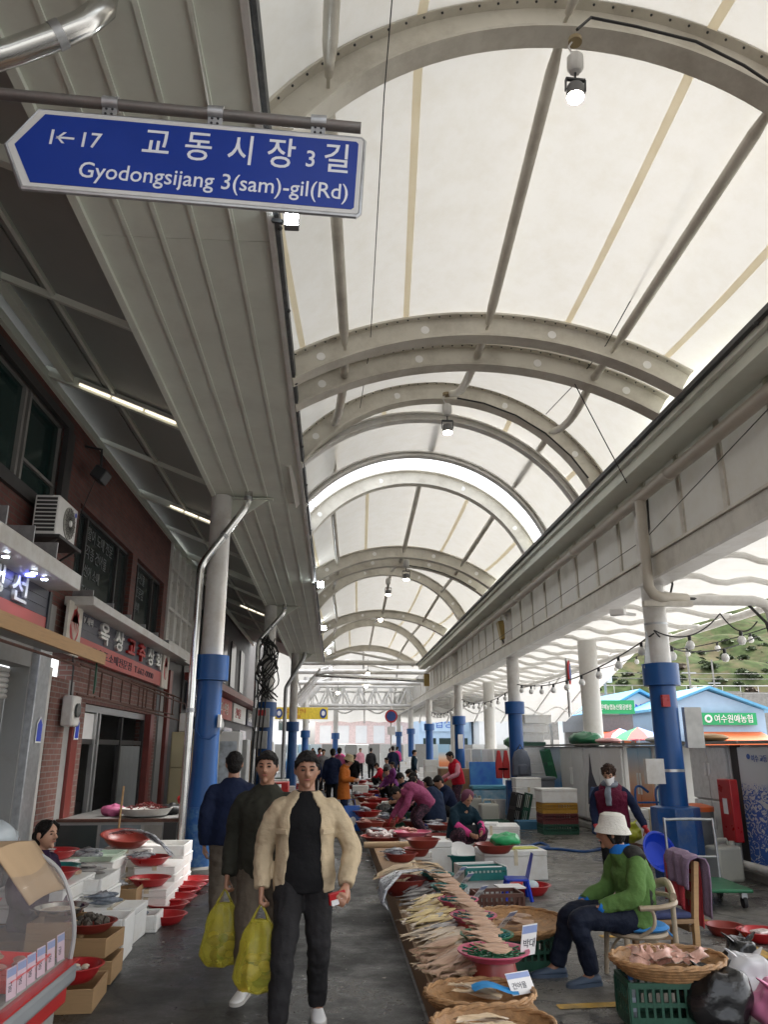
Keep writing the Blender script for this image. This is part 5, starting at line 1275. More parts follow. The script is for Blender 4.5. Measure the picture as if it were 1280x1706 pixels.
def wood_box(lab, c, size, rz=0, group=None):
    w_, d, h = size; t = thing('wooden_box', lab, 'box', c, rz, group); k = .014
    part(MB().bx(-w_ / 2, w_ / 2, -d / 2, -d / 2 + k, 0, h), 'board', m_woodb, t, bevel=.003); part(MB().bx(-w_ / 2, w_ / 2, d / 2 - k, d / 2, 0, h), 'board', m_woodb, t, bevel=.003)
    part(MB().bx(-w_ / 2 + .001, -w_ / 2 + k, -d / 2 + k, d / 2 - k, 0, h - .004), 'board', m_woodb, t, bevel=.003); part(MB().bx(w_ / 2 - k, w_ / 2 - .001, -d / 2 + k, d / 2 - k, 0, h - .004), 'board', m_woodb, t, bevel=.003)
    part(MB().bx(-w_ / 2 + k, w_ / 2 - k, -d / 2 + k, d / 2 - k, .004, .016), 'bottom', m_woodb, t)
    return t
def bowl_mesh(r, h): return [(.001, .004), (r * .60, 0), (r * .66, .006), (r * .84, h * .5), (r * .955, h * .94), (r * 1.03, h * .95), (r * 1.035, h), (r * .945, h), (r * .93, h * .93), (r * .81, h * .5), (r * .62, .016), (.001, .014)]
def bowl(lab, c, r, h, m, group=None, rot=(0, 0, 0), name='bowl', cat='bowl'):
    t = thing(name, lab, cat, c, 0, group, rot)
    part(MB().lathe(bowl_mesh(r, h), 30, caps=False), 'bowl', m, t)
    part(MB().lathe([(r * 1.035, h * .93), (r * 1.05, h * .97), (r * 1.035, h * 1.01)], 30, caps=False), 'rim', m, t)
    return t
def crate(lab, c, size, m, rz=0, group=None, rot=None):
    """slotted plastic crate"""
    w_, d, h = size; t = thing('plastic_crate', lab, 'crate', c, rz, group, rot); k = .014
    part(MB().bx(-w_ / 2, w_ / 2, -d / 2, d / 2, 0, .02), 'floor', m, t)
    for sx in (-1, 1):
        mb = MB(); x = sx * (w_ / 2 - k / 2)
        nb = max(4, int(d / .05))
        for i in range(nb + 1): y = -d / 2 + d * i / nb; mb.bx(x - k / 2, x + k / 2, y - .008, y + .008, .02, h - .03)
        mb.bx(x - k * .7, x + k * .7, -d / 2, d / 2, h - .035, h); mb.bx(x - k * .4, x + k * .4, -d / 2, d / 2, .02, .07); mb.bx(x - k * .4, x + k * .4, -d / 2, d / 2, h * .48, h * .58)
        part(mb, 'side', m, t)
        mb = MB(); y = sx * (d / 2 - k / 2); nb = max(4, int(w_ / .05))
        for i in range(nb + 1): x = -w_ / 2 + w_ * i / nb; mb.bx(x - .008, x + .008, y - k / 2, y + k / 2, .02, h - .03)
        mb.bx(-w_ / 2 + k, w_ / 2 - k, y - k * .7, y + k * .7, h - .034, h - .001); mb.bx(-w_ / 2 + k, w_ / 2 - k, y - k * .4, y + k * .4, .02, .07); mb.bx(-w_ / 2 + k, w_ / 2 - k, y - k * .4, y + k * .4, h * .48, h * .58)
        part(mb, 'side', m, t)
    return t
def basket(lab, c, r, h, group=None, rot=(0, 0, 0), oval=1.0):
    t = thing('wicker_basket', lab, 'basket', c, 0, group, rot)
    part(MB().lathe([(.001, .006), (r * .7, 0), (r * .9, h * .5), (r, h * .95), (r * .96, h * .95), (r * .86, h * .5), (r * .66, .02), (.001, .02)], 36, caps=False, oval=oval), 'shell', m_wicker, t)
    mb = MB(); nw = 5
    for k in range(nw):
        f = (k + .5) / nw; rr_ = r * (.7 + .3 * min(1, f * 1.15)) + .004
        mb.tube([(rr_ * math.cos(a) * (1 + .012 * (-1) ** i), rr_ * oval * math.sin(a) * (1 + .012 * (-1) ** i), h * f) for i, a in enumerate([2 * math.pi * q / 60 for q in range(61)])], h / nw * .42, 5)
    part(mb, 'weave', m_wicker, t)
    rim = MB()
    for ph in (0, math.pi): rim.tube([((r * .99 + .008 * math.cos(q * .9 + ph)) * math.cos(a), (r * .99 + .008 * math.cos(q * .9 + ph)) * oval * math.sin(a), h + .008 * math.sin(q * .9 + ph)) for q, a in enumerate([2 * math.pi * i / 70 for i in range(71)])], .011, 6)
    part(rim, 'rim', m_wicker, t)
    return t
# ------------------------------------------------------------ fish
def fish_mesh(name, L_, w_, th, mats, tail=.25, bend=.0, head=True, wav=0.0, n=11, seed=0):
    """tapered body with a forked tail, lying along +Y; mats: body, belly"""
    mb = MB(); rs = []; rnd = random.Random(seed)
    for i in range(n):
        t_ = i / (n - 1); s = (math.sin(math.pi * min(1, t_ * .93 + .05)) ** .75) * (1 - .55 * t_) * 1.35
        if t_ > .86: s = .16
        y = L_ * t_ * .86; x0 = bend * math.sin(t_ * 2.6) * L_; z0 = th * .5 + wav * math.sin(t_ * 5 + seed)
        rs.append([(x0 + w_ * .5 * s * math.cos(a) * (1 + .08 * rnd.uniform(-1, 1)), y, z0 + th * .5 * max(.25, s) * math.sin(a)) for a in [2 * math.pi * k / 8 for k in range(8)]])
    mb.rings(rs)
    x0 = bend * math.sin(2.6) * L_; z = th * .5 + wav * math.sin(5 + seed)
    mb.mat(1).add([(x0, L_ * .84, z + .003), (x0 - w_ * tail * 1.3, L_ * 1.02, z), (x0, L_ * .95, z + .002), (x0 + w_ * tail * 1.3, L_ * 1.0, z + .004), (x0, L_ * .84, z - .003)], [(0, 1, 2, 3), (4, 3, 2, 1)])
    mb.mat(1).add([(-.001, L_ * .3, z + th * .4), (w_ * .1, L_ * .38, z + th * .9), (w_ * .02, L_ * .6, z + th * .35)], [(0, 1, 2)])
    return mb.mesh(name, mats)
def dried_mesh(name, L_, w_, mats, seed=0, curl=.06):
    """split dried fish: broad shoulders, narrow wrist, flaring tail; a wavy sheet with thickness, raised mid ridge and frayed edges"""
    rnd = random.Random(seed); mb = MB(); nu, nv = 14, 6; ph = rnd.random() * 6; ks = [(0, .25), (.12, .8), (.3, 1), (.5, .85), (.7, .5), (.84, .22), (.9, .3), (1, .75)]
    def pt(u, v, dz):
        for a, b in zip(ks[:-1], ks[1:]):
            if u <= b[0]: wd = a[1] + (b[1] - a[1]) * (u - a[0]) / (b[0] - a[0]); break
        e = abs(v - .5) * 2; wd *= w_ * (1 + .10 * math.sin(u * 23 + ph) * e)
        x = (v - .5) * wd + .05 * L_ * math.sin(u * 2.6 + ph); z = curl * L_ * math.sin(u * 2.8 + ph * .3) + .10 * w_ * (1 - e) + .16 * w_ * e * e * math.sin(u * 5 + ph) + dz
        y = u * L_ - (.07 * L_ * (1 - e) if u > .93 else 0)
        return V(x, y, max(.002, z + .02))
    mb.grid(lambda u, v: pt(u, v, .006), nu, nv); mb.mat(1).grid(lambda u, v: pt(u, v, 0.0), nu, nv)
    return mb.mesh(name, mats)
def fm(name, c, c2, rough=.45, spec=.5, bump=.25, metal=0): return M(name, c, rough, .25, 14, bump, 45, col2=c2, spec=spec, metal=metal)
def streak(m, s=(26, 2.5, 26)):
    N = m.node_tree.nodes; L = m.node_tree.links; mp = N.new('ShaderNodeMapping'); mp.inputs['Scale'].default_value = s; tc = next(n for n in N if n.bl_idname == 'ShaderNodeTexCoord'); L.new(tc.outputs['Object'], mp.inputs['Vector'])
    for n in N:
        if n.bl_idname == 'ShaderNodeTexNoise': n.inputs['Scale'].default_value = 3.0; L.new(mp.outputs[0], n.inputs['Vector'])
    return m
m_silver = fm('fish_silver', (.46, .47, .49), (.20, .21, .24), .28, .6, .1, .35); m_fin = fm('fish_fin', (.2, .19, .19), (.12, .11, .11))
m_grey_f = fm('fish_grey', (.46, .44, .42), (.24, .22, .215), .4); m_tan = fm('dried_tan', (.68, .53, .35), (.44, .31, .18), .5); m_brown_f = fm('dried_brown', (.58, .39, .275), (.37, .225, .15), .45)
m_yel_f = fm('dried_yellow', (.74, .60, .30), (.55, .42, .22), .45); m_pale_f = fm('dried_pale', (.74, .64, .51), (.47, .37, .28), .5); m_pink_f = fm('fish_pink', (.52, .25, .20), (.36, .15, .12), .35); m_white_f = fm('squid_white', (.66, .60, .56), (.5, .4, .38), .3)
for m in (m_tan, m_brown_f, m_pale_f): streak(m)
streak(m_woodb, (2.2, 2.2, 34)); streak(m_wood, (30, 1.6, 30)); streak(m_ply, (24, 1.2, 24))
m_ray = streak(fm('ray_pink', (.60, .36, .28), (.45, .22, .17), .4), (18, 3, 18))
F = {}
for k in range(3):
    F['tan', k] = dried_mesh('dried_fish', .38, .10, [m_tan, m_pale_f], k); F['ray', k] = dried_mesh('flat_fish', .22, .13, [m_ray, m_pale_f], 50 + k, .12); F['brown', k] = dried_mesh('dried_fish', .32, .13, [m_brown_f, m_tan], 10 + k, .07)
    F['pale', k] = fish_mesh('dried_fish', .34, .075, .022, [m_pale_f, m_tan], bend=.05 * (k - 1), seed=k); F['grey', k] = fish_mesh('dried_croaker', .27, .06, .026, [m_grey_f, m_fin], bend=.03 * (k - 1), seed=k)
    F['yellow', k] = fish_mesh('dried_croaker', .30, .07, .03, [m_yel_f, m_pale_f], bend=.03 * (k - 1), seed=k); F['silver', k] = fish_mesh('fresh_fish', .34, .085, .05, [m_silver, m_fin], bend=.04 * (k - 1), seed=k)
    F['pink', k] = fish_mesh('fresh_fish', .24, .11, .05, [m_pink_f, m_pale_f], bend=.04 * (k - 1), seed=k); F['mack', k] = fish_mesh('fresh_fish', .30, .07, .05, [fm('mackerel', (.30, .33, .38), (.06, .08, .11), .25), m_fin], bend=.03 * (k - 1), seed=k)
def fish(kind, p, rz, tilt=0, lab='', group='', sc=1.0, roll=0, k=None):
    me = F[kind, random.randrange(3) if k is None else k]
    nm = {'tan': 'dried_fish', 'brown': 'dried_fish', 'pale': 'dried_fish', 'grey': 'dried_croaker', 'yellow': 'dried_croaker'}.get(kind, 'fresh_fish')
    o = bpy.data.objects.new(nm, me); COL.objects.link(o); place(o, p, (tilt, roll, rz), sc); tag(o, lab, 'fish', group); return o
def band_fish(pts, lab, group, w_=.05):
    mb = MB(); n = len(pts); mb.tube(pts, [.4 * w_] + [w_ * .5] * (n - 3) + [w_ * .3, w_ * .06], 8, True, .35); o = mb.build('hairtail', m_silver); tag(o, lab, 'fish', group); return o
def fish_pile(c, kind, n, r, lab, group, z=0.0, base=0, spread=.4, sc=1.0):
    for i in range(n):
        a = random.random() * 6.28; q = r * random.random() ** .5; fish(kind, (c[0] + q * math.cos(a) * .6 - .0, c[1] + q * math.sin(a) * .6, c[2] + z + .012 * i), base + random.uniform(-spread, spread), random.uniform(-.12, .12), lab, group, sc)
def price_card(p, rz, lab, w_=.10, h=.13, tilt=.3, m=None, line='원'):
    t = thing('price_card', lab, 'price card', p, 0, None, (tilt, 0, rz))
    part(MB().bx(-w_ / 2, w_ / 2, 0, .003, 0, h), 'card', m or m_paper, t); part(MB().bx(-w_ / 2 + .002, w_ / 2 - .002, -.0012, -.0002, h * .72, h * .96), 'blue_band', M('card_blue', (.25, .32, .55), .5), t)
    text(line, h * .32, m_ink, 'lettering', t, (-w_ * .4, -.0015, h * .28), (R(90), 0, 0), .0005); return t

# ============================================================ long low table of dried fish
PT = .20
tb = thing('low_fish_table', 'long low plank table with dried fish along the lane', 'table', (0, 0, 0))
for k in range(14):
    y0 = 3.2 + k * 1.75
    for i, (xa, xb) in enumerate(((.66, .84), (.845, 1.03), (1.035, 1.22))):
        part(MB().bx(xa, xb, y0, y0 + 1.745, PT - .025, PT - .002 * (i % 2)), 'plank', m_ply if i == 2 else m_wood, tb, bevel=.003)
    part(MB().bx(.64, .658, y0, y0 + 1.74, .0, PT + .006), 'side_board', m_wood, tb, bevel=.003); part(MB().bx(1.20, 1.218, y0, y0 + 1.74, 0, PT - .03), 'side_board', m_wood, tb)
# rows of dried fish, tails to the lane
SP = [('tan', 9.0, 10.05, 34, 'split tan dried fish in the farthest bundle on the low table', 'tan bundle at the far end', 1.1), ('grey', 8.0, 9.1, 54, 'small grey dried croaker in the grey row on the low table', 'grey dried croakers', 1.0), ('yellow', 7.0, 8.05, 46, 'yellowish dried croaker in the middle row on the low table', 'yellow dried croakers', 1.0),
      ('grey', 6.6, 7.2, 16, 'grey dried croaker between the yellow and pale rows', 'grey croakers mixed in', .95), ('pale', 6.05, 6.9, 40, 'pale split dried fish in the row before the brown fan', 'pale split fish', 1.05), ('brown', 5.55, 6.1, 26, 'brown dried fish in the fan nearest the red bowl stand', 'brown fan of dried fish', 1.1)]
random.seed(12)
for kind, y0, y1, n, lab, grp, sc in SP:
    for i in range(n):
        f = (i + .5) / n; y = y0 + (y1 - y0) * f; lay = i % 3
        x = .97 + random.uniform(-.10, .14); rz = R(116) + random.uniform(-.3, .3) + .25 * math.sin(y * 9)
        fish(kind, (x, y, PT + .03 + .028 * lay + random.uniform(0, .04)), rz, random.uniform(-.25, -.02), lab, grp, sc * random.uniform(.85, 1.12), random.uniform(-.2, .2))
# trays of brown fish on the outer half
m_net = M('teal_net', (.02, .26, .22), .5, .4, 90, .3, 120)
TR = [(8.95, .17, 'tray of tan fish beside the price cards, farthest of the netted trays'), (8.2, .17, 'netted tray of brown fish, second from the far end'), (7.5, .17, 'netted tray of brown fish, third from the far end'), (6.82, .175, 'netted tray of brown fish behind the red bowl stand'), (6.15, .18, 'netted tray of brown fish with green rim just behind the red bowl stand'), (5.5, .215, 'pink rimmed tray of brown fish raised on an upturned red bowl')]
for k, (y, r_, lab) in enumerate(TR):
    z = PT + (.13 if k < 5 else .17); x = 1.13 + .02 * (k % 2) - (.1 if k == 5 else 0)
    sup = thing('upturned_bowl', ['upturned red bowl under the farthest netted tray', 'upturned red bowl under the second netted tray', 'upturned red bowl under the third netted tray', 'upturned red bowl under the fourth netted tray', 'upturned red bowl under the green rimmed tray', 'large upturned red bowl carrying the nearest tray'][k], 'bowl', (x, y, PT))
    part(MB().lathe([(.17, 0), (.165, .012), (.13, z - PT - .004), (.001, z - PT - .002)], 26), 'shell', m_red2 if k < 5 else m_red2, sup)
    t = thing('netted_tray', lab, 'tray', (x, y, z)); rim = m_pinkp if k in (2, 3, 5) else (m_greenp if k == 4 else m_teal)
    part(MB().lathe([(.001, .0), (r_ * .8, .0), (r_ * 1.0, .035), (r_ * 1.08, .04), (r_ * 1.08, .048), (r_ * .97, .045), (r_ * .78, .010), (.001, .010)], 34, caps=False), 'dish', rim, t)
    net = MB()
    for q in range(1, 5): net.tube([(r_ * .19 * q * math.cos(a), r_ * .19 * q * math.sin(a), .018 + .004 * q) for a in [2 * math.pi * i / 30 for i in range(31)]], .006, 5)
    for q in range(14): a = q * math.pi / 7; net.tube([(.01 * math.cos(a), .01 * math.sin(a), .016), (r_ * .95 * math.cos(a), r_ * .95 * math.sin(a), .044)], .005, 4)
    part(net, 'net', m_greenp if k == 5 else m_teal, t)
    for i in range(6): fish('brown' if k else 'tan', (x + .09 - .015 * i, y - .13 + .034 * i, z + .045 + .012 * i), R(88) + random.uniform(-.3, .3), R(7), 'dried fish on the netted tray ' + ['farthest back', 'second from the back', 'third from the back', 'behind the red stand', 'with the green rim', 'raised on the red stand'][k], 'dried fish on netted trays', .70, random.uniform(-.15, .15))
    part(MB().ball((0, .02, .10), (.022, .022, .02), 10, 8), 'metal_weight', m_stain, t)
for k, (y, lab) in enumerate(((9.1, 'price card farthest along the dried fish'), (8.65, 'price card second farthest along the dried fish'), (7.9, 'price card beside the teal netted tray'), (6.7, 'price card behind the brown plastic crate'))):
    price_card((1.34, y, PT + .10), R(38), lab, .09, .2, R(48), line='만원')
price_card((1.27, 5.5, PT + .18), R(30), 'large price card standing at the red bowl stand', .13, .19, R(12), line='박대')
price_card((1.17, 5.2, PT + .012), R(52), 'purple price card lying at the table edge', .1, .13, R(-70), M('card_purple', (.35, .28, .6), .5), '장어')
# near baskets
bk1 = gp(800, 1668, PT + .05); bk2 = gp(822, 1722, PT + .05)
for bk, r_, lab in ((bk1, .30, 'wicker basket of pale fish at the near end of the low table'), (bk2, .30, 'nearest wicker basket of fish, cut by the picture edge')):
    basket(lab, (bk.x, bk.y, PT), .32, .10, 'wicker baskets on the table', oval=.8)
    for i in range(7): fish(['pale', 'tan', 'yellow'][i % 3] if i % 3 != 2 else 'pale', (bk.x + random.uniform(.05, .16), bk.y - .13 + .045 * i, PT + .05 + .016 * (i % 3)), R(85) + random.uniform(-.5, .5), R(8), 'dried fish in the ' + ['nearest wicker basket, cut by the picture edge', 'wicker basket with blue film'][r_ == .30 and bk is bk1], 'fish in the near baskets', .78)
o = MB().grid(lambda u, v: V((u - .5) * .26, (v - .5) * .12, .02 * math.sin(u * 5) + .012 * math.sin(v * 9)), 8, 5).build('blue_liner', M('blue_film', (.02, .22, .5), .35)); place(o, (bk1.x + .08, bk1.y - .05, PT + .13)); tag(o, 'crumpled blue plastic film in the near wicker basket', 'plastic film')
price_card((bk1.x + .26, bk1.y - .02, PT + .09), R(25), 'white price card on the near wicker basket', .17, .12, R(-35), line='건어물')

# ------------------------------------------------------------ farther along the table: bowls, foam boxes, fresh fish
def at(px, ypx, z): return gp(px, ypx, z)
GR = 'bowls on the fish table'
def bowl_at(px, ypx, z, r, h, m, lab, kind=None, n=6, sc=.8, base=R(90)):
    p = at(px, ypx, z + h); b = bowl(lab, (p.x, p.y, z), r, h, m)
    if kind: fish_pile((p.x, p.y - .0, z + h * .55), kind, n, r * .55, ' '.join(('fish in the ' + lab).split()[:15]), 'fish in ' + lab[:40], 0, base, .5, sc)
    return p
bowl_at(672, 1462, PT, .24, .16, m_red2, 'deep red bowl of hairtail at the end of the dried fish')
for i in range(9):
    p = at(672, 1462, PT + .2); a = i * .05
    band_fish([V(p.x + .42, p.y + .5 - a, PT + .16), V(p.x + .2, p.y + .42 - a * 1.2, PT + .22 + .008 * i), V(p.x - .05, p.y + .3 - a * 1.4, PT + .22 + .008 * i), V(p.x - .22, p.y + .1 - a * 1.6, PT + .17), V(p.x - .25, p.y - .18 - a, PT + .08), V(p.x - .2, p.y - .35 - a, PT + .04)], 'long silver hairtail draped over the deep red bowl', 'draped hairtail')
bowl_at(668, 1420, PT + .10, .21, .10, m_red2, 'red bowl of silver fish on a foam box near the lane', 'silver', 7); bowl_at(695, 1412, PT + .08, .18, .10, m_red2, 'empty red bowl behind the silver fish')
foam_box('long foam box under the red bowls at the lane edge', (at(672, 1432, PT).x + .08, at(672, 1432, PT).y + .1, PT), (.62, .34, .1), R(4))
foam_box('foam box with drawing beside the squatting woman', tuple(at(728, 1458, 0) + V(0, .25, 0)), (.42, .36, .42), R(6), True)
bowl_at(705, 1397, PT + .22, .22, .11, m_red2, 'brown red bowl with colourful packets', None)
o = MB().tube([(-.42, 0, 0), (.42, .03, 0)], .045, 10).build('rolled_mat', m_card); place(o, at(655, 1407, PT + .12)); tag(o, 'rolled pale mat lying across the table', 'mat')
sq = at(637, 1388, PT + .16); bowl('wide tray of white squid by the lane', (sq.x, sq.y, PT + .04), .34, .09, m_red2)
for i in range(14):
    o = MB().lathe([(.001, .0), (.03, .03), (.045, .1), (.04, .16), (.02, .2), (.012, .24)], 10, m=Matrix.Rotation(R(90), 3, 'X')).build('squid', m_white_f); place(o, (sq.x + random.uniform(-.24, .24), sq.y + random.uniform(-.1, .3), PT + .12 + .02 * (i % 3)), (0, 0, random.random() * 6)); tag(o, 'white squid heaped on the wide tray by the lane', 'squid', 'squid on the wide tray')
pk = bowl_at(687, 1384, PT + .14, .29, .08, m_pinkp, 'pink tray of folded cuttlefish in front of the plum jacket', 'pink', 6)
foam_box('low foam block under the pink tray', (pk.x, pk.y + .0, PT - .19), (.4, .4, .31), 0, True)
bowl_at(617, 1368, PT + .02, .27, .16, m_red2, 'deep red bowl of red roe at the lane edge', 'pink', 8); bowl_at(612, 1350, PT + .08, .30, .12, m_red, 'red bowl of flatfish near the orange coat', 'silver', 8); bowl_at(650, 1362, PT + .05, .3, .1, m_red2, 'wide bowl of mackerel in front of the plum jacket', 'mack', 9)
foam_box('foam box lid under the flatfish bowl', (at(612, 1362, PT).x, at(612, 1362, PT).y, PT), (.6, .45, .09), 0, True)
bowl_at(735, 1372, .28, .26, .10, m_red2, 'bowl of silver fish beside the navy vest', 'silver', 8); bowl_at(730, 1390, .1, .26, .2, m_red2, 'deep dark red tub below the navy vest')
# black plastic sheet bundle
LATE = [('black plastic sack standing among the bowls', tuple(at(640, 1358, PT)), (.2, .2, .13))]
# far table goods
rr = random.Random(4)
FARL = ['red bowl of fish far along the table, %s' % s for s in ('behind the flatfish', 'next to the orange coat', 'before the brown crate', 'beside the white foam box', 'in the far cluster by the lane', 'in the far cluster in the middle', 'near the far crouching trader', 'at the far end of the row')]
for i, (px, ypx, m, kd) in enumerate(((628, 1330, m_red, 'pink'), (606, 1322, m_red, 'silver'), (622, 1316, m_red, 'mack'), (612, 1308, m_red, 'pink'), (636, 1310, m_red2, 'silver'), (600, 1300, m_red, 'mack'), (622, 1298, m_red, 'silver'), (640, 1296, m_red, 'pink'))):
    bowl_at(px, ypx, .22, .33, .12, m, FARL[i], kd, 6, 1.1)
p = at(602, 1330, 0); foam_box('white foam box standing by the orange coat', (p.x, p.y, 0), (.5, .4, .42), 0, True)
p = at(648, 1325, 0); crate('brown slotted crate in the far part of the table', (p.x + .1, p.y, .1), (.9, .55, .38), m_brownp)
for i, (px, ypx, s, lab) in enumerate(((655, 1290, .5, 'white foam box among the far traders'), (690, 1300, .45, 'white foam box near the far pink person'), (668, 1305, .4, 'small foam box behind the stooping trader'))):
    p = at(px, ypx, 0); foam_box(lab, (p.x, p.y, 0), (s, s * .8, s * .8), rr.random(), True)

# ============================================================ between the table and the seats
p = at(770, 1452, 0); t = bowl('teal tub with plates in front of the squatting woman', (p.x, p.y, 0), .30, .24, m_teal, cat='tub')
for k in range(2):
    o = MB().lathe([(.001, .0), (.09, .0), (.14, .02), (.135, .024), (.09, .006), (.001, .006)], 24, caps=False).build('plate', m_paper); place(o, (p.x + .06 - .1 * k, p.y - .05 + .1 * k, .25 + .03 * k), (R(35), R(-10), 0)); tag(o, ['white plate leaning in the teal tub', 'second plate behind in the teal tub'][k], 'plate')
p = at(808, 1490, 0); foam_box('foam box with teal tray beside the price cards', (p.x, p.y + .25, 0), (.55, .42, .3), R(8))
t = crate('small teal crate on the foam box beside the price cards', (p.x, p.y + .1, .16), (.5, .3, .14), m_teal, R(8))
p = at(835, 1545, 0); crate('brown slotted crate left of the wicker basket', (p.x, p.y + .15, 0), (.46, .34, .30), m_brownp, R(4))
p = at(885, 1618, 0); crate('dark green crate carrying the wide wicker basket', (p.x, p.y + .18, 0), (.42, .36, .24), m_dgreen, R(5)); gcz = p
basket('wide shallow wicker basket on the dark green crate', (p.x - .05, p.y + .2, .245), .40, .08, None, (R(3), 0, 0))
fish_pile((p.x + .02, p.y + .12, .29), 'brown', 4, .12, 'brown dried fish in the wide wicker basket', 'fish in the wide basket', 0, R(60), .5, .7)
p = at(862, 1468, 0); foam_box('big white foam box with lid behind the blue stool', (p.x, p.y + .35, 0), (.85, .55, .36), R(3), True)
p2 = at(828, 1422, .37); bowl('red bowl with a plastic bag on the big foam box', (p2.x, p2.y + .1, .37), .26, .11, m_red2)
LATE2 = (p2.x + .12, p2.y + .05, .45)
o = MB().bx(-.2, .2, -.1, .1, 0, .012).build('yellow_cloth', M('lime_cloth', (.55, .55, .12), .8)); place(o, (p.x + .15, p.y + .3, .365), (0, 0, .2)); tag(o, 'yellowish cloth folded on the big foam box', 'cloth')
p = at(800, 1410, 0); foam_box('large foam box with lid behind the squatting woman', (p.x + .25, p.y + .3, 0), (1.0, .7, .34), R(-8), True)
p3 = at(808, 1392, .34); bowl('red bowl in front of the large foam box', (p3.x, p3.y - .4, .12), .27, .11, m_red2)
p = at(888, 1492, 0); b = bowl('red bowl with a rag on the floor behind the blue stool', (p.x, p.y + .1, 0), .24, .11, m_red); o = MB().ball((0, 0, 0), (.1, .08, .06), 12, 8).build('rag', M('pale_rag', (.5, .6, .62), .9)); place(o, (p.x + .0, p.y + .08, .1)); tag(o, 'pale rag in the red bowl behind the blue stool', 'rag')
# blue plastic stool with a back
st = thing('plastic_chair', 'small bright blue plastic chair by the foam box', 'chair', tuple(at(862, 1498, 0)), R(-95)); st.scale = (.82,) * 3
part(MB().bx(-.17, .17, -.16, .16, .25, .28), 'seat', m_bluep, st, bevel=.02); part(MB().grid(lambda u, v: V((u - .5) * (.32 - .10 * v * v), .15 + .09 * v, .27 + .33 * v), 8, 8), 'backrest', m_bluep, st); st.children[-1].modifiers.new('s', 'SOLIDIFY').thickness = .02
for sx in (-1, 1):
    for sy in (-1, 1): part(MB().bar((sx * .14, sy * .13, .26), (sx * .19, sy * .18, 0), .035), 'leg', m_bluep, st)
o = MB().bx(-.14, .14, -.12, .12, 0, .015).build('paper_bundle', m_paper); place(o, tuple(at(850, 1478, .25) + V(0, .02, 0)), (0, 0, .1)); tag(o, 'folded newspaper on the blue plastic chair', 'paper')

# ============================================================ chairs
ch = thing('armchair', 'worn cream bentwood armchair under the seated man', 'chair', (2.36, 6.42, 0), R(-84)); m_cream = M('worn_cream_wood', (.42, .34, .24), .55, .25, 6, .08, 40, dirt=(.2, .13, .08), dscale=5, damt=.6)
part(MB().lathe([(.001, .30), (.21, .30), (.225, .315), (.22, .335), (.001, .34)], 28, (0, -.02, 0)), 'seat', m_cream, ch)
for x, y, t2 in ((-.17, -.19, .02), (.17, -.19, .02)): part(MB().tube([(x, y, .31), (x * 1.12, y - t2, 0)], [.021, .017], 10), 'leg', m_cream, ch)
for sx in (-1, 1): part(MB().tube(bez([(sx * .19, .19, 0), (sx * .185, .19, .3), (sx * .19, .19, .58)], 4), .019, 10), 'leg', m_cream, ch)
for sx in (-1, 1): part(MB().tube(bez([(sx * .18, -.21, .05), (sx * .17, -.12, .22), (sx * .16, .02, .285), (sx * .17, .14, .2), (sx * .185, .185, .05)], 4), .011, 8), 'brace', m_cream, ch)
part(MB().tube(bez([(-.265, -.12, .525), (-.275, .05, .53), (-.22, .19, .545), (0, .255, .56), (.22, .19, .545), (.275, .05, .53), (.265, -.12, .525)], 5), .024, 10, True, .8), 'arm_rail', m_cream, ch)
part(MB().tube(bez([(-.21, .19, .585), (0, .25, .655), (.21, .19, .585)], 5), .026, 10, True, 1.3), 'back_rail', m_cream, ch)
for sx in (-1, 1): part(MB().tube(bez([(sx * .2, -.1, .325), (sx * .27, -.02, .40), (sx * .275, -.02, .5), (sx * .26, -.09, .525)], 4), .013, 8), 'arm_support', m_cream, ch)
o = MB().lathe([(.001, 0), (.19, .0), (.215, .018), (.19, .04), (.001, .045)], 24, wob=.03).build('seat_cushion', M('blue_cushion', (.03, .20, .50), .8, .1, 6, .3, 20)); place(o, (2.36, 6.42, .341)); tag(o, 'thin bright blue cushion under the seated man', 'cushion')
part(MB().tube([(.02, .2, -.01), (.1, .23, -.06), (.1, .235, -.16)], .008, 6), 'tie', MATS['blue_cushion'], o); o.rotation_euler = (0, 0, R(-84))
cp = at(1160, 1600, 0)
c2 = thing('wooden_chair', 'old wooden chair with towels over its back', 'chair', (cp.x - .18, cp.y + .18, 0), R(-84))
part(MB().bx(-.2, .2, -.2, .2, .27, .305), 'seat', m_wood, c2, bevel=.006)
for x, y in ((-.17, -.17), (.17, -.17)): part(MB().bx(x - .022, x + .022, y - .022, y + .022, 0, .27), 'leg', m_wood, c2)
for x in (-.18, .18): part(MB().bar((x, .19, 0), (x, .20, .3), .045).bar((x, .20, .3), (x, .255, .74), .042, .045), 'back_post', m_ply, c2)
for z in (.46, .6, .7): part(MB().bx(-.16, .16, .205 + (z - .3) * .12, .225 + (z - .3) * .12, z - .03, z + .03), 'back_slat', m_wood, c2)
for y in (-.17, .17): part(MB().bx(-.15, .15, y - .012, y + .012, .20, .25), 'apron', m_wood, c2)
for x in (-.17, .17): part(MB().bx(x - .012, x + .012, -.15, .17, .08, .11), 'stretcher', m_wood, c2)
o = MB().bx(-.2, .2, -.2, .17, 0, .05).build('seat_cushion', M('navy_cushion', (.035, .045, .12), .85, .2, 9, .5, 22), bevel=.02); place(o, (cp.x - .18, cp.y + .18, .307), (0, 0, R(-84))); tag(o, 'flat navy cushion on the wooden chair', 'cushion')
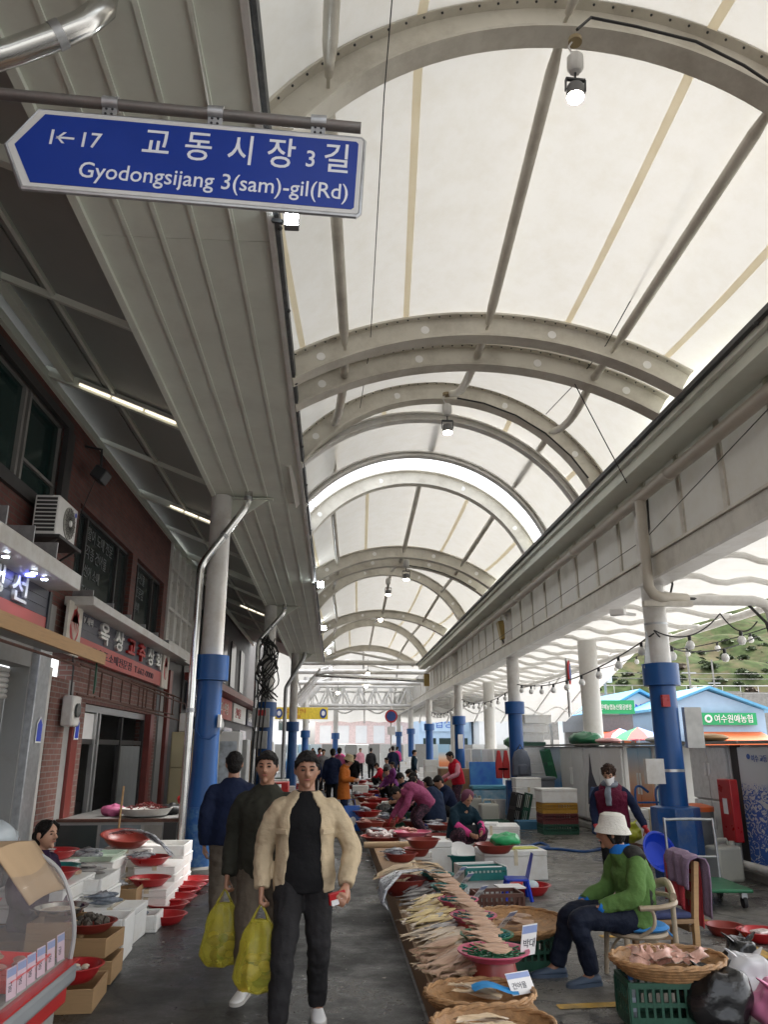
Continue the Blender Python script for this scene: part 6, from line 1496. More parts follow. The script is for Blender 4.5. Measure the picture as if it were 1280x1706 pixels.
def towel(lab, m, hw, zt, drop_a, drop_b, x0, off):
    mb = MB(); L_ = drop_a + drop_b + .1
    def fn(u, v):
        s = (v * L_) - drop_a; x = x0 + (u - .5) * 2 * hw * (1 - .12 * abs(s)) + .012 * math.sin(v * 7 + u * 4)
        fold = .012 * math.sin(u * 19 + v * 3)
        if s < 0: y, z = .165 - off + (-s) * -.03, zt + s
        elif s < .1: a = s / .1 * math.pi; y, z = .235 + off * .0 - (.07 + off) * math.cos(a), zt + (.045 + off * .5) * math.sin(a)
        else: y, z = .305 + off + (s - .1) * .02, zt - (s - .1)
        return V(x, y + fold, z + .02 * math.sin(u * 3 + 1) * (1 if s < .1 else 1.5))
    o = MB().grid(fn, 20, 26).build('towel', m, None, fix=False); q = o.modifiers.new('s', 'SOLIDIFY'); q.thickness = .012; place(o, (cp.x - .18, cp.y + .18, 0), (0, 0, R(-84))); tag(o, lab, 'towel'); return o
towel('red towel hanging under the purple one on the wooden chair', M('red_towel', (.42, .04, .05), .95, .15, 20, .5, 80), .17, .715, .34, .48, -.03, .004)
towel('greyish purple towel draped over the wooden chair back', M('mauve_towel', (.20, .135, .20), .95, .15, 20, .5, 80), .20, .745, .20, .42, .05, .022)

# ============================================================ near right corner
gc = at(1105, 1712, 0); crate('dark green crate under the fish basket in the near corner', (gc.x, gc.y + .1, 0), (.40, .32, .26), m_dgreen, R(-4))
bc = (gc.x + .12, gc.y + .12, .262); basket('wicker basket of pink fish in the near corner', bc, .37, .10, None, (R(2), R(0), 0), .7)
for i in range(11): fish('ray', (bc[0] - .24 + .04 * i, bc[1] - .09 + .03 * (i % 3), .285 + .012 * (i % 4)), R(-20) + random.uniform(-.7, .7), R(14), 'pale pink flat fish heaped in the corner basket', 'pink fish in the corner basket', 1.0)
for i in range(5): fish('ray', (bc[0] - .17 + .07 * i, bc[1] + .0, .31), R(5 + 14 * (i - 2)), R(48), 'pink flat fish standing tail up in the corner basket', 'upright fish in the corner basket', .62)
p = at(1057, 1700, 0)
bt = thing('water_bottle', 'clear water bottle with blue cap beside the corner basket', 'bottle', (p.x, p.y, 0)); m_pet = glassy('clear_pet', (.6, .65, .7), .08, .45, (.93, .96, 1))
part(MB().lathe([(.001, .0), (.036, .0), (.039, .01), (.039, .17), (.03, .2), (.015, .225), (.014, .24)], 18, caps=False), 'body', m_pet, bt); part(MB().lathe([(.0165, .232), (.0165, .262), (.001, .262)], 14), 'cap', M('cap_blue', (.03, .2, .6), .4), bt)
part(MB().lathe([(.0396, .06), (.0396, .14)], 18, caps=False), 'label_band', M('label_pale', (.6, .65, .75), .5), bt)
p = at(1044, 1660, 0); bg_ = thing('black_satchel', 'black satchel with strap beside the water bottle', 'bag', (p.x, p.y + .05, 0)); part(MB().bx(-.03, .1, -.05, .05, 0, .24), 'body', m_black, bg_, bevel=.03, seg=3); part(MB().tube([(0, -.05, .2), (-.05, -.12, .1), (-.07, -.18, .01)], .009, 6), 'strap', m_black, bg_)
o = MB().bx(-.05, .05, -.03, .03, 0, .015).build('tissue', m_paper); place(o, (p.x - .03, p.y - .22, 0)); tag(o, 'crumpled white tissue on the floor by the satchel', 'tissue')
m_bagk = M('black_film', (.010, .010, .011), .22, .2, 6, .5, 18); m_bagc = glassy('clear_film', (.75, .75, .77), .15, .55)
tx2 = bpy.data.textures.new('crumple2', 'VORONOI'); tx2.noise_scale = .10; tx2.distance_metric = 'DISTANCE'
def sack(lab, c, r, m, tuft=True, st_=.12, nm='plastic_bag'):
    t = thing(nm, lab, 'bag', c); mb = MB().ball((0, 0, r[2] * .9), r, 26, 18); o = part(mb, 'sack', m, t)
    d = o.modifiers.new('c', 'DISPLACE'); d.texture = tx2; d.strength = st_; d.mid_level = .4; q = o.modifiers.new('s', 'SUBSURF'); q.levels = q.render_levels = 1
    if tuft:
        for sg in (-1, 1): part(MB().tube([(sg * .03, 0, r[2] * 1.6), (sg * .09, 0, r[2] * 1.95), (sg * .13, .01, r[2] * 2.15)], [.04, .035, .012], 8, flat=.35), 'handle', m, t)
    return t
for a_ in LATE: sack(a_[0], a_[1], a_[2], m_bagk, False, .1)
sack('bright green plastic bag on the red bowl', LATE2, (.18, .13, .08), M('green_film', (.03, .38, .13), .35, .15, 8, .4, 20), False, .09)
p = at(1190, 1715, 0); sack('glossy black plastic bag in the near corner', (p.x + .05, p.y + .05, 0), (.22, .2, .17), m_bagk)
p = at(1228, 1690, 0); sack('clear plastic bag with red print leaning on the black bag', (p.x + .15, p.y + .1, .02), (.17, .15, .16), m_bagc, True, .10)
p = at(1252, 1640, 0); sack('small black bag behind the clear plastic bag', (p.x, p.y + .1, .0), (.13, .12, .15), m_bagk)
p = at(1275, 1715, 0); o = sack('pink bag with pale dots at the picture edge', (p.x + .12, p.y + .0, 0), (.17, .15, .13), M('pink_film', (.62, .2, .35), .5, .1, 5))
p = at(1262, 1572, 0); bowl('red bowl with pale fillets on the floor at the picture edge', (p.x + .1, p.y + .1, 0), .2, .09, m_red); bowl('dark red bowl behind the one with fillets', (p.x - .12, p.y + .35, 0), .17, .09, m_red2)
o = MB().bx(-.09, .09, -.06, .06, 0, .03).build('fish_fillet', m_white_f, None, bevel=.012); place(o, (p.x + .08, p.y + .05, .07), (0, 0, .4)); tag(o, 'pale fish fillet in the red bowl at the picture edge', 'fish')
# platform trolley
p = at(1195, 1510, 0); dl = thing('platform_trolley', 'green platform trolley with grey tube handle', 'trolley', (p.x + .05, p.y + .25, 0), R(-4))
part(MB().bx(-.32, .32, -.42, .42, .16, .2), 'deck', m_greenp, dl, bevel=.015); part(MB().tube(bez([(-.29, .4, .2), (-.29, .42, .78), (-.24, .43, .83), (.24, .43, .83), (.29, .42, .78), (.29, .4, .2)], 4), .017, 10), 'handle', m_galv, dl); part(MB().tube([(-.29, .41, .42), (.29, .41, .42)], .014, 8), 'crossbar', m_galv, dl)
for sx in (-1, 1):
    for sy in (-1, 1): part(MB().lathe([(.06, -.018), (.06, .018)], 16, (sx * .24, sy * .33, .06), Matrix.Rotation(R(90), 3, 'Y')), 'wheel', m_rubber, dl); part(MB().bx(sx * .24 - .03, sx * .24 + .03, sy * .33 - .03, sy * .33 + .03, .1, .16), 'caster', m_galv, dl)
# red canister, jerry cans, bins by the column
p = at(1185, 1420, 0); t = thing('red_crate', 'tall red plastic crate standing against the freezer', 'crate', (5.42, 10.95, .1)); part(MB().bx(-.04, .08, -.18, .18, .35, 1.15), 'panel', m_red, t, bevel=.015); part(MB().bx(-.045, -.041, -.06, .06, .7, .9), 'label', m_paper, t)
t = thing('orange_lid_bin', 'grey bin with orange lid behind the near column', 'bin', (5.2, 11.5, 0)); part(MB().lathe([(.2, 0), (.24, .8)], 20), 'bin', M('bin_grey', (.12, .13, .14), .5), t); part(MB().lathe([(.25, .8), (.25, .86), (.1, .9)], 20), 'lid', M('orange_plastic', (.6, .12, .03), .4), t)
def jerry(lab, c, m, rz=0, s=1.0):
    t = thing('jerry_can', lab, 'jerry can', c, rz); t.scale = (s,) * 3; part(MB().bx(-.16, .16, -.12, .12, 0, .36), 'body', m, t, bevel=.035, seg=3); part(MB().tube([(-.09, 0, .36), (-.07, 0, .42), (.05, 0, .42), (.07, 0, .36)], .018, 8), 'handle', m, t); part(MB().lathe([(.03, .36), (.03, .4), (.001, .4)], 12, (.12, 0, 0)), 'cap', m, t)
m_jer = M('translucent_plastic', (.42, .42, .37), .4, .1, 4, dirt=(.25, .24, .2), dscale=4, damt=.4)
jerry('pale jerry can beside the trolley', (5.15, 10.7, 0), m_jer, .2, 1.2); jerry('pale jerry can left of the leaning green crates', (at(815, 1375, 0).x, at(815, 1375, 0).y, 0), m_jer, .1, 1.3); jerry('second pale jerry can left of the leaning crates', (at(790, 1362, 0).x, at(790, 1362, 0).y, 0), m_jer, -.2, 1.3); jerry('pale can with orange lid near the blue cooler', (at(780, 1350, 0).x, at(780, 1350, 0).y, 0), m_jer, .3, 1.2)
# crates and boxes between the columns
p = at(935, 1390, 0)
for k, (m, lab) in enumerate(((m_dgreen, 'dark green crate at the bottom of the floor stack'), (M('wine_plastic', (.11, .018, .018), .45), 'dark red crate in the middle of the floor stack'), (M('mustard_plastic', (.42, .22, .02), .45), 'mustard crate below the foam box'))): crate(lab, (p.x, p.y + .2, .2 * k), (.72, .5, .195), m)
foam_box('closed foam box on top of the coloured crates', (p.x, p.y + .2, .602), (.74, .52, .27), R(2), True)
p = at(893, 1380, 0)
for k in range(5): foam_box('white foam box in the low tower beside the blue column' if k else 'bottom foam box of the low tower beside the blue column', (p.x, p.y + .6 + .01 * k, .205 * k + .0), (.58, .42, .2), R((-2, 1, 2, -1, 0)[k]), True, 'low foam tower')
p = at(892, 1345, 0)
for k in range(8): foam_box('white foam box in the tall tower behind the blue column', (5.15, 21.0 + .012 * k, .215 * k), (.75, .5, .21), R((-2, 1, 2, -1, 0, 3, -2, 1)[k]), True, 'tall foam tower')
crate('dark green crate near the top of the tall foam tower', (5.2, 21.0, 1.722), (.7, .48, .10), m_dgreen)
for k in range(3): foam_box('white foam box above the green crate on the tall tower', (5.2 + .1 * k - .05, 21.0, 1.83 + .23 * k), (.75, .5, .225), R(6 * k - 4), True, 'top of tall foam tower')
p = at(887, 1380, 0); t = thing('blue_tray', 'pale blue tray on the floor before the low foam tower', 'tray', tuple(p)); part(MB().rings([[(-.3, -.2, 0), (.3, -.2, 0), (.3, .2, 0), (-.3, .2, 0)], [(-.34, -.24, .16), (.34, -.24, .16), (.34, .24, .16), (-.34, .24, .16)], [(-.32, -.22, .16), (.32, -.22, .16), (.32, .22, .16), (-.32, .22, .16)], [(-.28, -.18, .02), (.28, -.18, .02), (.28, .18, .02), (-.28, .18, .02)]]), 'tray', M('pale_blue_plastic', (.08, .22, .36), .4), t)
p = at(862, 1378, 0)
for k in range(2): crate(['black green crate leaning on the blue column', 'second green crate leaning beside the first'][k], (p.x + .18 * k - .05, p.y + .25, 0), (.16, .45, .72), [m_black, m_dgreen][k], 0, None, (0, R(14), R(5)))
t = thing('grey_bin', 'tall grey rubbish bin between the foam towers and freezers', 'bin', tuple(at(918, 1382, 0) + V(.1, 1.4, 0)), R(6)); part(MB().rings([[(-.25, -.25, 0), (.25, -.25, 0), (.25, .25, 0), (-.25, .25, 0)], [(-.34, -.32, .95), (.34, -.32, .95), (.34, .32, .95), (-.34, .32, .95)]]), 'body', M('bin_slate', (.13, .14, .16), .5), t, bevel=.02); part(MB().bx(-.36, .36, -.34, .34, .955, 1.03), 'lid', MATS['bin_slate'], t, bevel=.02)
crate('bright green crate standing on end by the blue freezer', (5.35, 19.6, .95), (.14, .45, .7), m_greenp, 0, None, (0, R(-12), 0))
t = thing('blue_surfboard_case', 'narrow blue board standing against the sail freezer', 'board', (5.32, 16.4, 0)); part(MB().rings([[(-.03, -.2, z), (.03, -.2, z), (.03, .2, z), (-.03, .2, z)] for z in (0, .75)] + [[(-.02, -.1, .9), (.02, -.1, .9), (.02, .1, .9), (-.02, .1, .9)]]), 'board', m_blue, t, bevel=.01)
t = thing('hand_truck', 'folded blue hand truck behind the masked woman', 'hand truck', (5.2, 13.2, 0)); part(MB().tube(bez([(-.15, 0, .1), (-.15, .2, .9), (-.05, .25, 1.05), (.1, .25, .95)], 4), .02, 8), 'frame', m_blue, t); part(MB().tube(bez([(.2, 0, .1), (.2, .2, .9), (.3, .25, 1.05)], 4), .02, 8), 'frame', m_blue, t)
for z in (.3, .55, .8): part(MB().bar((-.15, .1, z), (.2, .1, z), .03), 'rung', m_blue, t)
for x in (-.2, .25): part(MB().lathe([(.12, -.03), (.12, .03)], 16, (x, 0, .12), Matrix.Rotation(R(90), 3, 'Y')), 'wheel', m_rubber, t)
foam_box('foam box and bags behind the masked woman', (4.9, 12.7, .0), (.7, .5, .75), 0, True)
sack('yellow green bag by the column behind the masked woman', (4.35, 11.9, .35), (.16, .14, .14), M('lime_film', (.42, .45, .03), .4, .1, 6)); crate('brown crate at the foot of the near column', (4.05, 11.3, 0), (.5, .4, .38), m_brownp)
# blue printed cooler boxes, wheelbarrow, backpack, life vest
t = thing('printed_cooler', 'blue printed cooler standing by the backpack column', 'cooler', (4.15, 21.6, 0)); part(MB().bx(-.45, .45, -.3, .3, 0, .62), 'body', M('wave_print', (.05, .28, .5), .5, .1, 5, col2=(.45, .6, .68)), t, bevel=.03); part(MB().bx(-.47, .47, -.32, .32, .625, .72), 'lid', M('light_blue', (.12, .4, .55), .5), t, bevel=.02); part(MB().obx((0, .28, 1.0), (.9, .06, .62), (R(-8), 0, 0)), 'open_lid', M('blue_print_lid', (.02, .12, .5), .4, .1, 4, col2=(.05, .25, .55)), t, bevel=.02)
foam_box('wooden-topped cabinet behind the blue cooler', (3.7, 23.2, 0), (1.3, .6, 1.1), 0, True, None, m_wood, 'cabinet')
t = thing('plastic_bucket', 'white plastic bucket in front of the blue cooler', 'bucket', (4.2, 20.6, 0)); part(MB().lathe([(.001, 0), (.16, 0), (.19, .4), (.2, .4), (.2, .42), (.18, .42), (.15, .02), (.001, .02)], 22, caps=False), 'bucket', m_steel_w, t)
bp = thing('backpack', 'grey backpack hanging on the blue column', 'backpack', (4.62, 19.72, 1.0)); m_bpk = M('grey_nylon', (.10, .115, .15), .7, .2, 8, .3, 20); rx = lambda L_: [[(x * w_, y * d - .08, z) for x, y in ((-1, 1), (1, 1), (1, -.5), (.6, -1), (-.6, -1), (-1, -.5))] for z, w_, d in L_]
part(MB().rings(rx(((0, .19, .1), (.03, .22, .13), (.4, .21, .12), (.58, .15, .09), (.64, .06, .05)))), 'body', m_bpk, bp, bevel=.02); part(MB().rings(rx(((.05, .15, .19), (.26, .15, .18), (.3, .12, .12)))), 'front_pocket', m_bpk, bp, bevel=.015); part(MB().tube([(-.08, .02, .62), (0, -.02, .75), (.08, .02, .62)], .015, 6), 'loop', m_black, bp)
lv = thing('life_vest', 'red life vest hanging on the cabinet left of the backpack', 'vest', (4.2, 19.9, .95)); m_vr = M('vest_red', (.45, .03, .03), .7)
for sx in (-1, 1): part(MB().rings([[(sx * .09 + x * w_, y * .05, z) for x, y in ((-1, 1), (1, 1), (1, -1), (-1, -1))] for z, w_ in ((0, .08), (.35, .085), (.55, .05), (.66, .035))]), 'panel', m_vr, lv, bevel=.02); part(MB().bx(-.12, .12, -.07, -.055, .2, .24), 'strap', m_black, lv)
p = at(730, 1345, 0); wb = thing('wheelbarrow', 'black wheelbarrow loaded with fish trays beside the red vest', 'wheelbarrow', (p.x + .2, p.y, 0), R(20)); part(MB().rings([[(-.35, -.25, .35), (.35, -.25, .35), (.35, .25, .35), (-.35, .25, .35)], [(-.55, -.4, .68), (.55, -.4, .68), (.55, .4, .68), (-.55, .4, .68)]]), 'tray', m_black, wb); part(MB().lathe([(.2, -.05), (.2, .05)], 18, (-.45, 0, .2), Matrix.Rotation(R(90), 3, 'X')), 'wheel', m_rubber, wb)
for sy in (-1, 1): part(MB().tube([(-.4, sy * .1, .2), (.3, sy * .28, .45), (1.0, sy * .3, .7)], .02, 8), 'handle', m_rust, wb); part(MB().tube([(.3, sy * .25, .4), (.35, sy * .27, 0)], .02, 8), 'leg', m_rust, wb)
foam_box('foam tray of fish on the wheelbarrow', (p.x + .15, p.y, .66), (.8, .5, .14), R(20)); crate('teal crate on the wheelbarrow end', (p.x + .5, p.y + .1, .68), (.35, .4, .2), m_teal, R(25))
rr = random.Random(8)
for i, (px, ypx, m, lab) in enumerate(((790, 1322, m_red2, 'dark red tub stack near the third column'), (905, 1370, m_red, 'red tub behind the low foam tower'), (735, 1322, m_teal, 'teal tub behind the wheelbarrow'))):
    p = at(px, ypx, 0); bowl(lab, (p.x, p.y, 0), .4, .5, m, cat='tub')
# blue hose on the wet floor
t = thing('water_hose', 'thin blue hose lying across the wet floor', 'hose', tuple(at(925, 1413, 0))); o0 = Vector(t.location); q = bez([at(x, y, .02) - o0 for x, y in ((850, 1408), (880, 1409), (900, 1404), (915, 1410), (890, 1413), (930, 1414), (975, 1418), (1010, 1412))], 6); part(MB().tube(q, .022, 7), 'hose', m_blue, t)
# green net sacks on top of the freezers
for k, (y, lab) in enumerate(((18.6, 'green net heap on top of the plain white freezer'), (26, 'green net heap on the far freezers'))):
    o = MB().ball((0, 0, 0), (.35, .7, .17), 20, 12).build('net_heap', m_greenp); place(o, (XF + .35, y, 1.85)); d = o.modifiers.new('c', 'DISPLACE'); d.texture = tx2; d.strength = .14; tag(o, lab, 'net')
for k, (y, m, lab) in enumerate(((14, m_white, 'white bundle on the freezer ledge'), (12.2, m_woodb, 'brown boards lying on the freezer ledge'), (16.8, M('rose_film', (.6, .3, .3), .5), 'rose bag on the freezer ledge'))):
    o = MB().ball((0, 0, 0), (.25, .5, .06), 14, 8).build('bundle', m); place(o, (XF + .25, y, 1.81)); d = o.modifiers.new('c', 'DISPLACE'); d.texture = tx2; d.strength = .05; tag(o, lab, 'bundle')
# blue shopping bag beside the orange coat
p = at(586, 1384, 0); t = thing('shopping_bag', 'shiny blue shopping bag standing beside the orange coat', 'bag', tuple(p), .2); m_sb = M('blue_shopping', (.015, .10, .42), .3, .2, 4); part(MB().rings([[(-.17, -.1, 0), (.17, -.1, 0), (.17, .1, 0), (-.17, .1, 0)], [(-.2, -.09, .3), (.2, -.09, .3), (.2, .09, .3), (-.2, .09, .3)], [(-.17, -.03, .5), (.17, -.03, .5), (.17, .03, .5), (-.17, .03, .5)]]), 'bag', m_sb, t, bevel=.015); part(MB().ball((0, -.105, .2), (.07, .01, .09), 12, 8), 'print', m_paper, t); part(MB().tube([(-.08, 0, .49), (-.06, 0, .62), (.06, 0, .62), (.08, 0, .49)], .008, 6), 'handle', m_sb, t)
# bags and wallet held by the walkers
def carrier(lab, c, rz, s=1.0):
    t = thing('carrier_bag', lab, 'bag', c, rz); t.scale = (s,) * 3
    m = glassy('yellow_film', (.70, .64, .10), .28, .33, (.96, .9, .4))
    rs = []
    for z, w_, d in ((-.50, .03, .02), (-.49, .10, .07), (-.45, .135, .10), (-.36, .145, .105), (-.26, .125, .085), (-.17, .10, .05), (-.11, .075, .03), (-.08, .06, .022)):
        rs.append([(w_ * math.cos(a) * (1 + .13 * math.sin(5 * a + z * 9) + .05 * math.sin(11 * a + z * 20)), d * math.sin(a) * (1 + .18 * math.sin(4 * a + z * 8) + .06 * math.sin(9 * a)), z) for a in [2 * math.pi * k / 30 for k in range(30)]])
    o = part(MB().rings(rs), 'pouch', m, t); q = o.modifiers.new('s', 'SUBSURF'); q.levels = q.render_levels = 1; d = o.modifiers.new('c', 'DISPLACE'); d.texture = tx2; d.strength = .045
    for sg in (-1, 1): part(MB().tube([(sg * .055, 0, -.09), (sg * .035, 0, -.045), (sg * .008, 0, .0), (-.01 * sg, 0, .012)], [.024, .015, .011, .008], 8, flat=.5), 'handle', m, t)
    cm = [M('shell_brown', (.16, .11, .05), .5, .4, 20), M('leaf_green', (.04, .1, .03), .5, .3, 20), M('shell_pale', (.4, .32, .15), .5, .3, 20)]
    rnd = random.Random(int(s * 100) + int(rz * 10))
    for k in range(22): part(MB().ball((rnd.uniform(-.07, .07), rnd.uniform(-.04, .04), -.44 + .15 * rnd.random()), (.034 + .02 * rnd.random(), .028, .022 + .02 * rnd.random()), 8, 6), 'contents', cm[k % 3], t)
    return t
carrier('yellow plastic bag in the hand of the man in the beige jacket', (-.44, 5.435, .70), R(-8), .98)
carrier('yellow plastic bag in the hand of the man in olive', (-.765, 6.18, .67), R(12), .98)
t = thing('wallet', 'red wallet with banknotes in the hand of the man in beige', 'wallet', (.04, 5.27, .755), 0, None, (R(8), R(-10), R(20))); part(MB().bx(-.055, .055, -.012, .012, -.02, .05), 'cover', m_red, t, bevel=.005); part(MB().bx(-.045, .04, -.02, -.0125, -.02, .01), 'banknotes', m_paper, t)
t = thing('blue_basin', 'blue plastic basin carried by the masked woman', 'basin', (3.93, 9.86, .71), 0, None, (R(68), R(18), R(10))); t.location = tuple(py(1096, 1420, 9.75)); part(MB().lathe(bowl_mesh(.22, .11), 30, (0, 0, -.055), caps=False), 'bowl', m_bluep, t); part(MB().lathe([(.225, .05), (.235, .055), (.225, .06)], 30, caps=False), 'rim', m_bluep, t)

# ============================================================ left stall: display case
CX, CY0, CY1 = -1.38, 2.6, 4.78
dc = thing('display_case', 'glass fronted fish display case with red base and grey bumper', 'display case', (0, 0, 0)); m_glass = glassy('case_glass', (.45, .42, .42), .04, .17, (.97, .97, .97))
m_redb = M('case_red', (.42, .02, .02), .35, .1, 3); m_gbump = M('grey_bumper', (.22, .23, .24), .45, .1, 5)
part(MB().bx(CX - .95, CX - .06, CY0, CY1 - .05, .0, .36), 'base', m_grey, dc); part(MB().bx(CX - .98, CX - .02, CY0, CY1, .36, .45), 'red_band', m_redb, dc, bevel=.01); part(MB().bx(CX - .98, CX + .02, CY0, CY1 + .02, .452, .555), 'bumper', m_gbump, dc, bevel=.03, seg=3); part(MB().bx(CX - .97, CX + .022, CY0, CY1 + .022, .556, .566), 'red_line', m_redb, dc)
prof = [(CX - .02, .566), (CX - .015, .70), (CX - .05, .85), (CX - .13, 1.0), (CX - .26, 1.09), (CX - .38, 1.12)]
part(MB().grid(lambda u, v: V(*(lambda i, f: (prof[i][0] + (prof[min(i + 1, 5)][0] - prof[i][0]) * f, CY0 + (CY1 - CY0) * u, prof[i][1] + (prof[min(i + 1, 5)][1] - prof[i][1]) * f))(min(4, int(v * 5)), v * 5 - min(4, int(v * 5)))), 4, 20), 'front_glass', m_glass, dc)
endp = [(x, CY1 + .0, z) for x, z in prof] + [(CX - .95, CY1, 1.12), (CX - .95, CY1, .566)]
part(MB().poly(endp), 'end_glass', m_glass, dc)
part(MB().tube(bez([(x, CY1 + .003, z) for x, z in prof], 5), .012, 8), 'glass_edge', M('edge_grey', (.35, .34, .33), .4), dc); part(MB().bx(CX - .95, CX - .36, CY0, CY1, 1.115, 1.155), 'top', m_steel_w, dc, bevel=.008); part(MB().bx(CX - .95, CX - .9, CY0, CY1, .566, 1.115), 'back', m_grey, dc)
part(MB().bx(CX - .9, CX - .42, CY0, CY1 - .06, .80, .82), 'shelf', m_alu, dc); part(MB().bx(CX - .44, CX - .415, CY0, CY1 - .06, .775, .85), 'shelf_edge', m_alu, dc); part(MB().bx(CX - .9, CX - .04, CY0, CY1 - .03, .568, .578), 'ice_bed', M('case_bed', (.25, .3, .27), .4), dc)
m_redtr = M('lit_red_plastic', (.75, .03, .03), .3, .1, 5)  # brighter red: the lighting inside the case is put into the colour
def tray(lab, x, y, z, w_, d, kd, tilt=0):
    t = thing('red_tray', lab, 'tray', (x, y, z), 0, None, (0, R(tilt), 0)); part(MB().rings([[(-w_ / 2 * .85, -d / 2 * .85, 0), (w_ / 2 * .85, -d / 2 * .85, 0), (w_ / 2 * .85, d / 2 * .85, 0), (-w_ / 2 * .85, d / 2 * .85, 0)], [(-w_ / 2, -d / 2, .06), (w_ / 2, -d / 2, .06), (w_ / 2, d / 2, .06), (-w_ / 2, d / 2, .06)], [(-w_ / 2 * .95, -d / 2 * .95, .06), (w_ / 2 * .95, -d / 2 * .95, .06), (w_ / 2 * .95, d / 2 * .95, .06), (-w_ / 2 * .8, -d / 2 * .8, .012)][:3] + [(-w_ / 2 * .95, d / 2 * .95, .06)], [(-w_ / 2 * .8, -d / 2 * .8, .012), (w_ / 2 * .8, -d / 2 * .8, .012), (w_ / 2 * .8, d / 2 * .8, .012), (-w_ / 2 * .8, d / 2 * .8, .012)]]), 'tray', m_redtr, t)
    for k in range(12):
        o = MB().lathe([(.001, 0), (.025, .004), (.034, .014), (.02, .026), (.001, .03)], 10, wob=.12, seed=k).build('oyster', m_pink_f if k % 3 else m_white_f); place(o, (x + random.uniform(-.36, .36) * w_, y + random.uniform(-.38, .38) * d, z + .02 + .015 * (k % 3)), (random.uniform(-.4, .4), 0, k)); tag(o, 'shellfish meat piled on the ' + ' '.join(lab.split()[:9]), 'shellfish', 'shellfish on ' + lab[:40])
for k, (y, x, z) in enumerate(((4.28, CX - .23, .60), (3.7, CX - .26, .60), (4.42, CX - .56, .84), (3.85, CX - .56, .84))): tray(['red tray of shellfish on the case floor, nearest the bumper', 'red tray of shellfish at the cut-off end of the case floor', 'red tray on the case shelf near the end glass', 'red tray on the case shelf, farther from the end glass'][k], x, y, z, .36, .5, 'pink', 4)
for k in range(5): fish('pink' if k % 2 else 'brown', (CX - .55 + .09 * k, 4.4 - .03 * k, .60 + .012 * k), R(40 + 12 * k), 0, 'fish lying on the case bed behind the end glass', 'fish inside the display case', .9)
for k, y in enumerate((4.70, 4.55, 4.41, 4.28, 4.16, 4.04)): price_card((CX - .045, y, .575), R(84), ['price card nearest the end glass of the case', 'second price card inside the case glass', 'third price card inside the case glass', 'fourth price card inside the case glass', 'fifth price card inside the case glass', 'sixth price card, by the picture edge'][k], .085, .13, R(-6), M('card_pink', (.66, .5, .58), .5), '굴')
price_card((CX - .41, 4.3, .80), R(86), 'price card hanging from the case shelf', .11, .10, R(-20), M('card_pink2', (.66, .5, .58), .5), '키조개'); price_card((CX - .42, 4.05, .86), R(86), 'price card on the tray of the case shelf', .10, .09, R(-10), m_paper, '바지락')
cbt = thing('cardboard_sheet', 'brown cardboard sheet bent over the top of the display case', 'cardboard', (0, 0, 0))
def cbf(u, v):
    y = 4.22 + .55 * u + .06 * v; s = v * .66; x = CX - .62 + min(s, .33); z = 1.165
    if s > .33: a = min(1.25, (s - .33) * 4); x = CX - .29 + (s - .33) * .6; z = 1.165 - (s - .33) * .75
    return V(x, y, z + .012 * math.sin(u * 4))
o = part(MB().grid(cbf, 6, 14), 'sheet', m_card, cbt); o.modifiers.new('s', 'SOLIDIFY').thickness = .008
o = MB().obx((0, 0, 0), (.5, .9, .012), (R(3), R(3), R(12))).build('cardboard_sheet', m_card); place(o, (CX - .58, 4.15, 1.20)); tag(o, 'flat cardboard sheet lying on the display case top', 'cardboard')
o = MB().obx((0, 0, 0), (.4, .7, .012), (R(-4), R(2), R(-8))).build('cardboard_sheet', m_card); place(o, (CX - .5, 3.6, 1.18)); tag(o, 'second cardboard sheet at the picture edge on the case', 'cardboard')
foam_box('white foam box on the case top at the picture edge', (-2.12, 4.85, 1.12), (.34, .3, .13), R(5), True)
o = MB().ball((0, 0, 0), (.22, .3, .1), 18, 12).build('plastic_film', glassy('pale_film', (.6, .66, .7), .2, .7)); place(o, (-2.3, 5.6, 1.08)); d = o.modifiers.new('c', 'DISPLACE'); d.texture = tx2; d.strength = .1; tag(o, 'crumpled clear film beside the woman behind the case', 'plastic film')
_before = set(COL.objects)
tray('red tray on the case floor beside the end glass', CX - .62, 4.4, .60, .36, .5, 'pink')
# stepped bench carrying the boxes
fish_pile((-1.95, 9.88, .80), 'silver', 6, .13, 'silver fish in the red bowl on the white foam stack', 'fish in the white stack bowl', 0, R(95), .4, .85); fish_pile((-2.35, 7.48, .70), 'pink', 6, .12, 'pale fish in the red bowl behind the display case', 'fish in the bowl behind the case', 0, R(80), .6, .8); fish_pile((-2.42, 8.03, .74), 'mack', 5, .12, 'mackerel in the teal lined bowl', 'mackerel in teal bowl', 0, R(95), .4, .8); fish_pile((-2.85, 9.28, 1.03), 'grey', 6, .12, 'grey fish in the bowl at the back of the stall', 'fish in back bowl', 0, R(95), .4, .9)
bn_ = thing('stepped_bench', 'rough wooden bench carrying the fish boxes', 'bench', (0, 0, 0))
for x0, x1, z in ((-2.4, -2.1, .085), (-2.85, -2.41, .16), (-3.4, -2.86, .23)):
    for k in range(1, 4): part(MB().bx(x0, x1, 5.75 + k * 1.4, 7.13 + k * 1.4, z - .03, z), 'plank', m_wood, bn_); part(MB().bx(x0 + .03, x1 - .03, 5.8 + k * 1.4, 5.86 + k * 1.4, 0, z - .03), 'trestle', m_wood, bn_)
WB = 'wooden fish boxes'
def top(px, ypx, z): return gp(px, ypx, z)
p = top(150, 1640, .14); wood_box('wooden box on the floor under the red clam bowl', (-1.74, 6.08, 0), (.36, .46, .14), R(4)); bowl('red bowl of clams on the lowest wooden box', (-1.74, 6.05, .145), .19, .10, m_red)
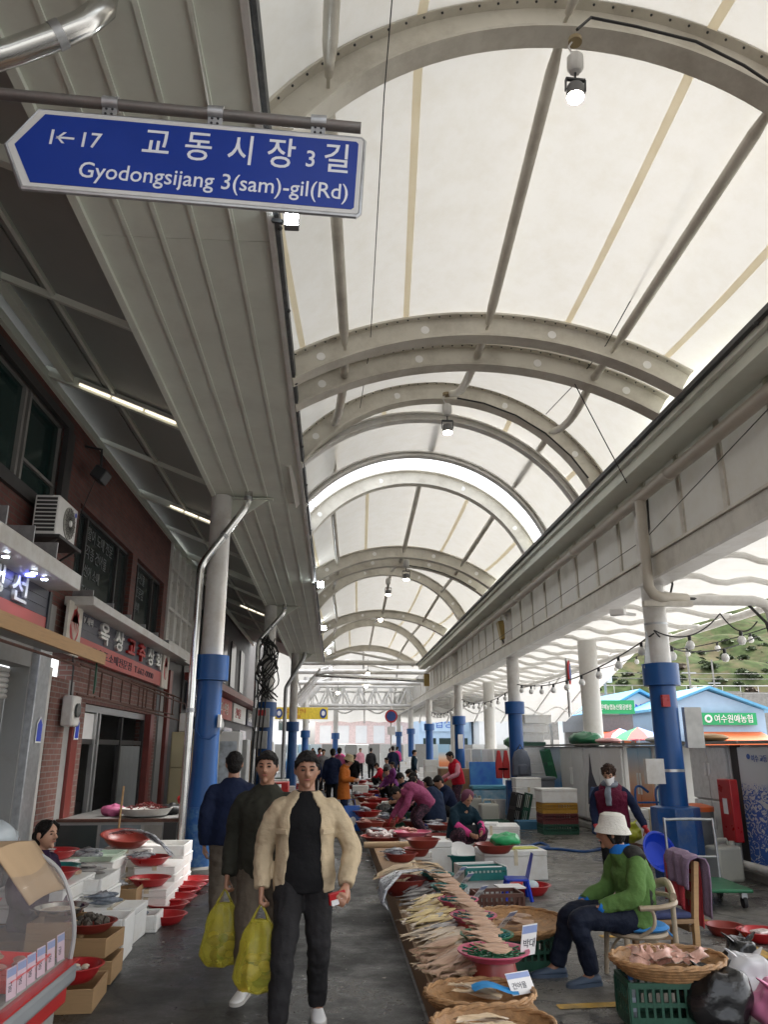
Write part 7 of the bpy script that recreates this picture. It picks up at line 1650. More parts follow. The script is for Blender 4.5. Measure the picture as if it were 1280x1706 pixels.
for i in range(14):
    o = MB().ball((0, 0, 0), (.022, .028, .014), 8, 6).build('clam', m_pale_f if i % 2 else m_grey_f); place(o, (-1.74 + random.uniform(-.09, .09), 6.05 + random.uniform(-.08, .08), .20 + .01 * (i % 3)), (0, 0, i)); tag(o, 'small clam in the red bowl on the lowest wooden box', 'clam', 'clams in the red bowl')
wood_box('wooden box of dark shells above the clam bowl', (-1.80, 6.62, .02), (.42, .4, .15), R(3)); wood_box('upper wooden box under the brown shell bowl', (-1.84, 6.72, .175), (.40, .42, .13), R(-4)); bowl('brown red bowl heaped with dark whelks', (-1.84, 6.72, .31), .19, .075, m_red2)
for i in range(26):
    a, q = random.random() * 6.28, .13 * random.random() ** .5; zz = .37 + .06 * (1 - q / .13)
    o = MB().lathe([(.001, -.02), (.02, -.012), (.03, .0), (.022, .016), (.012, .028), (.001, .036)], 10, wob=.15, seed=i).build('whelk', M('whelk_dark', (.085, .07, .055), .6, .4, 30, .4, 60)); place(o, (-1.84 + q * math.cos(a), 6.72 + q * math.sin(a), zz), (random.random() * 3, random.random() * 3, i)); tag(o, 'dark whelk in the heaped brown red bowl', 'whelk', 'whelks in the bowl')
wood_box('wooden box under the steel tray', (-2.1, 6.75, .165), (.34, .4, .24), R(2)); t = thing('steel_tray', 'round steel tray of small clams above the wooden boxes', 'tray', (-2.1, 6.75, .44)); part(MB().lathe([(.001, 0), (.17, .0), (.19, .035), (.215, .04), (.215, .046), (.185, .042), (.165, .008), (.001, .008)], 30, caps=False), 'tray', m_stain, t); part(MB().lathe([(.001, .03), (.14, .022), (.17, .012)], 20, caps=False), 'clam_bed', m_pale_f, t)
foam_box('foam box with yellow roe next to the whelk bowl', (-1.88, 7.32, .0), (.5, .42, .34), R(3)); o = MB().ball((0, 0, 0), (.06, .1, .035), 12, 8).build('roe_packet', M('roe_yellow', (.65, .35, .03), .3)); place(o, (-1.86, 7.3, .26)); tag(o, 'yellow roe packet in the foam box', 'roe')
part(MB().bx(-.2, .2, -.16, .16, .24, .25), 'ice', m_white, [q for q in COL.objects if q.name.startswith('foam_box')][-1])
foam_box('foam box carrying the steel plate of mackerel', (-1.80, 7.95, 0), (.46, .4, .36), R(-2), True); fish_pile((-1.80, 7.88, .37), 'mack', 7, .1, 'blue mackerel on the foam box beside the lane', 'mackerel by the lane', 0, R(100), .25, 1.0)
foam_box('small foam box with fish at the lane edge', (-1.60, 8.35, 0), (.26, .36, .2), R(2)); fish_pile((-1.60, 8.3, .15), 'mack', 4, .06, 'mackerel in the small foam box at the lane edge', 'mackerel in small foam box', 0, R(95), .2, .8)
for k in range(3): foam_box('foam box in the stack under the squid trays' , (-2.18, 8.2, .165 + .17 * k), (.5, .7, .165), R((2, -3, 1)[k]), k < 2, 'foam stack under the squid')
fish_pile((-2.18, 8.1, .62), 'brown', 5, .14, 'reddish squid laid on the foam stack', 'squid on the foam stack', 0, R(80), .3, .9); fish_pile((-2.1, 8.45, .66), 'grey', 9, .14, 'grey octopus and fish on the foam stack', 'grey fish on the foam stack', 0, R(85), .5, 1.1)
wood_box('shallow wooden box of silver fish in the middle of the stall', (-2.0, 9.0, .165), (.36, .44, .3), R(2)); fish_pile((-2.0, 8.95, .46), 'silver', 5, .1, 'silver fish in the shallow wooden box', 'silver fish in wooden box', 0, R(100), .3, .9)
for k in range(3): foam_box('foam box under the red bowl of squid' if k else 'bottom foam box under the red bowl of squid', (-1.78, 9.35, .14 * k), (.42, .5, .135), 0, True, 'foam boxes under squid bowl')
bowl('red bowl of squid at the edge of the stall', (-1.80, 9.3, .425), .22, .085, m_red); fish_pile((-1.8, 9.28, .49), 'pale', 4, .1, 'pale squid in the red bowl at the stall edge', 'squid in edge bowl', 0, R(95), .5, .7)
for k in range(4): foam_box('foam box in the white stack behind the squid bowl', (-1.86, 10.05 + .02 * k, .17 * k), (.46, .62, .165), R((1, -2, 2, 0)[k]), True, 'white stack behind squid bowl')
bowl('empty red bowl on the white foam stack', (-1.95, 9.9, .685), .24, .09, m_red)
for k in range(4): foam_box(['foam box in the tall white stack beside the downpipe', 'open foam box topping the stack beside the downpipe'][k == 3], (-1.98, 10.85, .235 * k), (.62, .66, .23), R((0, 2, -1, 1)[k]), k < 3, 'tall stack by the downpipe')
for k in range(3): foam_box('foam box in the rear stack with the silver tray', (-2.5, 9.7, .31 + .19 * k), (.55, .6, .185), R((0, 2, -1)[k]), True, 'rear foam stack')
t = thing('fish_tray', 'pale green film tray of silver fish on the rear stack', 'tray', (-2.5, 9.65, .885)); part(MB().rings([[(-.25, -.3, 0), (.25, -.3, 0), (.25, .3, 0), (-.25, .3, 0)], [(-.28, -.33, .05), (.28, -.33, .05), (.28, .33, .05), (-.28, .33, .05)], [(-.25, -.3, .05), (.25, -.3, .05), (.25, .3, .05), (-.25, .3, .05)], [(-.23, -.28, .01), (.23, -.28, .01), (.23, .28, .01), (-.23, .28, .01)]]), 'tray', M('pale_green_film', (.5, .62, .5), .35), t)
fish_pile((-2.45, 9.55, .91), 'silver', 10, .18, 'silver fish on the pale green tray', 'silver fish on green tray', 0, R(95), .35, 1.0)
for k in range(3): foam_box('foam box under the tilted bowl of hairtail', (-2.35, 10.75, .3 + .2 * k), (.6, .6, .195), R((2, -1, 0)[k]), True, 'stack under hairtail bowl')
bowl('tilted red bowl with long hairtail hanging out', (-2.4, 10.55, .95), .30, .12, m_red2, rot=(R(8), R(6), 0))
for i in range(6): band_fish([V(-2.62 + .05 * i, 10.6, 1.06), V(-2.4 + .04 * i, 10.5 - .02 * i, 1.12), V(-2.15 + .03 * i, 10.4 - .03 * i, 1.08), V(-1.95 + .02 * i, 10.3 - .03 * i, .98), V(-1.80, 10.15 - .03 * i, .95), V(-1.68, 10.05 - .04 * i, .86)], 'long silver hairtail hanging from the tilted red bowl', 'hairtail on the stall', .045)
bowl('red bowl of pale shellfish behind the display case', (-2.35, 7.5, .62), .22, .09, m_red); bowl('red bowl with teal liner behind the display case', (-2.42, 8.05, .66), .22, .09, m_teal); bowl('red bowl on a blue printed foam box at the back', (-2.85, 9.3, .93), .25, .09, m_red)
for k in range(3): foam_box('printed foam box at the back of the stall', (-2.85, 9.3, .43 + .165 * k), (.55, .5, .16), 0, True, 'printed foam boxes at the back')
for k in range(2): foam_box('foam box under the shellfish bowls', (-2.4, 7.75, .31 + .16 * k), (.55, .9, .155), 0, True, 'foam under the shellfish bowls')
for o in [q for q in COL.objects if q not in _before and q.parent is None and q is not bn_]:     # the stall drops towards the back
    y_ = o.location.y if o.name.split('.')[0] != 'hairtail' else 10.4
    k = 1 - .47 * min(1, max(0, (y_ - 6.9) / 2.5)); o.location.z *= k; o.location.x -= .17 * min(1, max(0, (y_ - 7) / 1.0))
    if o.name.startswith(('foam_box', 'wooden_box')): o.scale.z = k
    if o.name.startswith('hairtail'): o.location.z = -.43
# counter partition behind the stall
pt_ = thing('counter_partition', 'low metal and glass counter partition behind the fish boxes', 'counter', (0, 11.9, 0))
part(MB().bx(-3.9, -2.2, 0, .05, 0, .66), 'panel', m_grey, pt_)
for x0, x1, m in ((-3.85, -3.3, m_glass_t), (-3.25, -2.7, M('mist_glass', (.16, .19, .21), .2)), (-2.65, -2.4, m_conc)): part(MB().bx(x0, x1, -.012, -.002, .1, .62), 'pane', m, pt_)
part(MB().bx(-3.95, -2.15, -.03, .08, .66, .70), 'rail', m_rust, pt_); part(MB().bx(-2.38, -2.2, -.02, -.001, .1, .65), 'black_sheet', m_black, pt_)
o = MB().tube([(0, 0, 0), (.03, .02, 1.15)], .014, 8).build('broom_stick', m_ply); place(o, (-2.95, 11.6, .0)); tag(o, 'wooden broom stick leaning at the counter partition', 'stick')
bkx = py(245, 1335, 12.3); bsk = thing('chilli_basket', 'basket heaped with dried red chillies on the counter', 'basket', (bkx.x, 12.3, .72)); part(MB().lathe([(.001, 0), (.3, 0), (.38, .1), (.36, .1), (.28, .02), (.001, .02)], 26, caps=False), 'basket', m_steel_w, bsk)
for i in range(60):
    a, q = random.random() * 6.28, .28 * random.random() ** .5
    o = MB().tube([(-.05, 0, 0), (0, .006, .008), (.05, 0, 0)], [.006, .012, .002], 6).build('dried_chilli', M('chilli', (.14, .012, .012), .35, .3, 20)); place(o, (bkx.x + q * math.cos(a), 12.3 + q * math.sin(a), .80 + .09 * (1 - q / .28) + .01 * (i % 3)), (random.uniform(-.4, .4), random.uniform(-.4, .4), a * 3)); tag(o, 'dried red chilli heaped in the counter basket', 'chilli', 'dried chillies')
for k, (x, y, z, m, lab) in enumerate(((-3.25, 12.4, .7, M('pink_net', (.5, .12, .25), .5), 'pink net bag on the counter by the doorway'), (-2.45, 12.6, .7, m_black, 'black bag on the counter beside the chillies'), (-2.3, 13.2, .8, m_redtr, 'red bag farther back beside the downpipe'))): sack(lab, (x, y, z), (.15, .12, .08), m, False, .09)
struct(MB().bx(-3.85, -2.2, 11.96, 14.2, 0, .70).build('counter_block', m_grey))
# red basins in a row on the lane
for k, (px, ypx, r_) in enumerate(((324, 1462, .23), (311, 1472, .23), (299, 1480, .23), (290, 1492, .24), (279, 1503, .22), (277, 1521, .20))):
    p = gp(px, ypx, .09); bowl(['red basin nearest the blue column in the row', 'red basin second from the blue column', 'red basin third from the blue column', 'red basin third from the camera in the row', 'red basin second from the camera in the row', 'nearest red basin in the row on the lane'][k], (p.x, p.y, .0), r_, .09, m_red, None)
# fridge and clutter behind the near column
t = thing('cream_fridge', 'old cream refrigerator behind the near blue column', 'refrigerator', (-2.62, 15.5, 0)); part(MB().bx(-.4, .4, -.35, .35, .05, 1.95), 'body', M('cream_enamel', (.42, .37, .22), .4, .08, 3), t, bevel=.02); part(MB().bx(-.38, .38, -.38, -.352, .08, 1.3), 'door', MATS['cream_enamel'], t, bevel=.01); part(MB().bx(-.38, .38, -.38, -.352, 1.32, 1.93), 'freezer_door', MATS['cream_enamel'], t, bevel=.01); part(MB().tube([(.3, -.4, .9), (.3, -.43, 1.0), (.3, -.43, 1.2), (.3, -.4, 1.25)], .012, 6), 'handle', m_alu, t)
t = thing('white_cabinet', 'white cabinet with posters beside the cream refrigerator', 'cabinet', (-2.35, 17.5, 0)); part(MB().bx(-.35, .35, -.3, .3, 0, 2.0), 'body', m_frz, t, bevel=.02); part(MB().bx(-.3, .3, -.305, -.301, .9, 1.8), 'poster', M('poster_pale', (.45, .5, .55), .5, .4, 8), t)
t = thing('microwave', 'cream appliance on top of the old refrigerator', 'appliance', (-2.62, 15.5, 1.951)); part(MB().bx(-.3, .3, -.25, .25, 0, .34), 'case', m_steel_w, t, bevel=.02); part(MB().bx(-.1, .02, -.256, -.251, .05, .28), 'window', m_black, t)
t = thing('electric_fan', 'electric fan head beside the near blue column', 'fan', (-2.2, 14.6, 2.05)); part(MB().lathe([(.2, 0), (.22, .04), (.2, .1), (.05, .14)], 24, m=Matrix.Rotation(R(90), 3, 'X')), 'cage', m_alu, t); part(MB().tube([(0, .1, 0), (-.1, .2, -.1), (-.35, .3, -.1)], .02, 6), 'arm', m_dark, t)
for k in range(4): t = thing('cardboard_carton', 'brown carton in the pile behind the near blue column', 'carton', (-2.35, 14.0 + .1 * k, .4 * k), .05 * k, 'cartons behind the column'); part(MB().bx(-.25, .25, -.2, .2, 0, .39), 'carton', m_card, t, bevel=.006)
for k, (x, y, z, m, lab) in enumerate(((-3.0, 19, .0, m_grey, 'tall grey rack of goods along the shop row'), (-2.9, 23.5, 0, m_frz, 'white refrigerator far along the shop row'), (-2.8, 26.5, 0, m_card, 'brown stack of goods far along the shop row'), (-2.7, 30, 0, m_styro, 'white foam pile far along the shop row'))):
    t = thing('goods_rack', lab, 'rack', (x, y, z)); part(MB().bx(-.45, .45, -.4, .4, 0, 1.9), 'cabinet', m, t, bevel=.02)
    for q in range(4): part(MB().bx(-.42, .42, -.42, -.401, .15 + .45 * q, .5 + .45 * q), 'drawer', m, t)
for k in range(5): t = thing('parked_crate', 'stall crate along the far shop side', 'crate', (-2.0 - .15 * (k % 2), 25 + k * 2.4, 0), 0, 'far stall crates'); part(MB().bx(-.4, .4, -.5, .5, 0, .5), 'crate', [m_red, m_styro, m_redtr, m_styro, m_dgreen][k], t, bevel=.02)
# control boxes and cables on the second column
t = thing('breaker_boxes', 'grey breaker boxes on the second blue column', 'electrical box', (-1.95, 21.75, 0)); part(MB().bx(-.25, .2, -.15, 0, 2.2, 2.7), 'box', M('cabinet_grey', (.4, .4, .39), .5), t, bevel=.01); part(MB().bx(-.22, .16, -.15, 0, 1.65, 2.1), 'box', MATS['cabinet_grey'], t, bevel=.01); part(MB().bx(-.1, .1, -.155, -.151, 2.5, 2.65), 'label', m_letr, t)
t = thing('cable_tangle', 'black cable tangle at the top of the second blue column', 'cable', (-1.86, 21.8, 3.6)); rr = random.Random(2)
for k in range(16):
    a = [V(rr.uniform(-.3, .3), rr.uniform(-.3, .1), z + rr.uniform(-.1, .1)) for z in (-.6, -.2, .2, .6, 1.0)]; part(wire(bez(a, 4), .018, 5), 'cable', m_wire, t)
for k in range(3): part(wire([(-.2 + .1 * k, -.2, -.6), (-.28 + .1 * k, -.2, -1.8), (-.3 + .1 * k, -.2, -3.4)], .022, 5), 'cable', m_wire, t)
# ------------------------------------------------------------ dense middle distance: more bowls, boxes and tubs along both sides of the table
rr = random.Random(31)
for i in range(44):
    y = 12.5 + 22 * (i / 44) + rr.uniform(-.3, .3); x = rr.choice((1.55, 1.9, 2.25, .9)) + rr.uniform(-.12, .12); q = rr.random()
    if 14 < y < 17.5 and x > 1.2: x += .9
    if q < .5:
        m = rr.choice((m_red, m_red2, m_red2)); z = .0 if x > 1.3 else PT
        bowl('red bowl of fish among the crowded stalls beyond the plum jacket', (x, y, z), .24 + .06 * rr.random(), .14, m, 'crowded bowls in the middle distance'); fish_pile((x, y, z + .09), rr.choice(('silver', 'mack', 'pink')), 4, .12, 'fish in the crowded bowls beyond the plum jacket', 'fish in the crowded bowls', 0, R(90), .6, .9)
    elif q < .85: foam_box('white foam box among the crowded stalls beyond the plum jacket', (x, y, 0 if x > 1.3 else PT), (.5, .38, .18 + .2 * rr.random()), rr.uniform(-.3, .3), True, 'crowded foam boxes')
    else: crate('plastic crate among the crowded stalls beyond the plum jacket', (x, y, 0 if x > 1.3 else PT), (.5, .36, .28), rr.choice((m_dgreen, m_teal, m_brownp, m_bluep)), rr.uniform(-.3, .3), 'crowded crates')
for i in range(16):
    y = 13.5 + 1.6 * i; x = -1.45 - .35 * rr.random()
    if rr.random() < .6: bowl('red basin along the far shop side of the lane', (x, y, .0), .26, .12, rr.choice((m_red, m_red2)), 'basins along the far shop side')
    else: foam_box('white foam box along the far shop side of the lane', (x - .1, y, 0), (.45, .5, .3), rr.uniform(-.2, .2), True, 'foam boxes along the far shop side')
for i in range(12):
    y = 22.5 + 2.4 * i; x = 3.6 + 1.2 * rr.random(); h = .35 + .9 * rr.random()
    for k in range(int(h / .25) + 1): foam_box('stacked foam box along the far open side', (x, y + .02 * k, .24 * k), (.6, .45, .235), rr.uniform(-.15, .15), True, 'stacked foam boxes far along the open side')
# litter on the ground
rr = random.Random(55); mb = MB()
for i in range(160):
    x, y = rr.choice(((rr.uniform(-1.6, .55), rr.uniform(4.5, 16)), (rr.uniform(1.3, 4.5), rr.uniform(5, 14)))); a = rr.random() * 6; s = .006 + .014 * rr.random() ** 2; c, q = math.cos(a) * s, math.sin(a) * s
    mb.add([(x + c, y + q, .007), (x - q, y + c, .010), (x - c, y - q, .007), (x + q, y - c, .012)], [(0, 1, 2, 3)])
o = stuff(mb.build('floor_litter', M('litter', (.45, .42, .36), .8, .5, 30), None, False, fix=False)); tag(o, 'scattered scraps and fish scales on the wet ground', 'litter')
# ============================================================ the people in the lane
def Jn(c, z=0): return c
m_beige = cloth('beige_cotton', (.50, .40, .265), .45); m_blk = cloth('black_knit', (.012, .012, .013)); m_char = cloth('charcoal_twill', (.024, .023, .024), .4)
m_olive = cloth('olive_jacket', (.035, .035, .027)); m_khaki = cloth('khaki_trousers', (.11, .09, .07)); m_navy = cloth('navy_cloth', (.012, .018, .045)); m_orange = cloth('orange_coat', (.42, .12, .022))
m_green = cloth('green_fleece', (.10, .19, .055), .5); m_dkgrey = cloth('dark_grey_fleece', (.035, .035, .033)); m_bluecol = cloth('bright_blue_cloth', (.02, .16, .52))
m_ink_t = cloth('ink_track', (.012, .016, .03), .5, .6); m_hatw = cloth('hat_linen', (.66, .64, .58), .25, .85, .06, 60); m_hatb = cloth('hat_beige', (.42, .34, .2), .25)
m_maroon = cloth('maroon_vest', (.105, .012, .032), .6, .6, .2, 14); m_redg = M('red_rubber', (.42, .02, .03), .4, .15, 6); m_pinks = cloth('pink_sleeve', (.60, .07, .24), .4)
m_plum = pattern_cloth('plum_print', ((.27, .045, .12), (.33, .07, .17), (.22, .035, .09)), 60); m_flower = pattern_cloth('floral_print', ((.055, .022, .04), (.22, .09, .13), (.03, .018, .03)), 40)
m_redv = cloth('red_vest', (.50, .015, .035), .5); m_tealj = cloth('dark_teal_jacket', (.010, .028, .042)); m_head_s = stripe_cloth('striped_scarf', (.22, .05, .09), (.05, .03, .06), 40)
m_scarfg = stripe_cloth('grey_blue_scarf', (.10, .12, .16), (.25, .27, .30), 30); m_purple = cloth('purple_cloth', (.2, .05, .2)); m_pinkl = cloth('pale_pink', (.62, .28, .33))
NEG = V(0, 0, -1)
# man with the beige jacket, walking towards the camera, bag in one hand, red wallet in the other
man = person('man in open beige jacket and black shirt walking with a yellow bag', (-.175, 5.5, 0), 0, dict(
    pelvis=(0, 0, .87), waist=(0, 0, 1.02), chest=(0, -.01, 1.2), neck=(0, .0, 1.365), head=(.0, -.03, 1.515), shL=(.185, 0, 1.30), elL=(.305, .03, 1.02), wrL=(.27, -.16, .83),
    shR=(-.185, 0, 1.30), elR=(-.27, .06, 1.03), wrR=(-.27, -.03, .80), hipL=(.085, 0, .84), knL=(.10, -.03, .46), anL=(.10, .16, .10), hipR=(-.085, 0, .84), knR=(-.11, -.16, .47), anR=(-.13, -.20, .085), toeL=(.12, -1, 0), toeR=(-.1, -1, 0)),
    m_skin_d, .007, top=m_beige, shirt=m_blk, opn=.62, pants=m_char, hems=.10, shoes=m_shoe_w, hair='short', look=(R(4), R(-4)), fat=1.06, handspec=dict(L=dict(d=(-.2, -.7, -.45), n=(-.5, .3, -.6), curl=.75, thumb=.9), R=dict(d=(0, -.12, -1), n=(1, 0, 0), curl=1.05, side=-1)))
# jacket details
part(MB().obx((.150, -.128, 1.14), (.095, .012, .035), (R(6), 0, R(42))), 'pocket_flap', m_beige, man, bevel=.004)
part(MB().obx((-.150, -.128, 1.14), (.095, .012, .035), (R(6), 0, R(-42))), 'pocket_flap', m_beige, man, bevel=.004)
# man behind in olive, also with a bag
person('man in dark olive jacket with a yellow bag, half hidden behind the beige jacket', (-.50, 6.25, 0), R(-6), dict(
    pelvis=(0, 0, .87), waist=(0, 0, 1.02), chest=(0, -.01, 1.2), neck=(0, .0, 1.365), head=(.0, -.03, 1.515), shL=(.185, 0, 1.30), elL=(.25, .05, 1.04), wrL=(.26, -.05, .80),
    shR=(-.185, 0, 1.30), elR=(-.25, .06, 1.03), wrR=(-.255, -.05, .77), hipL=(.085, 0, .84), knL=(.10, .02, .46), anL=(.10, .18, .10), hipR=(-.085, 0, .84), knR=(-.09, -.14, .47), anR=(-.08, -.14, .085)),
    m_skin_d, .008, top=m_olive, pants=m_khaki, hems=.12, shoes=m_shoe_w, hair='short', fat=1.05, handspec=dict(R=dict(d=(0, -.12, -1), n=(1, 0, 0), curl=1.05, side=-1)))
person('person in navy jacket and khaki trousers walking away by the near blue column', (-.93, 7.7, 0), R(190), dict(
    shL=(.19, 0, 1.36), shR=(-.19, 0, 1.36), elL=(.25, .06, 1.1), elR=(-.25, .06, 1.1), wrL=(.24, -.02, .86), wrR=(-.24, .0, .86), anL=(.1, .1, .09), anR=(-.1, -.12, .085), knR=(-.1, -.09, .49)),
    m_skin_d, .010, top=m_navy, pants=m_khaki, hems=.08, hair='short', fat=1.08, scale=.96)
# orange coat
o = person('woman in orange coat and beige bucket hat counting money', (gp(572, 1379).x, gp(572, 1379).y, 0), R(80), dict(
    neck=(0, -.06, 1.42), head=(0, -.12, 1.55), chest=(0, -.02, 1.26), elL=(.21, -.02, 1.12), wrL=(.13, -.27, 1.1), elR=(-.21, -.02, 1.12), wrR=(-.13, -.27, 1.1), anL=(.06, -.08, .085), anR=(-.06, .1, .085)),
    m_skin, .012, top=m_orange, pants=m_navy, hems=.28, hat=m_hatb, hair='back', look=(0, R(-24)), coat=1, shoes=M('maroon_shoe', (.08, .015, .02), .6), scale=.90, handspec=dict(L=dict(d=(-.4, -.8, .1), n=(-1, 0, 0)), R=dict(d=(.4, -.8, .1), n=(1, 0, 0), side=-1)))
person('person in long navy coat walking away in the middle of the lane', (gp(553, 1352).x, gp(553, 1352).y, 0), R(180), dict(anL=(.08, -.1, .085), anR=(-.08, .1, .085)), m_skin, .016, top=m_navy, pants=m_blk, hems=.2, hair='short', scale=.98, near=False)
# green jacket on the armchair
SX, SY = 2.30, 6.42
man_g = person('seated man in green fleece and white bucket hat looking down the market', (SX, SY, 0), R(-84), dict(
    pelvis=(0, .02, .46), waist=(0, .055, .58), chest=(0, .03, .74), neck=(0, -.045, .885), head=(.0, -.105, 1.015), shL=(.175, .0, .835), elL=(.235, -.06, .60), wrL=(.15, -.30, .52),
    shR=(-.175, 0, .835), elR=(-.24, -.06, .60), wrR=(-.14, -.31, .52), hipL=(.09, -.02, .42), knL=(.13, -.47, .44), anL=(.11, -.40, .085), hipR=(-.09, -.02, .42), knR=(-.10, -.44, .44), anR=(-.16, -.56, .085), toeL=(.1, -1, 0), toeR=(-.1, -1, 0)),
    m_skin_d, .008, top=m_green, pants=m_ink_t, hems=.09, hat=m_hatw, hair='back', hairm=m_hair, look=(R(-30), R(-2)), shoes=M('slate_clog', (.06, .09, .14), .6), fat=1.05, handspec=dict(L=dict(d=(-.5, -.8, -.15), n=(0, 0, -1), curl=.25), R=dict(d=(.5, -.8, -.15), n=(0, 0, -1), curl=.25, side=-1)))
mb = MB(); mb.grid(lambda u, v: V(.192 * math.cos(R(15 + 120 * u)), .045 + .138 * math.sin(R(15 + 120 * u)), .47 + .19 * v * (1 - .5 * u)), 12, 6)
o = part(mb, 'back_panel', m_dkgrey, man_g); s = o.modifiers.new('th', 'SOLIDIFY'); s.thickness = .012
mb = MB(); mb.tube([(-.17, .02, .850), (-.09, .02, .885), (0, .035, .885), (.09, .02, .885), (.17, .02, .850)], [.07, .085, .085, .085, .07], 12, flat=.6); o = part(mb, 'yoke', m_dkgrey, man_g); mods(o, .012, 4, .01)
o = part(MB().lathe([(.082, -.03), (.078, .035), (.07, .04), (.07, -.03)], 20, (0, -.045, .90)), 'collar', m_bluecol, man_g)
for sg, w_ in ((1, (.15, -.30, .52)), (-1, (-.14, -.31, .52))): part(MB().lathe([(.046, -.02), (.046, .02)], 14, w_, Euler((R(60), 0, R(-20 * sg))).to_matrix()), 'cuff', m_bluecol, man_g)
# masked woman with the blue basin
WV = gp(1066, 1485)
person('masked woman in maroon vest and red gloves carrying a blue basin', (WV.x - .22, WV.y + .1, 0), R(-22), dict(
    pelvis=(0, .03, .86), waist=(0, .02, 1.0), chest=(0, -.04, 1.17), neck=(0, -.09, 1.31), head=(0, -.16, 1.435), shL=(.18, -.03, 1.25), elL=(.30, .0, 1.0), wrL=(.40, -.10, .80), shR=(-.18, -.03, 1.25), elR=(-.24, .0, 1.0), wrR=(-.22, -.14, .80),
    hipL=(.09, .03, .83), hipR=(-.09, .03, .83), knL=(.1, .0, .46), knR=(-.1, -.08, .46), anL=(.1, .05, .085), anR=(-.1, -.05, .085)),
    m_skin, .010, vest=m_maroon, sleeves=m_navy, pants=m_blk, hair='perm', hairm=m_hairb, mask=True, scarf=m_scarfg, look=(R(-8), R(-22)), gloves=m_redg, shoes=M('green_boot', (.015, .06, .05), .35), boots=True, fat=1.1, scale=.93,
    handspec=dict(L=dict(d=(.35, -.3, -.8), n=(-.6, -.6, -.2), curl=.7)))
# woman behind the display case
p = py(66, 1386, 7.3)
person('woman with hair tied back peering out behind the glass display case', (p.x, p.y, p.z - 1.0), R(62), dict(pelvis=(0, 0, .36), waist=(0, 0, .5), chest=(0, -.02, .68), neck=(0, -.04, .84), head=(0, -.08, .985), shL=(.17, 0, .79), elL=(.22, -.03, .55), wrL=(.15, -.2, .42), shR=(-.17, 0, .79), elR=(-.22, -.03, .55), wrR=(-.15, -.2, .42),
    hipL=(.09, 0, .34), hipR=(-.09, 0, .34), knL=(.12, -.38, .36), knR=(-.12, -.38, .36), anL=(.1, -.36, .085), anR=(-.1, -.36, .085)), m_skin, .008, top=cloth('dark_plum', (.03, .015, .04)), pants=m_blk, hair='tied', look=(R(4), R(2)))
# bending woman in plum print
p = gp(700, 1402)
person('woman in plum print jacket and red gloves bending over the fish bowls', (p.x, p.y, 0), R(-78), dict(
    pelvis=(0, .12, .70), waist=(0, .02, .82), chest=(0, -.17, .90), neck=(0, -.34, .90), head=(0, -.46, .86), shL=(.17, -.24, .86), elL=(.2, -.33, .62), wrL=(.16, -.45, .45), shR=(-.17, -.24, .86), elR=(-.2, -.35, .62), wrR=(-.16, -.5, .42),
    hipL=(.09, .12, .66), hipR=(-.09, .12, .66), knL=(.12, -.08, .42), knR=(-.12, -.08, .42), anL=(.12, .1, .085), anR=(-.12, .1, .085)), m_skin, .012, top=m_plum, pants=m_flower, hems=.1, hair='short', look=(0, R(-55)), gloves=m_redg, fat=1.15, handspec=dict(L=dict(n=(0, 0, -1), curl=.2), R=dict(n=(0, 0, -1), curl=.2, side=-1)))
SQ = dict(pelvis=(0, .1, .34), waist=(0, .08, .47), chest=(0, .0, .64), neck=(0, -.1, .80), head=(0, -.18, .92), shL=(.18, -.03, .75), elL=(.22, -.16, .52), wrL=(.12, -.34, .44), shR=(-.18, -.03, .75), elR=(-.22, -.16, .52), wrR=(-.12, -.36, .42),
          hipL=(.1, .06, .30), hipR=(-.1, .06, .30), knL=(.2, -.28, .44), knR=(-.2, -.28, .44), anL=(.16, -.16, .085), anR=(-.16, -.16, .085))
def squat(lab, px, ypx, rz, look, scale=1.0, **k):
    p = gp(px, ypx); return person(lab, (p.x, p.y, 0), rz, SQ, m_skin, .013, look=look, scale=scale, **k)
sqw = squat('woman in dark jacket and striped headscarf squatting among the red bowls', 772, 1432, R(25), (R(-10), R(-40)), 1.0, top=m_tealj, pants=m_flower, hair=None, hems=.06, fat=1.15)
mb = MB().ball((0, -.17, .945), (.098, .112, .10), 18, 12).ball((0, -.10, .90), (.07, .07, .07), 12, 8); o = part(mb, 'headscarf', m_head_s, sqw); mods(o, .014, 2, .02)
part(MB().tube([(.22, -.18, .52), (.17, -.28, .46), (.12, -.36, .43)], [.062, .06, .05], 12), 'sleeve_cover', m_pinks, sqw)
part(MB().tube([(-.22, -.18, .52), (-.17, -.28, .46), (-.12, -.38, .41)], [.062, .06, .05], 12), 'sleeve_cover', m_pinks, sqw)
part(MB().grid(lambda u, v: V((u - .5) * .42, -.16 - .12 * v - .06 * math.sin(u * 3.14), .52 - .12 * v), 8, 5), 'apron', cloth('black_apron', (.015, .015, .018)), sqw)
vst = cloth('navy_vest', (.016, .026, .055))
squat('trader in navy vest with blue sleeves seated with her back turned', 722, 1392, R(200), (R(10), R(-10)), 1.06, vest=vst, sleeves=cloth('blue_sleeve', (.02, .10, .26)), pants=m_blk, hair='short', fat=1.1)
squat('trader in dark navy coat stooping behind the plum print jacket', 678, 1365, R(-60), (0, R(-45)), 1.05, top=vst, pants=m_blk, hair='short', fat=1.15)
squat('trader in navy vest and pale collar behind the plum print jacket', 698, 1372, R(-50), (0, R(-35)), 1.0, vest=vst, sleeves=m_pinkl, pants=m_blk, hair='short')
p = gp(762, 1358)
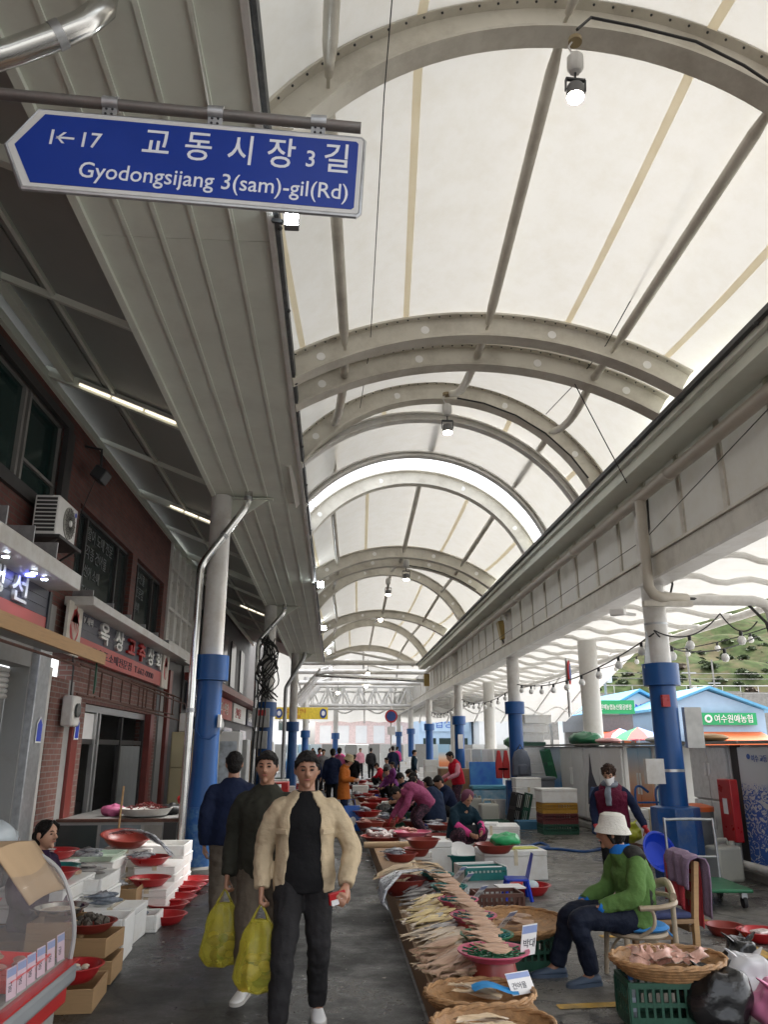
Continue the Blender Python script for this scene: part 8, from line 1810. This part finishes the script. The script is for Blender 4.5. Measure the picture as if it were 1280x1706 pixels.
person('person in bright red vest with pink sleeves standing at the wheelbarrow', (p.x, p.y, 0), R(-75), dict(pelvis=(0, .05, .86), waist=(0, .03, 1.0), chest=(0, -.04, 1.17), neck=(0, -.1, 1.32), head=(0, -.16, 1.46), shL=(.18, -.02, 1.26), shR=(-.18, -.02, 1.26), elL=(.24, -.08, 1.02), wrL=(.17, -.33, .9), elR=(-.24, -.08, 1.02), wrR=(-.17, -.33, .9),
    hipL=(.09, .05, .84), hipR=(-.09, .05, .84)), m_skin, .014, vest=m_redv, sleeves=m_pinkl, pants=m_flower, hair='short', look=(0, R(-20)), gloves=m_redg, fat=1.1)
for k, (px, ypx, rz, tm, lab, sc) in enumerate(((600, 1296, 20, m_pinkl, 'far shopper in pale pink near the end fence', 1.0), (618, 1300, 170, m_char, 'far shopper in charcoal stooping near the end fence', 1.0), (655, 1308, 180, m_navy, 'far person in navy with back turned beside the round sign post', 1.05),
        (662, 1292, 150, m_pinks, 'far person in bright pink beside the round sign post', 1.05), (645, 1330, -60, cloth('grey_top', (.2, .2, .21)), 'far trader in grey crouching over red bowls', .8), (655, 1342, -80, m_purple, 'far trader in purple crouching near the brown crate', .75), (531, 1318, 30, cloth('rose_top', (.4, .1, .15)), 'far shopper in rose walking up the lane', 1.0),
        (590, 1322, 160, m_blk, 'far shopper in black behind the orange coat', .85), (520, 1300, 0, m_redv, 'far shopper in red beside the shop side columns', 1.0))):
    p = gp(px, ypx); person(lab, (p.x, p.y, 0), R(rz), dict(anL=(.09, -.1, .085), anR=(-.09, .1, .085)), m_skin, .022, top=tm, pants=m_blk if k % 2 else m_char, hair='short', scale=sc, face=False)
rr = random.Random(41); tops = [m_navy, m_plum, vst, m_purple, MATS['grey_top'], m_redv, m_pinks, m_tealj]
for i, (x, y, rz, lab) in enumerate(((2.5, 17.8, -80, 'trader squatting right of the red vest in dark clothes'), (2.2, 20.5, -70, 'trader squatting in plum behind the navy vests'), (2.4, 23.5, -95, 'trader squatting in navy far behind the table'), (1.9, 26.5, -60, 'trader squatting in purple far behind the table'), (2.3, 30, -80, 'trader squatting in grey far behind the table'), (2.0, 34, -100, 'trader squatting in red far behind the table'))):
    person(lab, (x, y, 0), R(rz), SQ, m_skin, .022, look=(0, R(-35)), top=tops[i], pants=m_blk, hair='short', fat=1.1, face=False, scale=1.05)
for i, (x, y, rz, sc, lab) in enumerate(((-.6, 24, 0, .95, 'far shopper in navy walking up the shop side of the lane'), (.2, 27.5, 180, 1.0, 'far shopper in plum walking down the lane'), (-.4, 32, 10, .97, 'far shopper in grey walking up the lane'), (.3, 37, 170, 1.0, 'far shopper in pink by the lane end'), (3.3, 33, 90, .95, 'far person in dark teal on the open side'), (2.9, 41, 60, 1.0, 'far person in red on the open side'))):
    person(lab, (x, y, 0), R(rz), dict(anL=(.09, -.12, .085), anR=(-.09, .12, .085)), m_skin, .026, top=[m_navy, m_plum, MATS['grey_top'], m_pinks, m_tealj, m_redv][i], pants=m_char, hair='short', scale=sc, face=False)
# ============================================================ street name sign
ZS = 3.85
sg = thing('street_sign', 'blue street name sign with white arrow shaped border hanging from a pipe', 'sign', (0, 0, 0))
YS = 3.0
m_sgnw = M('sign_white', (.62, .62, .60), .4, .06, 4, dirt=(.35, .33, .3), dscale=5, damt=.3); m_sgnb = M('sign_blue', (.003, .032, .27), .35, .08, 3); m_sgnt = M('sign_letter', (.72, .74, .78), .45, .04)
c0, c1_, c2_ = py(26, 238, YS), py(606, 232, YS), py(594, 357, YS)
# board plane: built flat in a local frame, then turned into place
bl = py(46, 296, YS); tl = py(66, 184, YS); tr_ = py(606, 232, YS); br_ = py(594, 357, YS); tip = py(26, 238, YS); bl2 = py(62, 304, YS)
ex = (tr_ - tl).normalized(); ez = V(0, -1, 0).cross(ex) * -1
ez = ex.cross(V(0, 1, 0)) * -1
if ez.z < 0: ez = -ez
Wd = (tr_ - tl).length; Ht = abs((br_ - tr_).dot(ez))
mw = Matrix((ex, ez, ex.cross(ez))).transposed().to_4x4(); mw.translation = tl - ez * Ht
sg.matrix_world = mw      # local: x along the board, y up, z towards the camera
TP = .055 * (Wd / 1.2)
def outline(i):
    r_ = .012
    return [(i * 1.4, i), (Wd - i - r_, i), (Wd - i, i + r_), (Wd - i, Ht - i - r_), (Wd - i - r_, Ht - i), (i * 1.4, Ht - i), (-TP * 1.6 + i * 1.6, Ht * .52)]
part(MB().poly([(x, y, -.02) for x, y in outline(0)], (0, 0, .02)), 'plate', m_sgnw, sg, bevel=.003)
part(MB().poly([(x, y, .0005) for x, y in outline(.022)], (0, 0, .0015)), 'blue_face', m_sgnb, sg)
part(MB().tube([(x, y, -.012) for x, y in outline(-.004) + outline(-.004)[:1]], .012, 8), 'edge_trim', m_galv, sg)
def stext(b, s, x, y, sx=1.0, bold=.0): return text(b, s, m_sgnt, 'lettering', sg, (x, y, .003), (0, 0, 0), .0006, 'LEFT', bold, sx)
u = Wd / 540.0
stext('1', 42 * u, 20 * u, Ht * .56, .9, .0008)
stext('17', 42 * u, 72 * u, Ht * .56, .9, .0008)
arw = MB(); ay = Ht * .56 + 14 * u; arw.bx(38 * u, 66 * u, ay - 2 * u, ay + 2 * u, .003, .0042)
for sgn in (1, -1): arw.poly([(36 * u, ay - sgn * 2.5 * u, .0032), (47 * u, ay + sgn * 11 * u, .0032), (52 * u, ay + sgn * 11 * u, .0032), (41 * u, ay - sgn * 1 * u, .0032)], (0, 0, .0011))
part(arw, 'arrow', m_sgnt, sg)
for ch, x, s in (('교', 175, 64), ('동', 244, 64), ('시', 315, 64), ('장', 380, 66), ('3', 445, 46), ('길', 474, 64)): stext(ch, s * u, x * u, Ht * .545 if ch != '3' else Ht * .56, .82, .0012)
stext('Gyodongsijang 3(sam)-gil(Rd)', 43 * u, 82 * u, Ht * .17, .865, .0006)
for k in range(3):
    x = (112, 288, 462)[k] * u
    h_ = part(MB().bx(x - 12 * u, x + 12 * u, Ht + .002, Ht + 24 * u, -.014, -.004), 'hanger', m_galv, sg)
    for dx in (-5, 5):
        for dy in (6, 16): part(MB().ball((x + dx * u, Ht + dy * u, -.002), 2.2 * u, 8, 6), 'bolt', m_dark, h_)
    part(MB().tube([(x - 13 * u, Ht + 30 * u, -.012), (x + 13 * u, Ht + 30 * u, -.012)], 12 * u, 14), 'clamp', m_galv, sg)
part(MB().tube([(-260 * u, Ht + 32 * u, -.012), (-66 * u, Ht + 30 * u, -.012), (534 * u, Ht + 26 * u, -.012)], 9.5 * u, 18), 'pipe', M('old_pipe', (.20, .19, .18), .45, .25, 6, .05, metal=.5, dirt=(.1, .05, .03), dscale=6, damt=.5), sg)

# ============================================================ lamps under the roof
m_lit = emit('lamp_face', (1, .93, .76), 14.0); m_flood = emit('flood_face', (.9, .97, 1), 30.0); m_housing = M('lamp_housing', (.12, .12, .12), .5); m_jbox = M('junction_box', (.55, .54, .52), .45)
def pendant(p, s, lab, tilt=0):
    t = thing('roof_lamp', lab, 'lamp', p, 0, None, (0, R(tilt), 0)); t.scale = (s,) * 3
    part(MB().lathe([(.06, .56), (.06, .60)], 16), 'ceiling_plate', M('brass_dull', (.25, .19, .1), .5), t)
    part(MB().tube([(-.02, 0, .58), (-.06, 0, .5), (-.03, 0, .44), (.0, 0, .4)], .008, 6), 'cord', m_jbox, t)
    part(MB().lathe([(.001, .22), (.05, .23), (.075, .28), (.075, .38), (.05, .42), (.001, .42)], 8), 'junction_box', m_jbox, t, bevel=.008)
    part(MB().tube([(0, 0, .23), (0, 0, .15)], .01, 6), 'stem', m_dark, t)
    part(MB().bx(-.085, .085, -.015, .015, .135, .155).bx(-.09, -.078, -.015, .015, .02, .14).bx(.078, .09, -.015, .015, .02, .14), 'bracket', m_dark, t)
    part(MB().lathe([(.03, .09), (.07, .07), (.078, .0), (.074, -.04)], 22), 'housing', m_housing, t)
    part(MB().lathe([(.072, -.035), (.066, -.06), (.001, -.068)], 22), 'lens', m_lit, t)
    return t
A0 = byk['0']; AC = byk['C']; AG = byk['g'] if 'g' in byk else byk['G']; AH = byk['H']
p = py(963, 150, 4.15); pendant((p.x, 4.2, p.z + .02), .82, 'lit round lamp hanging from the nearest arch', 4)
p = py(746, 716, 10.6); pendant(tuple(p), 1.0, 'lit round lamp hanging from the second lamp arch')
p = py(677, 962, 19.5); pendant(tuple(p), 1.15, 'lit round lamp on the arch left of centre, farther back'); p = py(647, 988, 24); pendant(tuple(p), 1.15, 'lit round lamp just left of the farther arch lamp')
for px, ypx, Y, lab in ((634, 1032, 30, 'bright round lamp high under the far arches'), (613, 1122, 38, 'upper bright lamp below the tie beams'), (610, 1143, 42, 'lower bright lamp below the tie beams'), (563, 1154, 42, 'bright lamp left among the far trusses')):
    p = py(px, ypx, Y); t = thing('far_lamp', lab, 'lamp', tuple(p)); part(MB().ball((0, 0, 0), .09, 12, 8), 'bulb', m_lit, t); part(MB().lathe([(.1, .05), (.06, .14), (.02, .2)], 12), 'cap', m_housing, t); part(MB().tube([(0, 0, .2), (0, 0, .7)], .012, 5), 'rod', m_dark, t)
# small floodlights along the eave
for px, ypx, Y, lab in ((486, 367, 4.95, 'bright white floodlight on the eave just below the street sign'), (518, 838, 13.4, 'bright eave floodlight beside the daylight slot'), (534, 974, 18.6, 'eave floodlight under the flat double arch'), (540, 1046, 27, 'eave floodlight beside the far arches'), (548, 1086, 36, 'eave floodlight near the far end'), (551, 1114, 42, 'last eave floodlight before the trusses')):
    p = py(px, ypx, Y); t = thing('eave_floodlight', lab, 'lamp', (p.x, p.y, p.z)); s = .07 if Y < 10 else .1
    part(MB().bx(-s * .8, s * .8, -.01, .06, -s * .8, s * .8), 'housing', m_housing, t, bevel=.008); part(MB().bx(-s * .7, s * .7, -.018, -.0105, -s * .7, s * .7), 'lens', m_flood, t); part(MB().bar((-s, .03, .0), (-s - .08, .05, .03), .03), 'arm', m_dark, t)
p = py(836, 1050, 21); t = thing('beam_floodlight', 'bronze floodlight on a post above the long beam', 'lamp', tuple(p)); part(MB().obx((0, 0, 0), (.16, .3, .5), (0, R(-10), 0)), 'head', MATS['brass_plate'], t, bevel=.02); part(MB().bar((0, 0, -.25), (.15, 0, -.5), .03), 'bracket', m_dark, t)
p = py(1030, 1020, 10.3); t = thing('security_camera', 'small white security camera beside the near column', 'camera', tuple(p)); part(MB().obx((0, 0, 0), (.10, .2, .09), (0, 0, R(50))), 'body', m_white, t, bevel=.012); part(MB().bar((.05, .05, 0), (.35, .3, .02), .04), 'arm', m_steel_w, t)
# thin cables strung under the roof
def cable(pts, lab, r_=.006):
    o = wire(pts, r_, 5).build('thin_cable', m_wire); tag(o, lab, 'cable'); return o
cable([py(655, -20, 4), py(640, 160, 4.6), py(617, 575, 8.0), py(600, 680, 10)], 'thin wire running down the fabric left of centre', .005)
cable([py(1300, 90, 5), py(1180, 270, 5.6), py(1010, 575, 7.8), py(958, 640, 9), py(910, 690, 10)], 'thin wire looping along the fabric on the open side', .006)
cable([py(958, 640, 8.4), py(1000, 720, 8.4), py(1045, 805, 8.6)], 'thin wire from the double arch down to the gutter', .007)
cable([py(962, 50, 4.2)] + [py(x, y, 4.3) for x, y in ((985, 30), (1060, 45), (1160, 70), (1240, 110), (1300, 150))], 'black cable clipped along the nearest arch', .012)
cable([A + V(0, -.12, 0) for A in [byk['C'].P(s, .02) for s in (.52, .6, .7, .8, .9, .98)]], 'black cable clipped along the second lamp arch', .014)
cable([A + V(0, -.12, 0) for A in [byk['g'].P(s, .02) for s in (.55, .65, .75, .85, .95)]], 'black cable clipped along the farther lamp arch', .014)
cable([py(205, 330, 7), py(300, 560, 9), py(395, 800, 12)] , 'thin wire under the soffit panels', .006)
